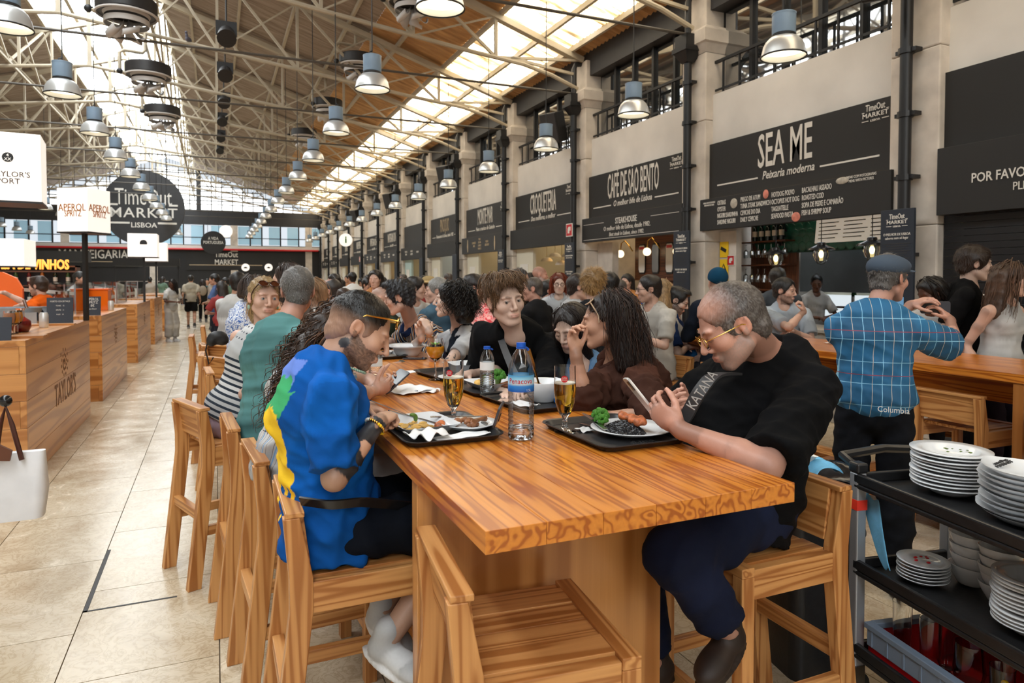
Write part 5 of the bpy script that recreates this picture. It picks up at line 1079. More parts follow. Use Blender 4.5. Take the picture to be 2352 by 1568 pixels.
p = on(40, 776); MB().box((-.22, -.09, 0), (.2, .09, .02)).build('serving_board', 'counter_wood_x', loc=p, label='wooden board under the drinks on the near counter', cat='board'); p = on(140, 745); MB().box((-.2, -.07, 0), (.2, .07, .018)).build('serving_board', 'counter_wood_x', loc=p + Vector((-.05, -.12, 0)), label='wooden board in front of the black menu stand', cat='board')
p = on(65, 745); s = empty('ice_basket', p + Vector((-.25, .5, 0)), label='grey woven ice bucket before the bartender', cat='bucket'); MB().lathe([(0, 0), (.24, 0), (.28, .17), (.27, .17), (.23, .02), (0, .02)], 28, cap=False).build('body', 'basket', s, True); MB().tube([(.12, -.05, .25), (.16, -.12, .16), (.2, -.2, .04)], .018, 8).build('scoop_handle', 'dark_wood_z', s); MB().box((.16, -.26, 0), (.28, -.18, .12)).build('scoop', 'steel', s)
p = on(95, 740); s = empty('payment_terminal', p + Vector((.05, .2, 0)), rot=(R(-30), 0, 0), label='black payment terminal behind the silver can', cat='terminal'); MB().box((-.12, 0, 0.02), (.12, .02, .2)).build('screen', 'screen', s, bevel=.004); MB().box((-.05, .02, 0), (.05, .12, .03)).build('foot', 'black', s)
s = empty('orange_cooler', Vector((-1.8, 12.6, CZ)), label='translucent orange drinks cooler on the second counter', cat='cooler'); MB().box((-.25, -.2, 0), (.25, .2, .32)).build('box', plain('amber_plastic', sr(240, 110, 10), .1, em=0), s, bevel=.01); MB().box((-.26, -.21, .32), (.26, .21, .34)).build('lid', 'orange_panel', s)
# bag at the left edge
s = empty('handbag', at(30, 1060, X=-.98), label='white handbag with brown leather handles hanging at the left edge', cat='bag'); s.location.y -= 1.4; s.location = at(8, 1040, Y=4.2)
loft([(rr(.34, .12, .04), -.34), (rr(.38, .14, .05), -.2), (rr(.36, .05, .02), 0)]).build('body', plain('bag_white', sr(225, 226, 230), .7, .05, 10), s, True); MB().tube([(-.02, -.06, -.02), (.0, -.05, .15), (.02, -.03, .24), (.05, -.05, .15), (.09, -.06, -.03)], .012, 8).build('handle', plain('bag_leather', sr(70, 34, 24), .4), s, True); MB().prism([(-.12, -.0), (-.12, .06), (.0, .07), (.06, .03), (.05, -.02)], 0, .02, lambda v: Vector((v.x, -.09 - v.z, v.y))).build('flap', plain('bag_flap', sr(96, 52, 30), .45), s); MB().ball((.02, -.03, .27), .03, 10, 8).build('knob', 'black_gloss', s, True); MB().cone((.02, .04, .27), (.02, -.01, .27), .012, n=8).build('hook', 'black', s)

# small extras: pigeon on a truss, spotlights under the roof, shoulder bag
p = at(433, 98, Y=15.6); s = empty('pigeon', p, R(160), label='grey pigeon perched on a roof rod', cat='bird'); plain('pigeon_grey', sr(96, 96, 110), .7)
o = remesh_blob('body', [((0, 0, 0), (.05, .12, .055)), ((0, .09, .06), (.03, .035, .045)), ((0, .11, .11), (.028, .034, .03)), ((0, -.13, -.02), (.035, .09, .015))], 'pigeon_grey', (0, 0, .06), None, None, .01, parent=s); MB().cone((0, .14, .165), (0, .17, .16), .008, .001, n=6).build('beak', 'black', s)
for sx in (-.015, .015): MB().cone((sx, 0, .03), (sx, .01, -.04), .004, n=5).build('leg', 'red', s)
def spot(p, lab):
    s = empty('spotlight', p, label=lab, cat='spotlight', group='black spotlights under the roof'); MB().cone((0, 0, 0), (0, -.2, -.16), .12, .15, n=14).build('can', 'black', s, True); MB().box((-.16, -.02, -.05), (.16, .02, .18)).build('yoke', 'black', s); MB().cone((0, 0, .15), (0, 0, .7), .015, n=5).build('stem', 'black', s)
for i, (px, py, Y) in enumerate(((520, 75, 12.1), (517, 163, 15.7), (514, 228, 19.2), (510, 272, 22.8), (507, 310, 26.4), (505, 340, 30))): spot(at(px, py, Y=Y), 'black spotlight under the brown roof, %s from the camera' % ORD[i])
s = empty('shoulder_bag', at(500, 772, Y=5.35), label='dark shoulder bag hanging on a stool back behind the blonde woman', cat='bag'); remesh_blob('body', [((0, 0, 0), (.07, .045, .04)), ((.03, 0, -.03), (.05, .04, .04)), ((-.04, 0, -.03), (.04, .04, .045))], 'black', (0, 0, 0), None, None, .012, parent=s); MB().tube([(-.06, 0, .0), (-.08, 0, -.1), (-.06, 0, -.2), (-.03, 0, -.15)], .006, 6).build('strap', 'black', s, True)
# ================================================================ people: smooth bodies grown from distance fields
V3 = lambda p: np.array([p[0], p[1], p[2]], dtype=np.float32)
def nrm(v): v = np.asarray(v, dtype=np.float64); return v / (np.linalg.norm(v) + 1e-9)
class Field:
    def __init__(s): s.ops = []; s.fine = []
    def cap(s, a, b, ra, rb=None, col=(1, 1, 1), k=.02, sub=False, flat=False):
        a, b = V3(a), V3(b); rb = ra if rb is None else rb; ba = b - a; L2 = float(ba @ ba) + 1e-9; dirn = ba / math.sqrt(L2); m = max(ra, rb)
        def f(X, Y, Z):
            px, py, pz = X - a[0], Y - a[1], Z - a[2]; h = np.clip((px * ba[0] + py * ba[1] + pz * ba[2]) / L2, 0, 1)
            d = np.sqrt((px - ba[0] * h) ** 2 + (py - ba[1] * h) ** 2 + (pz - ba[2] * h) ** 2) - (ra + (rb - ra) * h)
            if flat: d = np.maximum(d, (X - b[0]) * dirn[0] + (Y - b[1]) * dirn[1] + (Z - b[2]) * dirn[2])
            return d
        s.ops.append((np.minimum(a, b) - m, np.maximum(a, b) + m, f, V3(col), k, sub)); return s
    def ell(s, c, r, M=None, col=(1, 1, 1), k=.02, sub=False):
        c = V3(c); r = V3(r if hasattr(r, '__len__') else (r, r, r)); M = np.eye(3, dtype=np.float32) if M is None else np.asarray(M, dtype=np.float32); ext = np.sqrt((M ** 2) @ (r ** 2))
        def f(X, Y, Z):
            px, py, pz = X - c[0], Y - c[1], Z - c[2]
            q = [(px * M[0, i] + py * M[1, i] + pz * M[2, i]) / r[i] for i in range(3)]
            k0 = np.sqrt(q[0] ** 2 + q[1] ** 2 + q[2] ** 2) + 1e-6; k1 = np.sqrt((q[0] / r[0]) ** 2 + (q[1] / r[1]) ** 2 + (q[2] / r[2]) ** 2) + 1e-6
            return k0 * (k0 - 1) / k1
        s.ops.append((c - ext, c + ext, f, V3(col), k, sub)); return s
    def loft(s, st, col=(1, 1, 1), k=.02, flat0=False):   # st: (centre, right, fwd, rx, ry)
        for i in range(len(st) - 1):
            (a, r0, f0, rx0, ry0), (b, r1, f1, rx1, ry1) = st[i], st[i + 1]; a, b = V3(a), V3(b); ba = b - a; L2 = float(ba @ ba) + 1e-9; dn = ba / math.sqrt(L2)
            r0_, f0_ = V3(nrm(np.add(r0, r1))), V3(nrm(np.add(f0, f1))); m = max(rx0, ry0, rx1, ry1); cut = flat0 and i == 0
            def f(X, Y, Z, a=a, ba=ba, L2=L2, rx0=rx0, rx1=rx1, ry0=ry0, ry1=ry1, r_=r0_, f_=f0_, dn=dn, cut=cut):
                px, py, pz = X - a[0], Y - a[1], Z - a[2]; hr = (px * ba[0] + py * ba[1] + pz * ba[2]) / L2; h = np.clip(hr, 0, 1)
                qx, qy, qz = px - ba[0] * h, py - ba[1] * h, pz - ba[2] * h; x = qx * r_[0] + qy * r_[1] + qz * r_[2]; y = qx * f_[0] + qy * f_[1] + qz * f_[2]; z2 = np.maximum(qx * qx + qy * qy + qz * qz - x * x - y * y, 0)
                rx, ry = rx0 + (rx1 - rx0) * h, ry0 + (ry1 - ry0) * h; mn = np.minimum(rx, ry)
                d = (np.sqrt((x / rx) ** 2 + (y / ry) ** 2 + z2 / mn ** 2) - 1) * mn
                if cut: d = np.maximum(d, -hr * math.sqrt(L2))
                return d
            s.ops.append((np.minimum(a, b) - m, np.maximum(a, b) + m, f, V3(col), k, False))
        return s
    def eval(s, P):
        P = np.asarray(P, dtype=np.float32); X, Y, Z = P[:, 0], P[:, 1], P[:, 2]; D = np.full(len(P), .08, dtype=np.float32)
        for a, b, f, c, k, sub in s.ops:
            m = np.all((P > a - k - .02) & (P < b + k + .02), axis=1)
            if not m.any(): continue
            d2 = f(X[m], Y[m], Z[m]); d1 = D[m]
            if sub: h = np.clip(.5 - .5 * (d1 + d2) / k, 0, 1); D[m] = d1 + (-d2 - d1) * h + k * h * (1 - h)
            else: h = np.clip(.5 + .5 * (d1 - d2) / k, 0, 1); D[m] = d1 + (d2 - d1) * h - k * h * (1 - h)
        return D
    def mesh(s, h1, h2):
        lo = np.min([o[0] for o in s.ops if not o[5]], axis=0) - .03; hi = np.max([o[1] for o in s.ops if not o[5]], axis=0) + .03; ax = []
        for i in range(3):
            v = [float(lo[i])]
            while v[-1] < hi[i]:
                fine = any(a[i] <= v[-1] <= b[i] for a, b in s.fine); v.append(v[-1] + (h1 if fine else h2))
            ax.append(np.array(v, dtype=np.float32))
        X, Y, Z = ax; D = np.full((len(X), len(Y), len(Z)), .08, dtype=np.float32); C = np.zeros(D.shape + (3,), dtype=np.float32)
        for a, b, f, c, k, sub in s.ops:
            mg = k + 2.2 * h2 + .004; sl = tuple(slice(max(0, int(np.searchsorted(ax[i], a[i] - mg)) - 1), int(np.searchsorted(ax[i], b[i] + mg)) + 1) for i in range(3))
            x, y, z = X[sl[0]][:, None, None], Y[sl[1]][None, :, None], Z[sl[2]][None, None, :]
            if not (x.size and y.size and z.size): continue
            d2 = f(x, y, z).astype(np.float32); d1 = D[sl]
            if sub:
                h = np.clip(.5 - .5 * (d1 + d2) / k, 0, 1); D[sl] = d1 + (-d2 - d1) * h + k * h * (1 - h)
            else:
                h = np.clip(.5 + .5 * (d1 - d2) / k, 0, 1); D[sl] = d1 + (d2 - d1) * h - k * h * (1 - h); hc = np.clip(.5 + (d1 - d2) / max(k * .5, .002), 0, 1)[..., None]; C[sl] = C[sl] * (1 - hc) + c * hc
        return nets(D, C, ax)
def nets(D, C, ax):
    S = D < 0; n = S.astype(np.int8); cs = n[:-1, :-1, :-1] + n[1:, :-1, :-1] + n[:-1, 1:, :-1] + n[1:, 1:, :-1] + n[:-1, :-1, 1:] + n[1:, :-1, 1:] + n[:-1, 1:, 1:] + n[1:, 1:, 1:]
    act = (cs > 0) & (cs < 8); I = np.argwhere(act); idx = np.full(act.shape, -1, dtype=np.int32); idx[act] = np.arange(len(I)); acc = np.zeros((len(I), 3)); cnt = np.zeros(len(I))
    cor = [(a, b, c) for a in (0, 1) for b in (0, 1) for c in (0, 1)]
    for e0 in cor:
        for axi in range(3):
            if e0[axi]: continue
            e1 = list(e0); e1[axi] = 1; i0 = I + e0; i1 = I + e1; d0 = D[i0[:, 0], i0[:, 1], i0[:, 2]]; d1 = D[i1[:, 0], i1[:, 1], i1[:, 2]]; m = (d0 < 0) != (d1 < 0); t = np.where(m, d0 / np.where(m, d0 - d1, 1), 0)
            p = np.stack([ax[q][i0[:, q]] + (ax[q][i1[:, q]] - ax[q][i0[:, q]]) * t for q in range(3)], 1); acc += p * m[:, None]; cnt += m
    V = acc / np.maximum(cnt, 1)[:, None]; col = C[I[:, 0], I[:, 1], I[:, 2]]; Q = []
    for axi in range(3):
        o1, o2 = [(1, 2), (2, 0), (0, 1)][axi]; sl0 = [slice(1, -1)] * 3; sl1 = [slice(1, -1)] * 3; sl0[axi] = slice(0, -1); sl1[axi] = slice(1, None)
        a, b = S[tuple(sl0)], S[tuple(sl1)]; E = np.argwhere(a != b); 
        if not len(E): continue
        flip = a[E[:, 0], E[:, 1], E[:, 2]]; base = E + 1; base[:, axi] -= 1
        def cell(d1, d2): c = base.copy(); c[:, o1] += d1; c[:, o2] += d2; return idx[c[:, 0], c[:, 1], c[:, 2]]
        q = np.stack([cell(-1, -1), cell(0, -1), cell(0, 0), cell(-1, 0)], 1); q[~flip] = q[~flip][:, ::-1]; Q.append(q[(q >= 0).all(1)])
    return V, np.concatenate(Q), col
def vnormals(V, Q):
    a = V[Q[:, 2]] - V[Q[:, 0]]; b = V[Q[:, 3]] - V[Q[:, 1]]; n = np.cross(a, b); N = np.zeros_like(V)
    for i in range(4): np.add.at(N, Q[:, i], n)
    return N / (np.linalg.norm(N, axis=1, keepdims=True) + 1e-12)
def relax(V, Q, it=1, lam=.5):
    for _ in range(it):
        A = np.zeros_like(V); c = np.zeros(len(V))
        for i in range(4):
            for j in (1, 3): np.add.at(A, Q[:, i], V[Q[:, (i + j) % 4]]); np.add.at(c, Q[:, i], 1)
        V = V + lam * (A / np.maximum(c, 1)[:, None] - V)
    return V
def folds(V, N, seed, amp, scale=18, axis=None):
    r = np.random.RandomState(seed); f = np.zeros(len(V))
    for i in range(5):
        d = r.normal(size=3); d /= np.linalg.norm(d)
        if axis is not None: d = d - .75 * np.dot(d, axis) * np.asarray(axis)
        w = r.normal(size=3) * 7; f += 1.6 * (.5 + .5 * np.sin(V @ d * scale * 3.2 * (.7 + .35 * i) + 2.6 * np.sin(V @ w + i))) ** 3 * (.8 ** i)
    return V + N * ((f - 1.6) * amp * 1.1)[:, None]
def cluster(V, Q, C, hid, cell):
    key = np.where(hid[:, None], np.floor(V / cell), 0).astype(np.int64); ids = np.arange(len(V)); h = key[:, 0] * 73856093 ^ key[:, 1] * 19349663 ^ key[:, 2] * 83492791; new = np.empty(len(V), dtype=np.int64); vis = ~hid; new[vis] = np.arange(vis.sum()); u, inv = np.unique(h[hid], return_inverse=True); new[hid] = inv + vis.sum(); n = vis.sum() + len(u); cnt = np.bincount(new, minlength=n)[:, None]
    V2 = np.stack([np.bincount(new, V[:, i], n) for i in range(3)], 1) / cnt; C2 = np.stack([np.bincount(new, C[:, i], n) for i in range(3)], 1) / cnt; q = new[Q]
    T = np.concatenate([q[:, [0, 1, 2]], q[:, [0, 2, 3]]]); ok = (T[:, 0] != T[:, 1]) & (T[:, 1] != T[:, 2]) & (T[:, 0] != T[:, 2]); T = T[ok]; _, i = np.unique(np.sort(T, 1), axis=0, return_index=True); return V2, T[np.sort(i)], C2
def np_mesh(name, V, Q, col=None, mat=None, parent=None, origin=(0, 0, 0), bp=None, extra=None, label=None):
    me = bpy.data.meshes.new(name); V = np.asarray(V, dtype=np.float64) - np.asarray(origin); Q = np.asarray(Q, dtype=np.int32); me.vertices.add(len(V)); me.vertices.foreach_set('co', V.astype(np.float32).ravel())
    k = Q.shape[1]; me.loops.add(Q.size); me.loops.foreach_set('vertex_index', Q.ravel()); me.polygons.add(len(Q)); me.polygons.foreach_set('loop_start', np.arange(0, Q.size, k, dtype=np.int32)); me.update(calc_edges=True); me.validate()
    if col is not None and len(me.vertices) == len(V):
        a = me.attributes.new('Col', 'FLOAT_COLOR', 'POINT'); a.data.foreach_set('color', np.concatenate([col, np.ones((len(col), 1))], 1).astype(np.float32).ravel())
    if bp is not None and len(me.vertices) == len(V):
        a = me.attributes.new('bp', 'FLOAT_VECTOR', 'POINT'); a.data.foreach_set('vector', bp.astype(np.float32).ravel())
    me.shade_smooth(); return mobj(name, me, mat, parent, label=label)
def ik(a, c, l1, l2, hint):
    a, c = np.asarray(a, float), np.asarray(c, float); d = c - a; L = np.linalg.norm(d); L_ = min(L, (l1 + l2) * .995); u = d / (L + 1e-9); x = (l1 * l1 - l2 * l2 + L_ * L_) / (2 * L_); h = math.sqrt(max(l1 * l1 - x * x, 0)); hint = np.asarray(hint, float); w = hint - u * (hint @ u); w = w / (np.linalg.norm(w) + 1e-9)
    if L > L_: x = x * L / L_
    return a + u * x + w * h
attr_mat('skin', .45, .08, 260, mott=.10); attr_mat('cloth', .9, .18, 420, mott=.10, spec=.15); attr_mat('hair', .42, .5, 200, stretch=(1, 1, .25), mott=.35); attr_mat('shoe', .6, .1, 120); attr_mat('eye', .08, mott=0); attr_mat('leather', .4, .1, 100)
def bp_mat(name, fn, rough=.85):
    if name in MATS: return name
    m, nt, p = _nt(name); a = nt.nodes.new('ShaderNodeAttribute'); a.attribute_name = 'bp'; c_ = nt.nodes.new('ShaderNodeAttribute'); c_.attribute_name = 'Col'; s = nt.nodes.new('ShaderNodeSeparateXYZ'); nt.links.new(a.outputs['Vector'], s.inputs[0])
    col = fn(nt, s.outputs[0], s.outputs[1], s.outputs[2], c_.outputs[0], a.outputs['Vector']); nt.links.new(col, p.inputs['Base Color']); setp(p, rough=rough); bump(nt, p, noise(nt, coords(nt), 400, 3), .15, .003); return name
def band(nt, x, freq, width, phase=0.0):   # 1 inside stripes
    f = mth(nt, 'FRACT', mth(nt, 'ADD', mth(nt, 'MULTIPLY', x, freq), phase + 100)); return mth(nt, 'LESS_THAN', f, width)
SKIN = dict(fair=sr(232, 186, 164), tan=sr(216, 164, 136), pale=sr(238, 202, 182), olive=sr(222, 174, 146), brown=sr(120, 76, 52), dark=sr(96, 58, 40), ruddy=sr(224, 168, 146))
def head_prims(F, H, M, s, skin, o):
    W = lambda p: np.asarray(H) + M @ (np.array(p) * s); k = .02 * s
    def E(c, r, col=skin, kk=k, sub=False, rot=None): F.ell(W(c), np.array(r) * s, M if rot is None else M @ rot, col, kk, sub)
    lip = tuple(np.array(skin) * np.array(o.get('lip', (.86, .58, .58)))); br = o.get('brow', (.05, .035, .025)); j = o.get('jaw', 1.0); fe = o.get('fem', 0)
    E((0, -.014, .036), (.074, .095, .083)); E((0, .03, .0), (.066, .066, .088)); E((0, .034, -.062), (.054 * j, .055, .045)); F.cap(W((.045 * j, .0, -.06)), W((.02, .066, -.098)), .022 * s, .02 * s, skin, k); F.cap(W((-.045 * j, .0, -.06)), W((-.02, .066, -.098)), .022 * s, .02 * s, skin, k); E((0, .074, -.1), (.022, .018, .017), kk=.015 * s)
    for sg in (-1, 1):
        E((sg * .042, .062, -.022), (.026, .026, .026)); E((sg * .030, .084, .025), (.026, .011, .008), kk=.014 * s)
        E((sg * .032, .101, .004), (.019, .016, .013), kk=.012 * s, sub=True); E((sg * .032, .080, .003), (.0165, .0145, .0135), kk=.004 * s)
        if o.get('eyes', 'open') == 'open': E((sg * .032, .0965, .0025), (.0135, .008, .0036 + .0010 * fe), kk=.0015 * s, sub=True); F.cap(W((sg * .0195, .0925, .0045)), W((sg * .032, .0960, .0082)), .0014 * s, .0017 * s, (.03, .02, .016), .001); F.cap(W((sg * .032, .0960, .0082)), W((sg * .0455, .0885, .0042)), .0017 * s, .0013 * s, (.03, .02, .016), .001)
        else: F.cap(W((sg * .018, .0945, -.003)), W((sg * .032, .0955, -.0065)), .0014 * s, .0016 * s, (.03, .02, .015), .001); F.cap(W((sg * .032, .0955, -.0065)), W((sg * .047, .089, -.003)), .0016 * s, .0014 * s, (.03, .02, .015), .001)
        F.cap(W((sg * .014, .0985, .0235)), W((sg * .034, .0962, .0272)), .0026 * s, .0030 * s, br, .002); F.cap(W((sg * .034, .0962, .0272)), W((sg * .05, .084, .0215)), .0028 * s, .0015 * s, br, .002)
        ec = tuple(np.array(skin) * np.array((1.0, .86, .82))); c, sn = math.cos(sg * .35), math.sin(sg * .35); rot = np.array(((c, -sn, 0), (sn, c, 0), (0, 0, 1)))
        E((sg * .077, -.012, .0), (.008, .020, .031), ec, .006 * s, rot=rot); E((sg * .075, -.006, -.024), (.007, .010, .012), ec, .006 * s); E((sg * .086, -.008, .003), (.008, .012, .019), ec, .004 * s, True, rot)
    nl = o.get('nose', 1.0); F.cap(W((0, .094, .016)), W((0, .094 + .021 * nl, -.028)), .0078 * s, .0100 * s, skin, .011 * s); E((0, .094 + .019 * nl, -.031), (.0115, .010, .009), kk=.006 * s)
    for sg in (-1, 1): E((sg * .0125, .099, -.036), (.0085, .010, .0075), kk=.005 * s); E((sg * .0065, .106, -.0425), (.004, .005, .003), (.12, .05, .04), .002 * s, True)
    E((0, .088, -.064), (.03, .012, .016), kk=.012 * s); w_ = .024 * o.get('mouth', 1)
    E((0, .0975, -.0605), (w_, .0075, .0045), lip, .003 * s); E((0, .0965, -.0705), (w_ * .85, .0085, .0058), lip, .003 * s); F.cap(W((-w_ * .9, .0995, -.0655)), W((0, .105, -.0655)), .0008, .0012, tuple(np.array(lip) * .4), .001); F.cap(W((w_ * .9, .0995, -.0655)), W((0, .105, -.0655)), .0008, .0012, tuple(np.array(lip) * .4), .001)
    m = .13 * s; F.fine.append((np.asarray(H) - m, np.asarray(H) + m))
def hand_prims(F, w, fd, pn, side, s, skin, curl=.5, spread=1.0, thumb=(.55, .75, .35), tcurl=.4, curls=None, nails=False):
    fd = nrm(fd); pn = np.asarray(pn, float); pn = nrm(pn - fd * (pn @ fd)); t = np.cross(fd, pn) * (1 if side == 'R' else -1); w = np.asarray(w, float); W = lambda a, b, c: w + (fd * a + t * b + pn * c) * s
    M = np.stack([t, fd, pn], 1); F.ell(W(.05, 0, 0), np.array((.037, .05, .0145)) * s, M, skin, .008 * s); F.cap(W(-.01, 0, 0), W(.03, .004, 0), .024 * s, .022 * s, skin, .015 * s); F.ell(W(.035, .02, .008), np.array((.017, .028, .014)) * s, M, skin, .01 * s)
    tips = []
    for i, (b, L) in enumerate(((.028, .073), (.0095, .081), (-.009, .075), (-.0265, .060))):
        p = W(.082 - (.006 if i in (0, 3) else 0), b, .0); c = curls[i] if curls else curl * (.9 + .08 * i); a = 0.0; r = (.0088, .0082, .0076, .0068) if i < 3 else (.0078, .0072, .0066, .006); sp = b * 4 * spread * (1 - min(c, 1) * .8)
        for q, (fr, ca) in enumerate(((.46, .75), (.31, .95), (.23, .65))):
            a += c * ca * (1.25 if q else 1); d = nrm(fd * math.cos(a) + pn * math.sin(a) + t * sp * (1 if q == 0 else .6)); e = p + d * L * fr * s; F.cap(p, e, r[q] * s, r[q + 1] * s, skin, .0035 * s); p = e
        tips.append(p)
    p = W(.024, .026, .006); d = nrm(fd * thumb[0] + t * thumb[1] + pn * thumb[2]); e = p + d * .042 * s; F.cap(p, e, .0135 * s, .0105 * s, skin, .006 * s); d2 = nrm(d + (fd * .6 - t * .5 + pn * .25) * tcurl); e2 = e + d2 * .031 * s; F.cap(e, e2, .0105 * s, .0095 * s, skin, .004 * s); d3 = nrm(d2 + (fd * .4 - t * .4 + pn * .2) * tcurl); e3 = e2 + d3 * .024 * s; F.cap(e2, e3, .0095 * s, .007 * s, skin, .004 * s); tips.append(e3)
    pts = np.array(tips + [w]); F.fine.append((pts.min(0) - .015, pts.max(0) + .015)); return tips
def strands(guides, n, spread, r, seed, curl=0.0, freq=9.0, seg=14, taper=True):
    """guides: list of polylines; returns tubes of hair around them"""
    rd = np.random.RandomState(seed); Vs = []; Qs = []; off = 0
    for g in guides:
        g = np.asarray(g, float); tt = np.linspace(0, 1, len(g))
        for i in range(n):
            o0 = rd.normal(size=3) * spread * np.array([1, 1, .6]); o1 = o0 * rd.uniform(.6, 1.5) + rd.normal(size=3) * spread * .5; e = rd.uniform(.75, 1.04); ts = np.linspace(rd.uniform(0, .12), e, seg)
            P = np.stack([np.interp(np.clip(ts, 0, 1), tt, g[:, q]) for q in range(3)], 1) + o0 * (1 - ts[:, None]) + o1 * ts[:, None]
            if curl:
                ph = rd.rand() * 6.3; f = freq * rd.uniform(.7, 1.3); dd = nrm(g[-1] - g[0]); x = nrm(np.cross(dd, rd.normal(size=3))); y = np.cross(dd, x); a = ts * f * 6.283 + ph; P = P + curl * (ts[:, None] ** .35) * (np.cos(a)[:, None] * x + np.sin(a)[:, None] * y)
            T = np.gradient(P, axis=0); T /= np.linalg.norm(T, axis=1, keepdims=True) + 1e-9; ref = nrm(rd.normal(size=3)); x = np.cross(T, ref); x /= np.linalg.norm(x, axis=1, keepdims=True) + 1e-9; y = np.cross(T, x); rr_ = r * rd.uniform(.7, 1.3) * ((1 - .75 * ts) if taper else np.ones_like(ts))
            ring = np.stack([P + (x * math.cos(a) + y * math.sin(a)) * rr_[:, None] for a in (0, 2.094, 4.189)], 1); Vs.append(ring.reshape(-1, 3)); b = np.arange(seg - 1)
            for q in range(3): Qs.append(np.stack([b * 3 + q, b * 3 + (q + 1) % 3, b * 3 + 3 + (q + 1) % 3, b * 3 + 3 + q], 1) + off)
            off += seg * 3
    return np.concatenate(Vs), np.concatenate(Qs)
def fuzz(V, Q, n, L, flow, seed, w=.0009, lift=.5, keep=None):
    rd = np.random.RandomState(seed); N = vnormals(V, Q)
    if keep is not None:
        K = np.where(keep(V[Q[:, 0]]))[0]; i = K[rd.randint(0, len(K), n)]
    else: i = rd.randint(0, len(Q), n)
    a = rd.rand(n, 1); b = rd.rand(n, 1); P = V[Q[i, 0]] * (1 - a) * (1 - b) + V[Q[i, 1]] * a * (1 - b) + V[Q[i, 2]] * a * b + V[Q[i, 3]] * (1 - a) * b; nn = N[Q[i, 0]]
    fl = flow(P) if callable(flow) else np.tile(np.asarray(flow, float), (n, 1)); fl = fl - nn * np.sum(fl * nn, 1, keepdims=True); fl /= np.linalg.norm(fl, axis=1, keepdims=True) + 1e-6
    d = fl + nn * lift + rd.normal(size=(n, 3)) * .25; d /= np.linalg.norm(d, axis=1, keepdims=True); x = np.cross(d, nn); x /= np.linalg.norm(x, axis=1, keepdims=True) + 1e-6; l = L * rd.uniform(.5, 1.2, (n, 1)); P = P - nn * .001
    VV = np.concatenate([P - x * w, P + x * w, P + d * l + x * w * .25, P + d * l - x * w * .25], 0); QQ = np.stack([np.arange(n), np.arange(n) + n, np.arange(n) + 2 * n, np.arange(n) + 3 * n], 1); return VV, QQ
def hair_cap(F, H, M, s, col, o):
    W = lambda p: np.asarray(H) + M @ (np.array(p) * s); t = o.get('thick', .008)
    F.ell(W((0, -.016, .038)), np.array((.077 + t, .098 + t, .085 + t)) * s, M, col, .01); 
    if o.get('nape', True): F.ell(W((0, -.06, -.03)), np.array((.058 + t * .5, .045 + t * .5, .055)) * s, M, col, .015)
    if o.get('side', True):
        for sg in (-1, 1): F.ell(W((sg * .062, .012, .01)), np.array((.016 + t * .5, .03, .035)) * s, M, col, .01)
    for c, r in o.get('add', []): F.ell(W(c), np.array(r) * s, M, col, .012)
    hl = o.get('hairline', .08)
    F.ell(W((0, .115, hl - .088)), np.array((.076, .074, .10)) * s, M, col, .012, True)     # face opening
    for sg in (-1, 1): F.ell(W((sg * .085, .0, -.012)), np.array((.025, .026, .04)) * s, M, col, .008, True)
    for c, r in o.get('cut', []): F.ell(W(c), np.array(r) * s, M, col, .012, True)
    m = .16 * s; F.fine.append((np.asarray(H) - m, np.asarray(H) + m))
PROUD = {}
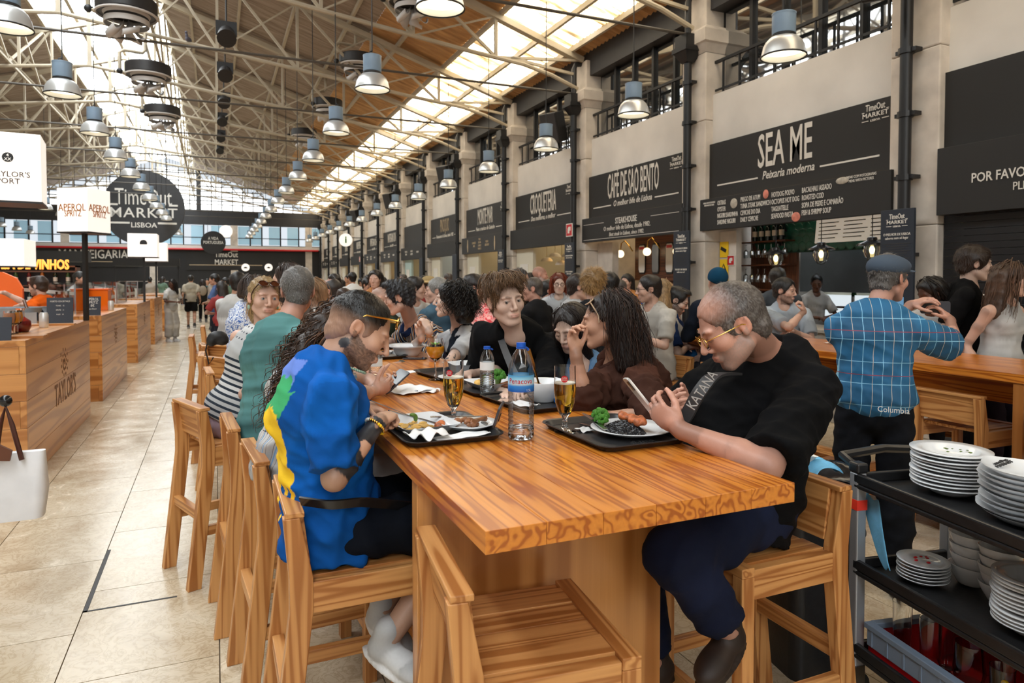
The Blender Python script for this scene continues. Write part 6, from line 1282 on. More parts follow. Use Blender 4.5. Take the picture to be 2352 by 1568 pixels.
def person(label, P):
    """P: joints in hall coordinates and the look of clothes and hair; returns the root"""
    g = P.get('g', 1.0); s = P.get('s', 1.0); hs = P.get('hs', 1.0) * s; skin = P['skin'] if isinstance(P['skin'], tuple) else SKIN[P['skin']]; h1, h2 = P.get('res', (.005, .010)); sd = P.get('seed', len(bpy.data.objects)); fem = P.get('fem', 0)
    pel, neck, head = (np.asarray(P[q], float) for q in ('pel', 'neck', 'head')); bf = nrm((*P['bf'][:2], 0)); up = nrm(neck - pel); r = nrm(np.cross(bf, up)); f = np.cross(up, r)
    hf = nrm(P['hf']); hu0 = np.asarray(P.get('hu', (0, 0, 1)), float); hr = nrm(np.cross(hf, hu0)); hu = np.cross(hr, hf); M = np.stack([hr, hf, hu], 1); L = np.linalg.norm(neck - pel)
    root = empty('person', (pel[0], pel[1], 0), label=label, cat='person', group=P.get('group')); org = np.array((pel[0], pel[1], 0)); loc = lambda V: np.stack([(V - pel) @ r, (V - pel) @ f, (V - pel) @ up], 1)
    sw = P.get('sw', .185 - .025 * fem) * s; hun = P.get('hunch', .03) * s; belly = P.get('belly', 0.0); gg = g * s
    stn = lambda t, rx, ry, dy: (pel + (neck - pel) * t + f * dy, r, f, rx * gg, ry * gg)
    ST = [stn(-.10, .155 + .01 * fem, .115, 0), stn(.08, .158 + .012 * fem, .118, .0), stn(.38, .135 - .015 * fem, .105 + belly, -hun * .4 + belly * .6), stn(.70, .155 - .012 * fem, .115 + belly * .3 + .012 * fem, -hun * .9 + belly * .2), stn(.92, .13 - .01 * fem, .075, -hun)]
    sh = {q: np.asarray(P.get('s' + q, neck - up * P.get('sd', .085) * s - f * hun * .8 + r * (sw if q == 'R' else -sw)), float) for q in 'LR'}
    arm, leg = {}, {}
    for q in 'LR':
        A = P.get(q)
        if A is not None:
            w = np.asarray(A['w'], float); e = np.asarray(A['e'], float) if 'e' in A else ik(sh[q], w, .29 * s, .25 * s, A.get('hint', (0, 0, -1))); arm[q] = (sh[q], e, w)
        hip = pel + r * (.09 if q == 'R' else -.09) * gg - up * .02
        K = P.get('k' + q); An = P.get('a' + q)
        if An is not None:
            An = np.asarray(An, float); kn = np.asarray(K, float) if K is not None else ik(hip, An, .43 * s, .42 * s, (*bf[:2], .25)); leg[q] = (hip, kn, An)
    ra = (.05 * gg, .043 * gg, .036 * gg, .025 * s) if not fem else (.044 * gg, .037 * gg, .032 * gg, .022 * s)
    # body
    F = Field(); inner = [(c, r_, f_, rx - .012, ry - .012) for c, r_, f_, rx, ry in ST]; F.loft(inner, skin, .03)
    W = lambda p: head + M @ (np.array(p) * hs); F.cap(neck - up * .02 - f * hun * .5, W((0, -.028, -.045)), .058 * gg * (1 - .12 * fem), .052 * hs * (1 - .1 * fem), skin, .03)
    for q in 'LR':
        F.cap(sh[q], neck - up * .03, ra[0], .045 * gg, skin, .03)
        if q in arm:
            a, e, w = arm[q]; m = a + (e - a) * .45; fm = e + (w - e) * .3; F.cap(a, m, ra[0], ra[1], skin, .02); F.cap(m, e, ra[1], ra[2] * .95, skin, .02); F.cap(e, fm, ra[2], ra[2] * 1.04, skin, .015); F.cap(fm, w, ra[2] * 1.02, ra[3], skin, .015)
            A = P[q]; hand_prims(F, w, A.get('fd', w - e), A.get('pn', (0, 0, -1)), q, s * A.get('hsz', 1.0) * (1 - .06 * fem), skin, **A.get('hand', {}))
        if q in leg:
            h_, k_, a_ = leg[q]; F.cap(h_, k_, .072 * gg, .052 * gg, skin, .03); c_ = k_ + (a_ - k_) * .3 - nrm(np.cross(np.cross(k_ - h_, a_ - k_), a_ - k_) + 1e-6) * -.0; F.cap(k_, c_, .05 * gg, .05 * gg, skin, .02); F.cap(c_, a_, .05 * gg, .034 * gg, skin, .02)
    head_prims(F, head, M, hs, skin, {**P.get('face', {}), 'fem': fem})
    FB = F; covers = []
    # eyes
    if P.get('face', {}).get('eyes', 'open') == 'open' and not P.get('far'):
        gz = nrm(M @ np.array(P.get('gaze', (0, 1, 0)))); ic = P.get('iris', (.10, .06, .03))
        for sg in (-1, 1):
            b = MB().ball((0, 0, 0), .0130 * hs, 20, 14); E = np.array(b.v); d = (E / (.0130 * hs)) @ gz; cc = np.where((d > .965)[:, None], (.005, .005, .005), np.where((d > .86)[:, None], ic, (.36, .33, .32)))  # eye white toned down; the missing lid shade is put into its colour
            me = b.mesh('eye'); a_ = me.attributes.new('Col', 'FLOAT_COLOR', 'POINT'); a_.data.foreach_set('color', np.concatenate([cc, np.ones((len(cc), 1))], 1).astype(np.float32).ravel()); me.shade_smooth(); mobj('eye', me, 'eye', root, loc=W((sg * .032, .0815, .003)) - org)
    # top
    T = P.get('top')
    if T:
        F = Field(); c = T['col']; ls = T.get('loose', .012); hem = T.get('hem', -.12); fl_ = ST[0]; l2 = max(ls, .016); low = (pel + (neck - pel) * hem + f * belly * .5, r, f, (ST[0][3] + l2), ST[0][4] + l2 + belly * .5)
        F.loft([low] + [(a, b, d, rx + (l2 if i_ == 0 else ls), ry + (l2 if i_ == 0 else ls)) for i_, (a, b, d, rx, ry) in enumerate(ST[1:])], c, .03, True)
        for q in 'LR':
            F.cap(sh[q], neck - up * .05, ra[0] + ls * .5, .046 * gg, c, .03)
            if q in arm and T['kind'] != 'tank':
                a, e, w = arm[q]; sl = T.get('sleeve', .8); lo_ = T.get('sl_loose', .018)
                if T['kind'] == 'tee': F.cap(a, a + (e - a) * sl, ra[0] + ls * .8, ra[1] + lo_, c, .03, flat=True)
                else:
                    F.cap(a, e, ra[0] + ls * .8, ra[2] + lo_ * .9, c, .03); F.cap(e, e + (w - e) * sl, ra[2] + lo_ * .9, ra[3] + lo_ * .8, c, .02, flat=True)
        if P.get('bust'):
            for sg in (-1, 1): F.ell(pel + (neck - pel) * .66 + f * (.085 - hun) * gg + r * sg * .07 * gg, np.array((.06, .05, .06)) * P['bust'], None, c, .04)
        nk = T.get('neckhole', .056); F.cap(neck + up * .005 + f * T.get('nf', .022), neck + up * .10 + f * .05, nk * gg, nk * 1.15 * gg, c, .012, True)
        if T['kind'] == 'tank':
            for q in (-1, 1): F.ell(sh['R' if q > 0 else 'L'] + r * q * .05 - up * .03, np.array((.07, .10, .12)), np.stack([r, f, up], 1), c, .02, True)
        for fn in T.get('extra', []): fn(F, dict(r=r, f=f, up=up, pel=pel, neck=neck, sh=sh, arm=arm, c=c, gg=gg))
        covers.append(F); V, Q, C = F.mesh(h2 * .7, T.get('h', h2 * (1.25 if P.get('far') else .95))); N = vnormals(V, Q); V = folds(V, N, sd, T.get('fold', .0045), T.get('fs', 16)); V = relax(V, Q, 1, .4)
        if T.get('paint'): C = T['paint'](V, C.copy(), loc(V))
        np_mesh(T.get('name', 'shirt'), V, Q, C, T.get('mat', 'cloth'), root, org, loc(V), label=T.get('label'))
        if T.get('collar'):
            F = Field(); cc = T['collar']; n_ = 14; cp = neck + up * .02 - f * .005; pts = [cp + (r * math.cos(a) * .066 + f * (math.sin(a) * .062 + .012)) * gg + up * (.018 - .035 * (math.sin(a) * .5 + .5)) for a in [math.pi / 2 + .28 + (2 * math.pi - .56) * i / n_ for i in range(n_ + 1)]]
            for i in range(n_): F.cap(pts[i], pts[i + 1], .012, .012, cc, .01); F.cap(pts[i] - up * .018, pts[i + 1] - up * .018, .016, .016, cc, .01)
            V, Q, C = F.mesh(.006, .007); np_mesh('collar', V, Q, C, 'cloth', root, org, loc(V))
    B = P.get('bot')
    if B and leg:
        F = Field(); c = B['col']; lo_ = B.get('loose', .014); F.loft([(a, b, d, rx - .004, ry - .004) for a, b, d, rx, ry in ST[:2]] + [(ST[2][0] * .3 + ST[1][0] * .7, r, f, ST[1][3] * .9, ST[1][4] * .9)], c, .03)
        for q in 'LR':
            h_, k_, a_ = leg[q]
            if B['kind'] == 'short': F.cap(h_, h_ + (k_ - h_) * B.get('len', .85), .082 * gg + lo_ * .3, .062 * gg + lo_, c, .03, flat=True)
            else: F.cap(h_, k_, .080 * gg + lo_ * .3, .058 * gg + lo_, c, .03); F.cap(k_, k_ + (a_ - k_) * B.get('len', .94), .058 * gg + lo_, .04 * gg + lo_, c, .02, flat=True)
        covers.append(F); V, Q, C = F.mesh(h2 * 1.4, h2 * (1.7 if P.get('far') else 1.5)); V = folds(V, vnormals(V, Q), sd + 3, .004, 14); np_mesh(B.get('name', 'trousers' if B['kind'] == 'long' else 'shorts'), V, Q, C, 'cloth', root, org, loc(V))
    if leg and P.get('shoe'):
        for q in 'LR':
            h_, k_, a_ = leg[q]; fdv = nrm(P.get('f' + q, (*bf[:2], -.15))); upv = nrm(np.asarray((0, 0, 1)) - fdv * fdv[2]); rt = np.cross(fdv, upv); Mf = np.stack([rt, fdv, upv], 1); c, so = P['shoe'][0], P['shoe'][1]; F = Field(); p = lambda a, b, cc: a_ + fdv * a + rt * b + upv * cc
            F.cap(p(-.01, 0, .02), p(-.01, 0, -.04), .043, .044, c, .02); F.ell(p(.07, 0, -.05), (.043, .10, .035), Mf, c, .03); F.ell(p(.11, 0, -.055), (.045, .07, .028), Mf, c, .02); F.ell(p(-.02, 0, -.05), (.038, .045, .04), Mf, c, .02); F.ell(p(.055, 0, -.085), (.048, .145, .018), Mf, so, .006)
            covers.append(F); V, Q, C = F.mesh(.016, .018) if P.get('far') else F.mesh(.009, .009); np_mesh('shoe', V, Q, C, 'shoe', root, org)
    V, Q, C = FB.mesh(h1, h2); V = relax(V, Q, 1, .35); hl = ((V - head) @ M) / hs; paint = P.get('paint')
    if paint: C = paint(V, hl, C.copy(), loc(V))
    hid = np.zeros(len(V), bool)
    for cf in covers: hid |= cf.eval(V) < -.004
    V, Q, C = cluster(V, Q, C, hid & (np.linalg.norm(hl, axis=1) > .14), .035); np_mesh('body', V, Q, C, 'skin', root, org)
    # hair
    Hs = P.get('hair')
    if Hs:
        hc = Hs['col']; F = Field()
        if Hs.get('cap', True): hair_cap(F, head, M, hs, hc, Hs)
        for a, b, r0, r1 in Hs.get('locks', []): F.cap(W(a), W(b), r0 * hs, r1 * hs, hc, .03)
        for a, b, r0, r1 in Hs.get('wlocks', []): F.cap(a, b, r0, r1, hc, .03)
        if F.ops:
            if not F.fine: F.fine.append((head - .2, head + .2))
            V, Q, C = F.mesh(Hs.get('h', h1 * 1.3), h2); N = vnormals(V, Q); V = folds(V, N, sd + 9, Hs.get('wave', .002), Hs.get('ws', 60))
            rv = np.random.RandomState(sd).rand(len(V), 1) * .5 + .75; C = C * rv
            if Hs.get('paint'): C = Hs['paint']((V - head) @ M / hs, C)
            VV, QQ, CC = [V], [Q], [C]; nV = len(V)
            if Hs.get('fuzz'):
                n_, l_ = Hs['fuzz']; fl = Hs.get('flow', lambda Pt: -(Pt - (head + M @ np.array((0, -.05, .13)))) * -1); a_, b_ = fuzz(V, Q, n_, l_, fl, sd, Hs.get('fw', .0009), Hs.get('lift', .5), (lambda X: Hs['fmask']((X - head) @ M / hs)) if Hs.get('fmask') else None); cc_ = np.tile(np.array(hc), (len(a_), 1)); 
                if Hs.get('paint'): cc_ = Hs['paint']((a_ - head) @ M / hs, cc_)
                rv = np.tile(np.random.RandomState(sd + 1).uniform(.7, 1.35, (n_, 1)), (4, 1)); VV.append(a_); QQ.append(b_ + nV); CC.append(np.clip(cc_ * rv, 0, 1)); nV += len(a_)
            for G in Hs.get('strands', []):
                gd = [[(np.asarray(p, float) if G.get('world') else W(p)) for p in gl_] for gl_ in G['g']]; a_, b_ = strands(gd, G['n'], G.get('spread', .012) * hs, G.get('r', .0016), sd + 5, G.get('curl', 0), G.get('freq', 9), G.get('seg', 14)); VV.append(a_); QQ.append(b_ + nV); rv = np.repeat(np.random.RandomState(sd + 2).uniform(.72, 1.4, (len(a_) // (3 * G.get('seg', 14)), 1)), 3 * G.get('seg', 14), 0); CC.append(np.clip(np.array(G.get('col', hc)) * rv, 0, 1)); nV += len(a_)
            np_mesh('hair', np.concatenate(VV), np.concatenate(QQ), np.concatenate(CC), 'hair', root, org)
    P['_'] = dict(root=root, org=org, W=W, M=M, head=head, hs=hs, r=r, f=f, up=up, arm=arm, sh=sh, pel=pel, neck=neck, leg=leg)
    return P['_']
def glasses(I, mat='black', up=0.0, tilt=0.0, y=.104, dark=None, r=.022, rim=.0018, sub='glasses'):
    root, W, org = I['root'], I['W'], I['org']; e = empty(sub); e.parent = root
    def w(p): return Vector(W(p) - org)
    c, s_ = math.cos(tilt), math.sin(tilt); T = lambda x, yy, z: (x, (yy - y) * c - z * s_ + y, (yy - y) * s_ + z * c + up)
    for sg in (-1, 1):
        pts = [w(T(sg * .032 + r * math.cos(a), y - .004 * abs(math.cos(a)), .002 + r * .82 * math.sin(a))) for a in [2 * math.pi * i / 18 for i in range(19)]]; MB().tube(pts, rim, 6).build('rim', mat, e, True)
        if dark: b = MB(); b.add([w(T(sg * .032, y, .002))] + pts[:-1], [(0, 1 + i, 1 + (i + 1) % 18) for i in range(18)]).build('lens', dark, e)
        MB().tube([w(T(sg * .054, y - .006, .006)), w(T(sg * .074, y - .05, .006)), w(T(sg * .08, -.004, .004)), w(T(sg * .078, -.03, -.012))], rim * 1.1, 6).build('temple', mat, e, True)
    MB().tube([w(T(-.011, y + .001, .006)), w(T(0, y + .003, .009)), w(T(.011, y + .001, .006))], rim, 6).build('bridge', mat, e, True); return e
def strap(I, pts, w, t, mat, name='strap', subd=True):
    """flat ribbon along points (world) facing outward from the chest axis"""
    pts = [np.asarray(p, float) for p in pts]; n = 24; tt = np.linspace(0, 1, len(pts)); ts = np.linspace(0, 1, n); Pm = np.stack([np.interp(ts, tt, [p[q] for p in pts]) for q in range(3)], 1)
    for _ in range(2): Pm[1:-1] = (Pm[:-2] + Pm[1:-1] * 2 + Pm[2:]) / 4
    ctr = (I['pel'] + I['neck']) / 2; V = []; 
    for i in range(n):
        d = nrm(Pm[min(i + 1, n - 1)] - Pm[max(i - 1, 0)]); o = Pm[i] - ctr; o = nrm(o - d * (o @ d)); x = np.cross(d, o); V += [Pm[i] + x * w / 2 + o * t, Pm[i] - x * w / 2 + o * t, Pm[i] - x * w / 2 - o * t, Pm[i] + x * w / 2 - o * t]
    b = MB().add([tuple(v - I['org']) for v in V], [(i * 4 + q, i * 4 + (q + 1) % 4, i * 4 + 4 + (q + 1) % 4, i * 4 + 4 + q) for i in range(n - 1) for q in range(4)] + [(3, 2, 1, 0), (n * 4 - 4, n * 4 - 3, n * 4 - 2, n * 4 - 1)])
    return b.build(name, mat, I['root'], True, auto=50)
# ================================================================ main people at the near table
SEAT = .755
A = lambda px, py, **k: np.array(at(px, py, **k))
def beard(col, strength=.8, full=1.0, grey=None):
    col = np.array(col)
    def f(V, hl, C, lc):
        x, y, z = hl[:, 0], hl[:, 1], hl[:, 2]; rn = np.random.RandomState(5).rand(len(V))
        m = ((z < -.045 + .03 * np.clip((.05 - y) / .05, 0, 1.6)) & (z > -.135) & (y > -.012) & (np.abs(x) < .085) & (y < .14)).astype(float); m *= np.clip((np.abs(x) + (z < -.052) * .1 + (z > -.056) * (z < -.044) * .06 - .02) / .02, 0, 1)
        lipz = (np.abs(x) < .026) & (z > -.080) & (z < -.056) & (y > .085); m[lipz] = 0; m[(z > -.056) & (z < -.045) & (np.abs(x) < .034) & (y > .088)] = 1
        m = m * strength * (.6 + .4 * rn); cc = col if grey is None else np.where((np.abs(x) > .02)[:, None], np.array(grey) * .75 + col * .25, col)
        return C * (1 - m[:, None]) + cc * m[:, None]
    return f
def chain(*fs):
    def f(V, hl, C, lc):
        for q in fs: C = q(V, hl, C, lc)
        return C
    return f
BK = (.012, .009, .008); DB = sr(44, 28, 20)
# ---- 1 man in blue t-shirt
Yb = 2.32; hd = A(826, 757, Y=Yb)
def blue_paint(V, C, lc):
    x, y, z = lc[:, 0], lc[:, 1], lc[:, 2]; r = np.random.RandomState(1)
    back = (y < -.02); n = np.sin(x * 40) * .02 + np.sin(x * 95 + 1) * .012
    yel = back & (np.abs(x + .0) < .13 + n) & (z > .03 + n * 3.2 + .05 * np.abs(np.sin(x * 55))) & (z < .36 + n * .6)
    gr = back & (np.abs(x) < .12) & (z >= .36 + n * .6) & (z < .45 + n) ; bl = back & (np.abs(x) < .09) & (z >= .45 + n) & (z < .52)
    C[yel] = sr(250, 205, 50); C[gr] = sr(70, 170, 110); C[bl] = sr(110, 140, 220); return C
def tattoo(side_axis_a, side_axis_b, dark=(.02, .02, .025), rad=.2, t0=.0, t1=1.0, dens=.5, scale=70, off=(0, 0, 0)):
    a, b = np.asarray(side_axis_a, float), np.asarray(side_axis_b, float)
    def f(V, hl, C, lc):
        d = b - a; L2 = d @ d; t = (V - a) @ d / L2; dist = np.linalg.norm(V - (a + np.clip(t, 0, 1)[:, None] * d), axis=1); n = np.sin(V[:, 0] * scale + 2 * np.sin(V[:, 2] * scale * .8)) + np.sin(V[:, 1] * scale * 1.2 + 1.7) + np.sin(V[:, 2] * scale * 1.1 + np.sin(V[:, 0] * scale))
        m = (dist < .07) & (t > t0) & (t < t1) & (n > -1.6 + 3.0 * (1 - dens)); C[m] = np.array(dark) + np.maximum(0, n[m])[:, None] * .02; return C
    return f
def neck_tattoo(c, r):
    c = np.asarray(c)
    def f(V, hl, C, lc): C[np.linalg.norm(hl - c, axis=1) < r] = (.03, .03, .035); return C
    return f
eR, wR = A(768, 1098, Y=2.04), A(868, 970, Y=2.12); eL, wL = A(800, 1030, Y=2.60), A(832, 932, Y=2.40)
def fade(hl, C):
    z = hl[:, 2]; m = np.clip((.045 - z) / .05, 0, 1)[:, None] * .72; return C * (1 - m) + np.array(SKIN['olive']) * .8 * m
def bald_top(cy, r, amt=.6, skin='olive'):
    def f(hl, C):
        d = np.linalg.norm(hl[:, :2] - np.array((0, cy)), axis=1) / r; m = (np.clip(1.3 - d, 0, 1) * (hl[:, 2] > .05))[:, None] * amt; return C * (1 - m) + np.array(SKIN[skin]) * m
    return f
P1 = dict(skin='olive', g=1.06, res=(.0046, .0095), seed=11, pel=(.34, Yb - .02, SEAT + .11), neck=A(772, 842, Y=Yb), head=hd, hf=(.83, -.22, -.48), hu=(.5, 0, .86), bf=(1, .0), hunch=.05, sw=.2,
    R=dict(e=eR, w=wR, fd=A(905, 942, Y=2.22) - wR, pn=(.25, .35, -.9), hand=dict(curl=1.15, tcurl=.5)), L=dict(e=eL, w=wL, fd=(.8, -.45, -.25), pn=(.2, -.5, -.85), hand=dict(curl=1.1)),
    kR=(.80, 2.17, SEAT + .08), kL=(.80, 2.47, SEAT + .08), aR=A(893, 1462, Y=2.12), aL=A(880, 1395, Y=2.34), fR=(.55, -.75, -.25), fL=(.3, -.9, -.25), face=dict(eyes='closed', brow=BK, nose=1.15, jaw=1.05), paint=chain(beard(sr(40, 26, 20), .85), tattoo(eR, wR, t0=.05, t1=1.02, dens=.78), neck_tattoo((.062, -.022, -.062), .019)),
    top=dict(kind='tee', col=sr(16, 108, 208), loose=.03, sleeve=.9, sl_loose=.03, hem=-.22, paint=blue_paint, fold=.006, h=.0075, neckhole=.066), bot=dict(kind='short', col=sr(16, 22, 34), loose=.03, len=.95), shoe=((.82, .83, .83), (.86, .86, .86)),
    hair=dict(col=BK, thick=.006, hairline=.092, paint=lambda hl, C: fade(hl, bald_top(.01, .035, .45)(hl, C)), fuzz=(6000, .009), wave=.001, lift=.25, fmask=lambda hl: hl[:, 2] > .03))
I1 = person('man in blue t-shirt with tattooed forearm eating at the near left of the table', P1)
glasses(I1, 'gold', up=.078, tilt=.30, y=.104, dark=plain('amber_lens', sr(120, 90, 30), .1), r=.024, rim=.003, sub='sunglasses')
strap(I1, [A(690, 1150, Y=2.12), A(760, 1160, Y=2.06), A(830, 1152, Y=2.06), A(900, 1158, Y=2.1), A(960, 1165, Y=2.16)], .034, .003, 'black_gloss', 'waist_strap')
b_ = A(868, 968, Y=2.17); ax_ = nrm(wR - eR); x_ = nrm(np.cross(ax_, (0, 0, 1))); y_ = np.cross(ax_, x_); bc = ['gold', 'yellow', plain('pink_bead', sr(220, 150, 200), .3), plain('teal_bead', sr(90, 190, 180), .3), 'white_paint']
be = empty('bracelet'); be.parent = I1['root']; c_ = eR + (wR - eR) * .93
bm_ = MB().ball((0, 0, 0), .0052, 7, 5).mesh('bead'); bm_.shade_smooth()
for i in range(26):
    a = i / 26 * 6.283; p = c_ + (x_ * math.cos(a) + y_ * math.sin(a)) * .033; me = bm_.copy(); mobj('bead', me, bc[(i // 4) % 5], be, loc=p - I1['org'])
ch = empty('necklace'); ch.parent = I1['root']; W1 = lambda a, rr_=.078: I1['neck'] + I1['up'] * .035 + I1['r'] * rr_ * math.cos(a) + I1['f'] * (rr_ * math.sin(a) + .018) - I1['up'] * .055 * (math.sin(a) * .5 + .5)
cm = MB().ball((0, 0, 0), .0048, 6, 5).mesh('bead'); plain('jade', sr(150, 180, 160), .3)
for i in range(58): mobj('bead', cm, 'jade', ch, loc=W1(i / 58 * 6.283) - I1['org'])
fk = cutlery('fork', Vector(A(905, 945, Y=2.22)), (R(-20), R(10), R(-80)), 'fork with a green pepper held by the man in blue'); fk.location = Vector(A(893, 944, Y=2.2)); o = remesh_blob('pepper_piece', [((0, 0, 0), (.012, .016, .006)), ((.01, .0, -.012), (.008, .01, .014))], 'pepper_green', Vector(A(948, 952, Y=2.22)), 'bite of green pepper on the lifted fork', 'vegetable')
kn = cutlery('knife', Vector(A(850, 920, Y=2.36)), (R(-25), 0, R(-75)), 'knife in the left hand of the man in blue', blade=True)
# ---- 2 person with long curly hair, striped white shirt
Yc = 2.95; hd = A(805, 752, Y=Yc); n_ = A(752, 838, Y=Yc)
def shirt_stripe(nt, x, y, z, c, v):
    s1 = band(nt, mth(nt, 'ADD', x, mth(nt, 'MULTIPLY', y, .8)), 26, .10); s2 = band(nt, mth(nt, 'ADD', x, mth(nt, 'MULTIPLY', y, .8)), 13, .10, .35)
    return mix_nodes(nt, s2, mix_nodes(nt, s1, c, sr(120, 112, 108)), sr(110, 150, 190))
bp_mat('cloth_pinstripe', shirt_stripe)
hp = [A(780, 712, Y=2.92), A(742, 748, Y=2.88), A(704, 800, Y=2.84), A(664, 848, Y=2.82), A(632, 900, Y=2.82)]; gl = []
for i in range(11):
    t = i / 10 - .5; gl.append([p + np.array((.05 * t, .10 * t, .13 * t)) * (.5 + .35 * k) for k, p in enumerate(hp)])
P2 = dict(skin='fair', seed=23, fem=1, g=1.0, res=(.005, .010), pel=(.27, Yc, SEAT + .11), neck=n_, head=hd, hf=(.86, .1, -.42), bf=(1, .05), hunch=.05,
    R=dict(e=A(828, 905, Y=2.86), w=A(855, 900, Y=2.98), fd=(.9, .1, .25), pn=(0, .9, .35), hand=dict(curl=.8)), L=dict(e=(.66, 3.22, 1.17), w=A(862, 888, Y=3.12), fd=(.9, -.25, .2), pn=(0, -.8, .5), hand=dict(curl=.8)),
    kR=(.72, 2.87, SEAT + .07), kL=(.72, 3.07, SEAT + .07), aR=(.62, 2.87, .33), aL=(.62, 3.07, .33), top=dict(kind='tee', col=sr(232, 230, 228), mat='cloth_pinstripe', loose=.022, sleeve=.7, hem=-.16, fold=.006), bot=dict(kind='long', col=sr(222, 226, 232)), shoe=((.03, .03, .03), (.05, .05, .05)),
    hair=dict(col=sr(62, 42, 30), thick=.012, wave=.003, ws=20, hairline=.066, wlocks=[(hp[0], hp[1], .042, .045), (hp[1], hp[2], .045, .045), (hp[2], hp[3], .045, .035), (hp[3], hp[4], .03, .012)], add=[((0, -.085, .115), (.035, .035, .032))], fuzz=(1500, .02), strands=[dict(g=gl, n=42, spread=.021, r=.0036, curl=.011, freq=6, seg=36, world=1), dict(g=gl, n=14, spread=.026, r=.0032, curl=.014, freq=5, seg=36, world=1, col=sr(104, 70, 48))]))
I2 = person('person with long brown curls in a white striped shirt beside the man in blue', P2)
phone('phone', A(905, 877, Y=3.04), (R(35), R(10), R(-65)), 'phone held over a napkin by the person with curls', 'phone_case')
# ---- 3 man in green t-shirt, back to camera
hd = A(684, 668, Y=3.75); P3 = dict(skin='ruddy', seed=31, g=1.12, res=(.005, .010), pel=(.25, 3.55, SEAT + .11), neck=A(664, 752, Y=3.68), head=hd, hf=(.10, .99, -.08), bf=(.88, .47), hunch=.05, sw=.185,
    R=dict(w=(.68, 3.5, 1.16), hint=(0, -.4, -1), fd=(.8, .5, 0)), L=dict(w=(.66, 4.0, 1.16), hint=(-.3, 0, -1), fd=(.9, .2, 0)), kR=(.66, 3.6, SEAT + .06), kL=(.60, 3.85, SEAT + .06), aR=(.58, 3.6, .33), aL=(.55, 3.85, .33),
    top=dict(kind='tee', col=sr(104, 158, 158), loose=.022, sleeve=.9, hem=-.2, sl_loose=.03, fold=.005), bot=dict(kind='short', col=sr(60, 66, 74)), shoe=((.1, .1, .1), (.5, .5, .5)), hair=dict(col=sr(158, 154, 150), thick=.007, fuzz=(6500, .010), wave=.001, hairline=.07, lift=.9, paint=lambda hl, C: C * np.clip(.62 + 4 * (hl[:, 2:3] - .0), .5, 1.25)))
person('man with short grey hair in a green t-shirt seen from behind', P3)
# ---- 4 blonde woman in striped top looking at the camera
hd = A(606, 684, Y=4.2); tc = -np.array(ray(606, 684)); tc = tc / np.linalg.norm(tc)
def hstripe(nt, x, y, z, c, v):
    low = mth(nt, 'LESS_THAN', z, .33); b1 = band(nt, z, 30, .42); dots = mth(nt, 'MULTIPLY', band(nt, z, 26, .25), mth(nt, 'MULTIPLY', band(nt, x, 34, .35), mth(nt, 'GREATER_THAN', z, .40))); m = mth(nt, 'MAXIMUM', mth(nt, 'MULTIPLY', low, b1), mth(nt, 'MULTIPLY', dots, mth(nt, 'LESS_THAN', y, -.02))); return mix_nodes(nt, m, c, sr(28, 40, 54))
bp_mat('cloth_breton', hstripe)
gl = [[(sx * .06, -.02, .03), (sx * .078, -.05, -.04), (sx * .07, -.08, -.10), (sx * .05, -.10, -.15)] for sx in (-1, -.6, -.2, .2, .6, 1)]
P4 = dict(skin='fair', fem=1, seed=41, g=1.0, hs=1.0, res=(.0045, .010), pel=(.09, 4.25, SEAT + .11), neck=A(612, 764, Y=4.25), head=hd, hf=(tc[0] + .30, tc[1], -.06), hu=(.05, 0, 1), bf=(.75, .66), hunch=.03, gaze=(-.12, 1, .03), iris=(.16, .22, .26),
    R=dict(w=(.62, 4.25, 1.16), e=A(562, 905, Y=4.1), fd=(.9, .3, 0)), L=dict(w=(.66, 4.7, 1.16), hint=(0, .3, -1), fd=(.9, .2, 0)), kR=(.55, 4.2, SEAT + .06), kL=(.5, 4.5, SEAT + .06), aR=(.42, 4.2, .33), aL=(.4, 4.5, .33), face=dict(brow=sr(150, 104, 78), lip=(.8, .52, .54), mouth=1.05, jaw=.96),
    top=dict(kind='tank', col=sr(236, 236, 236), mat='cloth_breton', loose=.010, hem=-.08, fold=.002, nf=.03, name='striped_top'), bot=dict(kind='long', col=sr(206, 176, 188), loose=.012), shoe=((.8, .8, .8), (.7, .7, .7)), bust=1.0,
    hair=dict(col=sr(214, 178, 126), thick=.004, hairline=.075, wave=.002, ws=120, fuzz=(2600, .03), fw=.0007, lift=.1, locks=[((0, -.07, .0), (.0, -.10, -.1), .05, .045), ((0, -.1, -.1), (0, -.11, -.17), .045, .02)], strands=[dict(g=gl, n=24, spread=.012, r=.0013)]))
I4 = person('blonde woman in a white and navy striped top looking towards the camera', P4)
plain('tortoise', sr(60, 30, 18), .2); plain('brown_lens', sr(70, 34, 18), .08); glasses(I4, 'tortoise', up=.088, tilt=.9, y=.088, dark='brown_lens', r=.027, rim=.003, sub='sunglasses')
for sg in (-1, 1): MB().ball(Vector(I4['W']((sg * .082, .0, -.055)) - I4['org']), (.008, .004, .012), 10, 8).build('earring', 'jade', I4['root'], True)
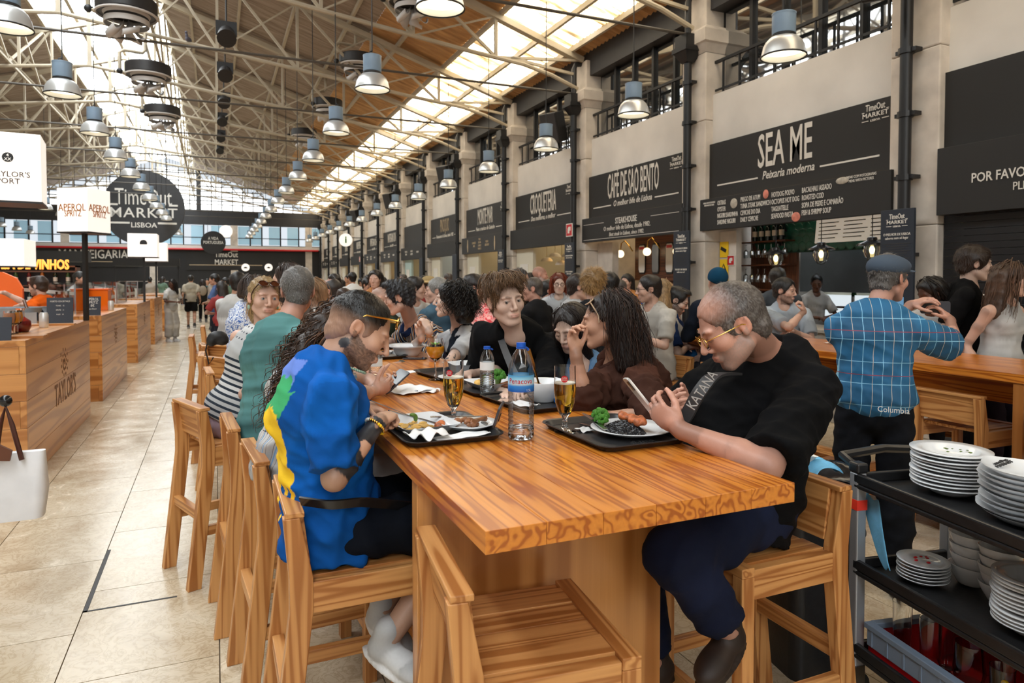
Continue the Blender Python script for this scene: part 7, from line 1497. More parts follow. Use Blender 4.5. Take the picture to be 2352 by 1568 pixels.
# ---- 6 young man in black t-shirt
hd = A(1160, 690, X=1.37); gl = []
for i in range(11):
    a = -.07 + .14 * i / 10; gl.append([(a * .4, -.02, .135), (a * .8, .055, .13), (a * 1.05, .095, .105), (a * 1.15, .105, .075)])
gs = [[(sx * .03, -.04, .13), (sx * .08, -.02, .1), (sx * .094, .01, .06), (sx * .092, .02, .025)] for sx in (-1, 1)] + [[(sx * .03, -.06, .13), (sx * .07, -.08, .09), (sx * .08, -.085, .03), (sx * .07, -.08, -.03)] for sx in (-1, -.4, .4, 1)]
P6 = dict(skin='pale', seed=61, g=1.0, hs=1.05, res=(.0045, .010), pel=(1.66, 3.75, SEAT + .11), neck=A(1184, 766, X=1.44), head=hd, hf=(.03, -.99, -.05), hu=(-.14, 0, 1), bf=(-.55, -.83), hunch=.05, sw=.185, sd=.115, gaze=(.3, 1, -.02), iris=(.06, .045, .035),
    L=dict(e=A(1256, 905, X=1.42), w=A(1190, 925, X=1.2), fd=(-.8, -.4, .1), pn=(-.2, .3, -.9), hand=dict(curl=.6)), R=dict(e=A(1098, 880, X=1.36), w=A(1160, 905, X=1.2), fd=(-.2, -.9, .1), hand=dict(curl=.6)), kR=(1.25, 3.75, SEAT + .06), kL=(1.28, 3.5, SEAT + .06), aR=(1.4, 3.75, .33), aL=(1.4, 3.5, .33), face=dict(brow=sr(52, 36, 28), lip=(.86, .56, .56), nose=1.05),
    top=dict(kind='tee', col=sr(22, 22, 24), loose=.024, sleeve=.9, sl_loose=.04, hem=-.2, fold=.005), bot=dict(kind='long', col=sr(40, 42, 50)), shoe=((.1, .1, .1), (.6, .6, .6)), hair=dict(col=sr(118, 88, 60), thick=.012, hairline=.09, wave=.003, ws=20, fuzz=(3500, .035), fw=.0011, lift=.35, strands=[dict(g=gl, n=40, spread=.01, r=.0024, curl=.004, freq=2), dict(g=gs, n=50, spread=.014, r=.0026, curl=.005, freq=2)]))
I6 = person('young man with tousled brown hair in a black t-shirt behind the water bottles', P6)
strap(I6, [A(1148, 772, X=1.40), A(1160, 805, X=1.30), A(1178, 850, X=1.27), A(1200, 890, X=1.27), A(1215, 910, X=1.3)], .034, .003, 'charcoal', 'bag_strap')
# ---- 7 girl with long dark hair
hd = A(1314, 752, X=1.66); Hm = sr(44, 32, 28)
gl = [[(sx * .02, .02, .125), (sx * .07, .02, .09), (sx * .088, .03, .0), (sx * .085, .035, -.12), (sx * .08, .03, -.26)] for sx in (-1, -.9, .9, 1)] + [[(sx * .02, -.02, .13), (sx * .075, -.06, .06), (sx * .08, -.07, -.08), (sx * .08, -.06, -.26)] for sx in (-1, -.5, .5, 1)]
P7 = dict(skin='pale', fem=1, s=.93, seed=71, hs=1.03, res=(.0048, .010), pel=(1.78, 3.25, SEAT + .1), neck=A(1338, 842, X=1.70), head=hd, hf=(-.80, -.42, -.40), bf=(-1, -.05), hunch=.06,
    L=dict(e=A(1285, 905, X=1.5), w=A(1232, 890, X=1.25), fd=(-.9, -.1, .0), pn=(0, -.2, -1), hand=dict(curl=.7)), R=dict(e=(1.45, 3.45, 1.15), w=(1.2, 3.3, 1.16), fd=(-.9, -.3, 0), hand=dict(curl=.7)), kR=(1.35, 3.35, SEAT + .05), kL=(1.35, 3.15, SEAT + .05), aR=(1.45, 3.35, .33), aL=(1.45, 3.15, .33), face=dict(eyes='closed', brow=sr(90, 66, 54), nose=.85, lip=(.8, .5, .52)), paint=tattoo(A(1285, 905, X=1.5), A(1232, 890, X=1.25), t0=.65, t1=.95, dens=.3, scale=160),
    top=dict(kind='tee', col=sr(124, 168, 218), loose=.016, sleeve=.7, hem=-.1), bot=dict(kind='long', col=sr(60, 70, 90)), shoe=((.8, .8, .8), (.7, .7, .7)), hair=dict(col=Hm, thick=.010, hairline=.078, wave=.001, fuzz=(1500, .04), fw=.0008, lift=.05, locks=[((-.07, .02, .0), (-.075, .02, -.25), .03, .03), ((.07, .02, .0), (.075, .02, -.25), .03, .03), ((0, -.075, -.02), (0, -.07, -.24), .06, .05)], strands=[dict(g=gl, n=34, spread=.01, r=.0013, seg=10)]))
person('girl with long straight dark hair looking down at her plate', P7)
# ---- 8 woman in brown shirt
hd = A(1393, 738, X=1.60); Hb = sr(46, 30, 24); gl = []
for i in range(12):
    a = -1.45 + 2.9 * i / 11; x, y = math.sin(a), -math.cos(a); gl.append([(x * .03, -.01 + y * .03, .135), (x * .09, -.015 + y * .095, .08), (x * .1, -.02 + y * .112, .0), (x * .105, -.035 + y * .12, -.10), (x * .11, -.05 + y * .125, -.2)])
wr8 = A(1322, 812, X=1.33); P8 = dict(skin='tan', fem=1, seed=81, g=1.12, res=(.0045, .009), pel=(1.78, 2.6, SEAT + .11), neck=A(1410, 835, X=1.66), head=hd, hf=(-.80, .58, -.06), bf=(-.96, .2), hunch=.04, sw=.18, 
    R=dict(e=A(1338, 915, X=1.36), w=wr8, fd=A(1310, 745, X=1.32) - wr8, pn=(.35, -.9, .0), hand=dict(curl=.75, curls=[.7, .8, .85, .9], tcurl=.6, thumb=(.8, .5, .4))), L=dict(e=A(1500, 955, X=1.52), w=A(1392, 958, X=1.40), fd=(-.9, .1, 0), pn=(0, -.3, -1), hand=dict(curl=.5)), kR=(1.35, 2.72, SEAT + .06), kL=(1.35, 2.5, SEAT + .06), aR=(1.45, 2.72, .33), aL=(1.45, 2.5, .33), face=dict(eyes='closed', brow=sr(80, 56, 44), nose=1.15, jaw=1.02), bust=1.2,
    top=dict(kind='long', col=sr(92, 58, 46), loose=.03, sleeve=.25, sl_loose=.045, hem=-.15, fold=.008, fs=20, collar=sr(84, 52, 42), neckhole=.07), bot=dict(kind='long', col=sr(40, 40, 46)), shoe=((.1, .1, .1), (.1, .1, .1)), hair=dict(col=Hb, thick=.010, hairline=.09, cut=[((.07, .07, -.03), (.04, .06, .085)), ((-.07, .07, -.03), (.04, .06, .085))], wave=.002, ws=16, fuzz=(2000, .04), fw=.0008, lift=.06, locks=[((-.05, -.06, .02), (-.06, -.08, -.18), .06, .05), ((.05, -.06, .02), (.06, -.08, -.18), .06, .05), ((0, -.09, .0), (0, -.11, -.19), .06, .055)], strands=[dict(g=gl, n=100, spread=.015, r=.0021, curl=.010, freq=1.8, seg=13), dict(g=gl[2:10], n=20, spread=.017, r=.0021, curl=.012, freq=2.0, seg=13, col=sr(86, 54, 38))]))
I8 = person('woman with long dark hair in a brown shirt with her hand raised', P8)
glasses(I8, plain('beige_frame', sr(200, 170, 140), .3), up=.092, tilt=1.0, y=.07, dark=plain('beige_lens', sr(150, 120, 96), .1), r=.026, rim=.003, sub='sunglasses')
sg_ = empty('folded_glasses'); sg_.parent = I8['root']
for k in range(2):
    c = A(1358 - 12 * k, 900 + 32 * k, X=1.42); MB().tube([Vector(c + np.array((.0, .016 * math.cos(a), .02 * math.sin(a))) - I8['org']) for a in [6.283 * i / 14 for i in range(15)]], .0022, 6).build('rim', 'tortoise', sg_, True)
# ---- 9 man in black polo with phone
hd = A(1683, 746, X=1.56); eL9, wL9 = A(1762, 1070, Y=1.50), A(1560, 985, Y=1.72); wR9 = A(1590, 938, Y=1.95)
def greyhair(hl, C):
    y, z = hl[:, 1], hl[:, 2]; f = np.clip((y + .03) / .08, 0, 1) * np.clip((z - .03) / .05, 0, 1); rn = np.random.RandomState(3).rand(len(C)); base = np.where((rn > .6)[:, None], sr(118, 112, 108), np.array(sr(84, 76, 72))); m = (f * .75)[:, None]; return base * (1 - m) + np.array(SKIN['ruddy']) * m
P9 = dict(skin='ruddy', seed=91, g=1.24, hs=1.07, res=(.0046, .0095), pel=(1.70, 1.88, SEAT + .14), neck=A(1752, 812, Y=1.84), head=hd, hf=(-.80, .34, -.50), hu=(-.4, .2, .9), bf=(-1, .08), hunch=.06, sw=.2, belly=.055,
    L=dict(e=eL9, w=wL9, fd=A(1500, 935, Y=1.78) - wL9, pn=(.1, .8, .55), hsz=1.05, hand=dict(curl=.85, curls=[.65, .8, .95, 1.05], tcurl=.5, thumb=(.75, .45, .5))), R=dict(e=(1.62, 2.15, 1.13), w=wR9, fd=A(1510, 915, Y=1.92) - wR9, pn=(.1, -.8, .55), hand=dict(curl=.8, tcurl=.5, thumb=(.75, .45, .5))),
    kL=A(1556, 1275, Y=1.66), kR=(1.30, 2.02, SEAT + .06), aL=A(1668, 1440, Y=1.62), aR=(1.42, 1.99, .30), fL=(-.75, -.3, -.25), fR=(-.8, 0, -.2), face=dict(eyes='closed', brow=sr(60, 48, 42), nose=1.15, jaw=1.15), paint=beard(sr(66, 54, 48), .62, grey=sr(158, 150, 144)),
    top=dict(kind='tee', col=sr(16, 17, 20), loose=.026, sleeve=.92, sl_loose=.035, hem=-.2, fold=.005, h=.008, collar=sr(14, 15, 18), name='polo_shirt', neckhole=.068), bot=dict(kind='long', col=sr(32, 40, 68), loose=.022), shoe=(sr(50, 34, 26), sr(36, 26, 22)), hair=dict(col=sr(70, 62, 58), thick=.007, hairline=.07, paint=greyhair, fuzz=(5200, .014), wave=.001, lift=.12, fw=.0008, fmask=lambda hl: (np.clip((hl[:, 1] + .03) / .08, 0, 1) * np.clip((hl[:, 2] - .03) / .05, 0, 1)) < .45))
I9 = person('grey-bearded man in black polo shirt looking at his phone on the right', P9)
glasses(I9, 'gold', y=.112, r=.021, rim=.0016)
st_ = strap(I9, [A(1690, 858, Y=1.80), A(1655, 858, Y=1.74), A(1632, 866, Y=1.70), A(1602, 906, Y=1.70), A(1577, 955, Y=1.74), A(1555, 985, Y=1.78)], .045, .004, 'charcoal', 'camera_strap')
kp, kq = A(1588, 925, Y=1.665), A(1630, 862, Y=1.665); ang_ = math.atan2(kq[2] - kp[2], kq[0] - kp[0]); text('KATANA', 'lettering', plain('strap_letter', sr(150, 146, 142), .6), I9['root'], Vector((kp + kq) / 2 + np.array((-.01, -.02, 0)) - I9['org']), Matrix.Identity(3).to_euler(), .042, .8); tx = COL.objects[-1]; xa = Vector(nrm(kq - kp)); za = Vector(nrm(-np.array(ray(1615, 865)))); ya_ = za.cross(xa).normalized(); za = xa.cross(ya_); tx.rotation_euler = Matrix((xa, ya_, za)).transposed().to_euler()
strap(I9, [A(1780, 1062, Y=1.62), A(1830, 1045, Y=1.66), A(1868, 1005, Y=1.78), A(1880, 940, Y=1.95)], .03, .003, 'leather' if 0 else 'black_gloss', 'belt_strap')
phone('phone', A(1468, 912, Y=1.86), (R(52), R(8), R(70)), 'phone held in both hands by the man in black polo', 'alu')
# ================================================================ more people
def hair_short(col, thick=.012, fz=(1200, .02), **k): return dict(col=col, thick=thick, wave=.002, ws=16, fuzz=fz, **k)
def hair_long(col, z=-.22, curl=0.005, n=17, r=.0034, w=.1, **k):
    gl = []
    for i in range(9):
        a = -2.0 + 4.0 * i / 8; x, y = math.sin(a), -math.cos(a); gl.append([(x * .03, y * .03, .13), (x * .088, -.015 + y * .098, .07), (x * w, -.02 + y * .11, z * .4), (x * w * 1.05, -.035 + y * .115, z)])
    return dict(col=col, thick=.012, wave=.002, ws=14, hairline=.078, locks=[((-.05, -.06, .02), (-.06, -.075, z * .9), .055, .045), ((.05, -.06, .02), (.06, -.075, z * .9), .055, .045), ((0, -.085, .0), (0, -.1, z), .055, .05)], strands=[dict(g=gl, n=n, spread=.014, r=r, curl=curl, freq=3 if curl else 1, seg=10)], **k)
def auto(label, head, fdir, look=None, seated=True, h=1.72, lean=.05, pitch=-.08, arms='table', res=(.011, .018), far=True, sw=None, **k):
    """head: world position of the head centre; face, look: unit directions in plan"""
    f = nrm((*fdir[:2], 0)); lk = nrm((*(look or fdir)[:2], 0)); head = np.asarray(head, float); fem = k.get('fem', 0); s = k.pop('s', h / 1.75); r = np.cross(f, (0, 0, 1))
    neck = head - np.array((0, 0, .152 * s)) - f * .02 * s
    if seated: pel = np.array((neck[0] - f[0] * lean * 2, neck[1] - f[1] * lean * 2, min(SEAT + .11, neck[2] - .42 * s)))
    else: pel = np.array((neck[0] - f[0] * lean, neck[1] - f[1] * lean, neck[2] - .50 * s))
    P = dict(pel=pel, neck=neck, head=head, hf=(lk[0], lk[1], pitch), bf=f, s=s, res=res, far=far, shoe=k.pop('shoe', ((.1, .1, .1), (.3, .3, .3))), bot=k.pop('bot', dict(kind='long', col=sr(50, 54, 66))), **k)
    if sw: P['sw'] = sw
    for q, sg in (('R', 1), ('L', -1)):
        if P.get(q): continue
        if arms == 'table': P[q] = dict(w=pel + f * .36 + r * sg * .10 + np.array((0, 0, TZ + .035 - pel[2])), hint=r * sg * .6 + np.array((0, 0, -1)), fd=f - r * sg * .5, hand=dict(curl=.6))
        elif arms == 'chin': P[q] = dict(w=neck + f * .22 + r * sg * .05 + np.array((0, 0, -.05)), hint=r * sg * .5 + np.array((0, 0, -1)), fd=np.array((0, 0, 1)) + f * .1, pn=-f, hand=dict(curl=.9))
        elif arms == 'front': P[q] = dict(w=pel + f * .22 + r * sg * .06 + np.array((0, 0, .14)), hint=r * sg + np.array((0, 0, -.8)), fd=f - r * sg * .6, hand=dict(curl=.7))
        else: P[q] = dict(w=pel + f * .05 + r * sg * .27 * s + np.array((0, 0, -.03)), hint=-f, fd=(f[0] * .1, f[1] * .1, -1), pn=-r * sg, hand=dict(curl=.4))
    for q, sg in (('R', 1), ('L', -1)):
        if 'a' + q in P: continue
        if seated: P['k' + q] = pel + f * .40 * s + r * sg * .1 + np.array((0, 0, -.04)); P['a' + q] = np.array((*(pel + f * .33 * s + r * sg * .1)[:2], .33))
        else: P['a' + q] = np.array((*(pel + r * sg * .1)[:2], .10)) + f * (0 if sg > 0 else .03)
    if seated and label != 'x': copy_tree(st0, loc=(pel[0] + f[0] * .03, pel[1] + f[1] * .03, 0), rz=math.atan2(f[1], f[0]), label='bar stool under the ' + ' '.join(label.split()[:10]))
    return person(label, P), P
LEFT, RIGHT, AWAY, NEAR = (-.917, .399), (.917, -.399), (.399, .917), (-.399, -.917)
def mixd(a, b, t): return (a[0] * (1 - t) + b[0] * t, a[1] * (1 - t) + b[1] * t)
tee = lambda c, **k: dict(kind='tee', col=sr(*c), loose=.018, sleeve=.8, sl_loose=.03, hem=-.18, **k)
lng = lambda c, **k: dict(kind='long', col=sr(*c), loose=.022, sleeve=.85, sl_loose=.022, hem=-.2, **k)
# ---- 10 woman with black curls
hd = A(1036, 690, X=1.50); eL, wL = A(1004, 862, X=1.32), A(985, 760, X=1.20); gl = []
for i in range(13):
    a = -2.1 + 4.2 * i / 12; x, y = math.sin(a), -math.cos(a); gl.append([(x * .04, -.02 + y * .03, .13), (x * .1, -.03 + y * .1, .08), (x * .115, -.05 + y * .12, .0), (x * .115, -.06 + y * .13, -.1)])
def vest(V, C, lc):
    x, y, z = lc[:, 0], lc[:, 1], lc[:, 2]; m = (np.abs(x) < .145) & (z < .43 + .1 * (np.abs(x) < .1) * (np.abs(x) > .045)) & ~((np.abs(x) < .05) & (z > .34) & (y > 0)); C[m] = sr(26, 32, 42); return C
P10 = dict(skin='pale', fem=1, seed=101, res=(.005, .010), pel=(1.74, 4.6, SEAT + .11), neck=A(1050, 752, X=1.58), head=hd, hf=(-.90, .42, .06), bf=(-.97, .1), hunch=.02, bust=.9, face=dict(brow=BK, nose=1.15, lip=(.8, .45, .46)), iris=(.03, .02, .015),
    L=dict(e=eL, w=wL, fd=A(968, 712, X=1.18) - wL, pn=(-.3, .8, .2), hand=dict(curl=.8)), R=dict(e=(1.35, 4.95, 1.14), w=A(978, 770, X=1.2) + np.array((0, .1, -.02)), fd=(-.2, 0, 1), pn=(0, -1, 0), hand=dict(curl=.9)), kR=(1.3, 4.7, SEAT + .06), kL=(1.3, 4.5, SEAT + .06), aR=(1.4, 4.7, .33), aL=(1.4, 4.5, .33), paint=tattoo(A(1062, 775, X=1.5), eL, t0=.2, t1=.95, dens=.25, scale=120),
    top=dict(kind='tee', col=sr(226, 228, 232), loose=.012, sleeve=.42, hem=-.15, paint=vest, h=.0085, name='vest_and_tee'), bot=dict(kind='long', col=sr(26, 32, 42)), shoe=((.1, .1, .1), (.1, .1, .1)), hair=dict(col=BK, thick=.016, hairline=.07, wave=.003, ws=20, fuzz=(800, .02), locks=[((-.05, -.07, .02), (-.06, -.09, -.1), .06, .05), ((.05, -.07, .02), (.06, -.09, -.1), .06, .05), ((0, -.1, .0), (0, -.12, -.11), .06, .05)], strands=[dict(g=gl, n=38, spread=.018, r=.0038, curl=.012, freq=5, seg=20)]))
I10 = person('woman with black curls in a dark vest, tattooed arm raised to her chin', P10)
MB().lathe([(.030, -.006), (.033, 0), (.030, .006)], 16, c=Vector(eL + (wL - eL) * .9 - I10['org']), cap=False).build('bracelet', 'steel', I10['root'], True); MB().tube([Vector(I10['W']((-.082, -.004 + .012 * math.cos(a), -.04 + .012 * math.sin(a))) - I10['org']) for a in [6.283 * i / 12 for i in range(13)]], .0015, 5).build('earring', 'gold', I10['root'])
# ---- 11 man in striped shirt
def nstripe(nt, x, y, z, c, v):
    u = mth(nt, 'ADD', x, mth(nt, 'MULTIPLY', y, .9)); return mix_nodes(nt, band(nt, u, 22, .12, .4), mix_nodes(nt, band(nt, u, 22, .13), c, sr(232, 230, 220)), sr(222, 160, 70))
bp_mat('cloth_navystripe', nstripe); hd = A(917, 683, X=1.24)
eL11, wL11 = A(985, 855, X=1.4), A(915, 840, X=1.05); P11 = dict(skin='fair', seed=111, res=(.0055, .011), pel=(1.70, 5.25, SEAT + .11), neck=A(940, 752, X=1.36), head=hd, hf=(-.92, .36, -.22), hu=(-.3, .1, .95), bf=(-.95, -.05), hunch=.05, L=dict(e=eL11, w=wL11, fd=(-.9, .2, 0), pn=(0, 0, -1), hand=dict(curl=.6)), R=dict(e=(1.35, 5.4, 1.14), w=(1.05, 5.2, 1.16), fd=(-.9, -.2, 0), hand=dict(curl=.6)), kR=(1.3, 5.35, SEAT + .06), kL=(1.3, 5.15, SEAT + .06), aR=(1.4, 5.35, .33), aL=(1.4, 5.15, .33), face=dict(brow=BK, nose=1.1), iris=(.03, .02, .015),
    top=dict(kind='tee', col=sr(28, 44, 80), mat='cloth_navystripe', loose=.026, sleeve=.9, hem=-.2, sl_loose=.04, collar=sr(28, 44, 80)), bot=dict(kind='long', col=sr(50, 50, 56)), shoe=((.1, .1, .1), (.4, .4, .4)), hair=dict(col=(.02, .02, .026), thick=.018, hairline=.082, wave=.004, ws=50, fuzz=(2500, .03), lift=.25, add=[((0, .04, .105), (.065, .06, .035))]))
I11 = person('dark-haired man in a navy shirt with orange and white stripes', P11)
wt = empty('watch'); wt.parent = I11['root']; c_ = Vector(eL11 + (wL11 - eL11) * .93 - I11['org']); MB().lathe([(.030, -.011), (.033, 0), (.030, .011)], 18, c=c_, rot=Matrix.Rotation(R(90), 3, 'Y'), cap=False).build('band', 'navy', wt, True); MB().cone(c_ + Vector((0, -.02, .026)), c_ + Vector((0, -.024, .034)), .02, n=18).build('dial', 'black_gloss', wt, True)
auto('bald man in dark green half hidden beside the man in stripes', A(893, 690, X=1.42) + np.array((0, .35, 0)), (-1, 0), LEFT, skin='fair', top=tee((50, 62, 50)), hair=None)
# ---- 12 standing man in plaid shirt and flat cap
def plaid(nt, x, y, z, c, v):
    u = mth(nt, 'ADD', x, mth(nt, 'MULTIPLY', y, .25)); v1 = band(nt, u, 11, .035); v2 = band(nt, u, 11, .03, .5); h1_ = band(nt, z, 9, .03); h2_ = band(nt, z, 4.5, .018, .3)
    c = mix_nodes(nt, mth(nt, 'MAXIMUM', v1, h1_), c, sr(140, 200, 230)); c = mix_nodes(nt, v2, c, sr(196, 190, 176)); return mix_nodes(nt, h2_, c, sr(150, 70, 90))
bp_mat('cloth_plaid', plaid, .7); hd = A(2040, 640, D=3.62); f12 = nrm((.79, .615, 0)); fx = np.array((.79, .615, 0)); rx = np.array((.615, -.79, 0)); n12 = A(2010, 712, D=3.58)
eR12, wR12 = A(2196, 798, D=3.62), A(2182, 735, D=3.95); wL12 = A(2092, 700, D=4.02)
P12 = dict(skin='ruddy', seed=121, g=1.02, hs=1.0, res=(.0055, .010), pel=np.array((n12[0], n12[1], 1.0)) - fx * .02, neck=n12, head=hd, hf=(.97, .10, -.05), bf=fx, hunch=.03, sw=.165, sd=.10, R=dict(e=eR12, w=wR12, fd=A(2150, 700, D=3.98) - wR12, pn=-rx, hand=dict(curl=.6)), L=dict(e=A(2010, 790, D=4.0), w=wL12, fd=A(2120, 690, D=3.98) - wL12, pn=rx, hand=dict(curl=.5)), aR=np.array((n12[0], n12[1], .1)) + rx * .12, aL=np.array((n12[0], n12[1], .1)) - rx * .12,
    top=dict(kind='tee', col=sr(44, 122, 172), mat='cloth_plaid', loose=.03, sleeve=.82, hem=.04, sl_loose=.045, collar=sr(44, 122, 172), fold=.003, h=.009, name='plaid_shirt'), bot=dict(kind='long', col=sr(24, 26, 32), loose=.03), shoe=((.05, .05, .05), (.1, .1, .1)), face=dict(brow=sr(140, 130, 124)), hair=dict(col=sr(120, 114, 110), thick=.006, wave=.003, fuzz=(2500, .016), hairline=.05))
I12 = person('man in blue plaid shirt and grey flat cap holding up a phone', P12)
F = Field(); W = I12['W']; Mc = I12['M']; cc = sr(112, 128, 148)
F.ell(W((0, -.016, .062)), np.array((.092, .116, .066)), Mc, cc, .01); F.ell(W((0, .035, .07)), np.array((.085, .085, .042)), Mc, cc, .03); F.ell(W((0, .115, .045)), np.array((.072, .055, .010)), Mc, cc, .012); F.ell(W((0, -.02, -.03)), np.array((.12, .15, .072)), Mc, cc, .01, True); F.fine.append((I12['head'] - .2, I12['head'] + .2))
V, Q, C = F.mesh(.006, .008); np_mesh('flat_cap', V, Q, C, 'cloth', I12['root'], I12['org'])
text('Columbia', 'lettering', 'lettering', I12['root'], Vector(A(2052, 942, D=3.36) - I12['org']), (R(90), 0, math.atan2(rx[1], rx[0])), .04, .9)
phone('phone', A(2148, 706, D=4.0), (R(90), 0, math.atan2(rx[1], rx[0])), 'phone held up sideways by the man in plaid', 'phone_case').rotation_euler = (0, R(90), math.atan2(rx[1], rx[0]) + R(90))
# ---- 13 bearded man in navy with crossed leg
hd = A(1556, 690, X=4.05); nb = beard((.015, .012, .01), .92)
kL13 = hd + np.array((.42, -.28, -.60)); I13, P13 = auto('bearded man in navy t-shirt and blue shorts with one ankle on his knee', hd, (.6, -.5), (.7, -.7), skin='pale', seated=True, pitch=-.45, res=(.006, .011), far=True, face=dict(eyes='closed', brow=BK), paint=nb, top=tee((30, 56, 104)), bot=dict(kind='short', col=sr(40, 120, 190), len=.8), shoe=(sr(230, 234, 232), sr(120, 120, 122)), arms='front', hair=hair_short((.015, .012, .012), .014, (1800, .022), add=[((0, .05, .105), (.06, .05, .03))]), kR=None,
    aL=A(1552, 858, X=3.88), aR=(4.1, 5.7, .33), fL=(-.5, -.6, .35))
glasses(I13, 'black', rim=.0016)
# ---- right side people
hd = A(1802, 668, X=5.1); auto('bearded man in pale blue t-shirt eating with his hand at his mouth', hd, (-.75, -.6), (.35, -.9), skin='fair', res=(.006, .011), far=False, arms='table', R=dict(w=A(1846, 715, X=5.0), e=A(1812, 752, X=4.75), fd=(-.3, 0, 1), pn=(-.5, .5, 0), hand=dict(curl=1.1)), face=dict(brow=BK), paint=beard((.03, .025, .022), .7), top=tee((196, 206, 216)), hair=hair_short((.02, .017, .016), .014, (2000, .022)))
auto('cook in a white t-shirt with dark bun behind the seafood counter', A(1876, 650, X=7.9), NEAR, mixd(NEAR, LEFT, .3), False, 1.68, skin='brown', fem=1, arms='front', pitch=-.3, top=tee((222, 216, 208)), hair=dict(col=BK, thick=.006, add=[((0, -.09, .09), (.035, .035, .035))], wave=.001), face=dict(eyes='closed'))
auto('man in dark grey shirt seen from behind at the seafood counter', A(1786, 640, X=5.9), AWAY, mixd(AWAY, RIGHT, .4), False, 1.76, skin='fair', arms='front', top=lng((78, 84, 92)), hair=hair_short((.03, .025, .022)))
auto('standing man with curly hair and glasses in a black t-shirt', A(2238, 606, X=5.35), mixd(NEAR, RIGHT, .6), mixd(RIGHT, NEAR, .25), False, 1.84, skin='pale', res=(.006, .011), far=False, arms='down', top=tee((20, 20, 22), label=None), face=dict(brow=DB), hair=hair_short(sr(58, 40, 30), .022, (2500, .03)))
auto('woman with long brown hair in a white halter top at the right edge', A(2322, 642, X=5.2), mixd(NEAR, RIGHT, .3), mixd(RIGHT, NEAR, .3), False, 1.72, skin='fair', fem=1, res=(.006, .011), arms='down', bust=1.1, top=dict(kind='tank', col=sr(232, 232, 230), loose=.008, hem=-.12, fold=.003), bot=dict(kind='long', col=sr(34, 24, 40)), hair=hair_long(sr(96, 70, 52), -.3))
auto('woman with sleek black hair bowed behind the raised phone', A(2140, 672, X=5.15), mixd(NEAR, LEFT, .5), LEFT, True, 1.64, skin='dark', fem=1, pitch=-.5, top=tee((226, 224, 220)), hair=hair_long(BK, -.12), face=dict(eyes='closed'))
I_, _ = auto('person in a teal beanie and dark jacket behind the man in polo', A(1648, 648, X=4.0), AWAY, AWAY, True, 1.7, skin='fair', top=lng((30, 36, 50)), hair=None)
F = Field(); F.ell(I_['W']((0, -.015, .045)), np.array((.088, .108, .09)) * I_['hs'], I_['M'], sr(30, 92, 130), .01); F.ell(I_['W']((0, .05, -.03)), np.array((.12, .12, .07)) * I_['hs'], I_['M'], sr(30, 92, 130), .01, True); V, Q, C = F.mesh(.008, .01); np_mesh('beanie', V, Q, C, 'cloth', I_['root'], I_['org'])
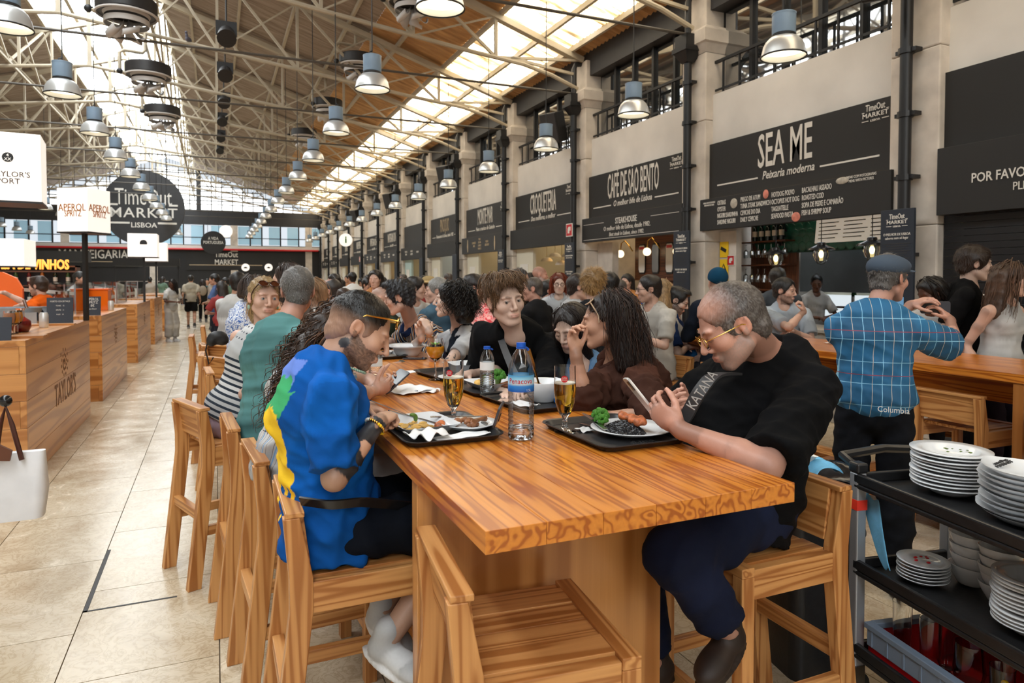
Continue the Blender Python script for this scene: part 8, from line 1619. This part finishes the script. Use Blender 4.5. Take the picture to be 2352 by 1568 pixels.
# ---- crowd between the tables, seen from the waist up
hd = A(1262, 668, X=3.6); I_, _ = auto('man in a blue t-shirt with a white wave print on his back', hd, mixd(AWAY, RIGHT, .35), RIGHT, True, 1.74, skin='fair', res=(.007, .013), top=tee((72, 96, 138), paint=lambda V, C, lc: (C.__setitem__(((lc[:, 1] < 0) & (np.abs(lc[:, 0] + .02) < .07) & (lc[:, 2] > .28 + .05 * np.sin(lc[:, 0] * 40)) & (lc[:, 2] < .36 + .04 * np.sin(lc[:, 0] * 60))), sr(200, 214, 226)), C)[1]), hair=hair_short((.03, .026, .024)))
glasses(I_, 'black')
CROWD = [(757, 670, 6.3, LEFT, LEFT, 1, dict(skin='ruddy', top=tee((150, 176, 200)), paint=beard((.25, .24, .23), .8), hair=dict(col=sr(70, 62, 58), thick=.006, hairline=.03, cut=[((0, .05, .12), (.07, .09, .05))], wave=.001)), 'bald grey-bearded man in glasses and pale blue shirt', 1),
  (1090, 660, 6.4, RIGHT, RIGHT, 1, dict(skin='ruddy', top=tee((206, 206, 208)), hair=hair_short(sr(44, 32, 28), .014)), 'man with dark brown hair and glasses facing right behind the young man', 1),
  (1004, 668, 6.6, mixd(AWAY, LEFT, .5), LEFT, 1, dict(skin='fair', top=lng((82, 112, 132)), hair=hair_short(sr(190, 188, 182), .014)), 'person with white hair in a denim jacket behind the woman with curls', 0),
  (955, 662, 7.4, mixd(NEAR, RIGHT, .5), RIGHT, 1, dict(skin='fair', top=tee((224, 224, 222)), hair=hair_short((.03, .022, .02), .016)), 'boy with dark hair in a white t-shirt behind the striped man', 0),
  (1196, 640, 8.6, mixd(RIGHT, NEAR, .3), RIGHT, 0, dict(skin='fair', fem=1, top=tee((28, 28, 30)), hair=hair_long(sr(96, 92, 92), -.2)), 'standing woman with long grey hair in black', 0),
  (1240, 632, 9.2, mixd(RIGHT, NEAR, .4), RIGHT, 0, dict(skin='ruddy', top=tee((226, 226, 224)), paint=beard((.5, .5, .5), .6), hair=None), 'standing bald man with grey beard in white', 0),
  (1222, 664, 6.9, mixd(LEFT, AWAY, .4), LEFT, 1, dict(skin='ruddy', top=tee((36, 36, 38)), hair=hair_short(sr(120, 108, 100), .004, hairline=.05)), 'man with cropped grey hair and sunglasses pushed up', 0),
  (1284, 652, 7.6, mixd(NEAR, LEFT, .1), NEAR, 0, dict(skin='pale', fem=1, top=lng((224, 228, 232)), hair=hair_long(sr(140, 56, 26), -.2), arms='front', h=1.6), 'red-haired woman in glasses and a white top', 1),
  (1330, 660, 6.2, mixd(RIGHT, AWAY, .3), RIGHT, 1, dict(skin='fair', top=tee((218, 218, 218)), hair=hair_short(sr(58, 42, 34), .01)), 'person with tied brown hair in a pale grey t-shirt', 0),
  (1362, 656, 5.6, AWAY, AWAY, 1, dict(skin='fair', top=tee((34, 36, 40)), hair=dict(col=sr(186, 144, 88), thick=.028, wave=.006, ws=26, fuzz=(2500, .03), lift=1.0, hairline=.08)), 'person with frizzy blond curls in black seen from behind', 0),
  (1396, 656, 6.4, AWAY, mixd(AWAY, LEFT, .4), 1, dict(skin='tan', top=tee((60, 60, 66)), hair=hair_short(BK, .014)), 'dark-haired man just behind the head of the woman in brown', 0),
  (1490, 664, 6.0, mixd(LEFT, NEAR, .4), LEFT, 1, dict(skin='fair', top=tee((214, 208, 198)), paint=beard(sr(90, 64, 50), .4), hair=hair_short(sr(40, 30, 26), .012)), 'man in dark glasses and cream t-shirt facing left', 1),
  (1518, 672, 6.6, mixd(RIGHT, AWAY, .4), AWAY, 1, dict(skin='fair', fem=1, top=tee((200, 196, 190)), hair=hair_long(sr(186, 150, 104), -.2)), 'blonde woman half hidden behind the bearded man in navy', 0),
  (1545, 634, 12.2, LEFT, LEFT, 0, dict(skin='tan', top=tee((24, 24, 26)), paint=beard(BK, .8), hair=hair_short(BK, .016)), 'bearded worker inside the steak stall', 0),
  (548, 652, 7.4, mixd(AWAY, RIGHT, .3), mixd(AWAY, LEFT, .1), 1, dict(skin='tan', top=lng((226, 224, 220)), hair=hair_short(sr(36, 30, 28), .014)), 'dark-haired man in a white shirt on the aisle side seen from behind', 0),
  (578, 664, 6.2, mixd(AWAY, RIGHT, .4), AWAY, 1, dict(skin='fair', fem=1, top=lng((190, 204, 224), mat='cloth_floral'), hair=hair_long(sr(66, 50, 42), -.06)), 'person in a blue and white leaf print shirt behind the blonde woman', 0),
  (660, 645, 4.9, mixd(LEFT, NEAR, .2), LEFT, 1, dict(skin='fair', fem=1, top=tee((120, 110, 104)), hair=hair_long(sr(62, 44, 36), -.2)), 'woman with brown hair half hidden behind the grey-haired man', 0),
  (715, 675, 5.6, LEFT, mixd(LEFT, NEAR, .5), 1, dict(skin='pale', fem=1, top=tee((224, 220, 214)), hair=hair_long(sr(170, 132, 96), -.1)), 'fair-haired woman glimpsed between the grey head and the bald man', 0)]
def floral(nt, x, y, z, c, v):
    n = noise(nt, v, 38, 2, .5, 3.0); return mix_nodes(nt, mth(nt, 'GREATER_THAN', n, .52), sr(226, 230, 236), sr(50, 96, 170))
bp_mat('cloth_floral', floral)
for px, py, D_, face, look, st_, kw, lab, gls in CROWD:
    kw = dict(kw); hh = kw.pop('h', 1.72); ar = kw.pop('arms', 'table' if st_ else 'front'); I_, _ = auto(lab, A(px, py, D=D_), face, look, bool(st_), hh, arms=ar, res=(.0105, .018), **kw)
    if gls: glasses(I_, 'black', rim=.002)
# pink tie-dye person
def tie(nt, x, y, z, c, v): n = noise(nt, v, 14, 3, .5, 2.0); return ramp(nt, n, [(.35, sr(236, 90, 90)), (.5, sr(250, 190, 180)), (.62, sr(240, 70, 80))])
bp_mat('cloth_tiedye', tie); auto('person in a pink and red tie-dye shirt behind the young man', A(1128, 668, D=5.5), mixd(AWAY, RIGHT, .5), AWAY, True, 1.68, skin='fair', top=tee((240, 120, 120), mat='cloth_tiedye'), bot=dict(kind='long', col=sr(120, 108, 100)), hair=hair_short(sr(60, 46, 40), .012))
# straw hat woman
I_, _ = auto('person in a straw hat far behind the woman with curls', A(985, 662, D=8.4), mixd(NEAR, RIGHT, .5), RIGHT, True, 1.68, skin='fair', fem=1, top=tee((160, 60, 56)), hair=hair_short(sr(90, 70, 56), .008)); F = Field(); F.ell(I_['W']((0, -.01, .10)), (.09, .10, .06), None, sr(226, 196, 140), .02); F.ell(I_['W']((0, -.01, .075)), (.19, .19, .012), None, sr(226, 196, 140), .01); V, Q, C = F.mesh(.01, .012); np_mesh('straw_hat', V, Q, C, 'cloth', I_['root'], I_['org'])
# ---- bar and aisle
q = at(95, 668, D=8.6); I_, _ = auto('bartender in orange polo reaching over the bar', np.array(at(88, 657, D=8.9)), LEFT, LEFT, False, 1.8, skin='fair', res=(.007, .013), paint=beard(sr(70, 46, 34), .6), top=tee((244, 104, 20), collar=sr(244, 104, 20)), hair=hair_short(sr(74, 50, 36), .012, add=[((0, .03, .1), (.06, .06, .03))]), R=dict(w=np.array(at(10, 672, D=8.8)), hint=(0, 0, -1), fd=LEFT + (0.1,), hand=dict(curl=.6)), L=dict(w=np.array(at(50, 700, D=8.3)), hint=(0, -.3, -1), fd=LEFT + (-.2,), hand=dict(curl=.8)))
auto('barman in a patterned shirt behind the black pole', A(184, 640, D=12.0), RIGHT, RIGHT, False, 1.76, skin='tan', top=tee((206, 204, 200)), hair=hair_short((.05, .045, .04), .006), arms='front')
p = at(398, 785, Z=0); auto('woman in white with long black hair standing in the aisle', np.array((p.x, p.y, 1.52)), mixd(RIGHT, NEAR, .3), mixd(LEFT, NEAR, .7), False, 1.63, skin='dark', fem=1, top=tee((226, 224, 220)), bot=dict(kind='long', col=sr(214, 210, 204), loose=.05), shoe=((.8, .8, .8), (.8, .8, .8)), hair=hair_long(BK, -.3), arms='front')
p = at(440, 755, Z=0); auto('man walking away in beige t-shirt and black shorts', np.array((p.x, p.y, 1.64)), (0, 1), (0, 1), False, 1.78, skin='tan', top=tee((206, 196, 176)), bot=dict(kind='short', col=sr(24, 24, 26), loose=.05), shoe=((.03, .03, .03), (.6, .6, .6)), hair=hair_short((.03, .025, .02), .012), arms='down', aL=(p.x - .1, p.y + .22, .1), aR=(p.x + .1, p.y - .3, .16))
p = at(467, 740, Z=0); I_, _ = auto('woman in dark clothes with a cream backpack walking away', np.array((p.x, p.y, 1.50)), (0, 1), (0, 1), False, 1.64, skin='tan', fem=1, top=tee((52, 50, 46)), bot=dict(kind='long', col=sr(22, 22, 24)), hair=hair_long(sr(50, 36, 30), -.16), arms='down'); F = Field(); F.ell(I_['pel'] + I_['up'] * .3 - I_['f'] * .16, (.14, .09, .19), None, sr(206, 190, 170), .02); V, Q, C = F.mesh(.012, .012); np_mesh('backpack', V, Q, C, 'cloth', I_['root'], I_['org'])
# far crowd: a few shared figures in many colours, each its own object
objcol_mat('crowd_cloth')
base = []
for i, (fm, hh) in enumerate(((0, hair_short(BK, .012, (200, .02))), (1, hair_long((.03, .02, .015), -.2, n=4, r=.004)), (0, dict(col=sr(120, 110, 104), thick=.006, wave=.001)))):
    I_, P_ = auto('x', (0, -30 - i * 3, 1.6), (0, 1), (0, 1), False, 1.7, arms='front', skin=('tan', 'fair', 'ruddy')[i], fem=fm, res=(.012, .02), top=tee((200, 200, 200)), hair=hh); rt = I_['root']; base.append(rt)
    for c in rt.children:
        if c.name.startswith('shirt'): c.data.materials[0] = MATS['crowd_cloth']
rd = random.Random(17); WORDS = {0: 'dark-haired person', 1: 'long-haired person', 2: 'grey-haired man'}
CC = [((.75, .75, .74), 'white'), ((.03, .03, .035), 'black'), ((.05, .1, .25), 'blue'), ((.3, .03, .03), 'red'), ((.12, .2, .14), 'green'), ((.35, .3, .25), 'beige'), ((.02, .12, .14), 'teal'), ((.5, .2, .05), 'orange')]
spots = [(p_, D_) for p_, D_ in ((690, 22), (706, 18), (722, 25), (738, 16), (760, 20), (775, 12), (786, 17), (800, 24), (812, 14), (826, 19), (838, 11), (851, 15), (866, 9.5), (884, 18), (899, 13), (930, 16), (944, 11.5), (970, 14), (1016, 10.5), (1033, 14), (1052, 9.8), (1066, 12), (1105, 9.5), (1140, 10.5), (1170, 9.6), (1213, 12), (500, 15), (512, 12), (524, 18), (487, 22), (540, 22), (560, 16), (598, 20), (640, 24), (655, 30), (372, 30), (345, 26), (478, 30), (1420, 9.5), (1445, 10.5))]
near_c = {}
for i, (px, D_) in enumerate(spots):
    k = rd.choice((0, 0, 1, 1, 2)); rg = 0 if px < 660 else 1 if px < 880 else 2; ci = i
    while (k, ci % 8, rg) in near_c: ci += 1
    near_c[(k, ci % 8, rg)] = 1; col, cn = CC[ci % 8]; p = at(px, 655, D=D_); z = rd.uniform(.93, 1.05)
    lab = '%s in %s in the distant crowd, %s' % (WORDS[k], cn, 'by the aisle at left' if px < 660 else 'left of the striped man' if px < 880 else 'behind the people at the table')
    t = copy_tree(base[k], loc=(p.x, p.y, 0), rz=rd.uniform(-3.1, 3.1), label=lab, group='distant crowd')
    t.scale = (z, z, z)
    for c in t.children:
        if c.name.startswith('shirt'): c.color = (*col, 1)
for b_ in base:
    for c in list(b_.children):
        bpy.data.objects.remove(c)
    bpy.data.objects.remove(b_)
for n_ in ('sign_glow', 'amber_letters', 'menu_lit', 'tile_lit', 'blue_emblem', 'bluish_pane', 'gable_glow'):
    MATS[n_].cycles.emission_sampling = 'NONE'      # faint emitters need no light sampling of their own
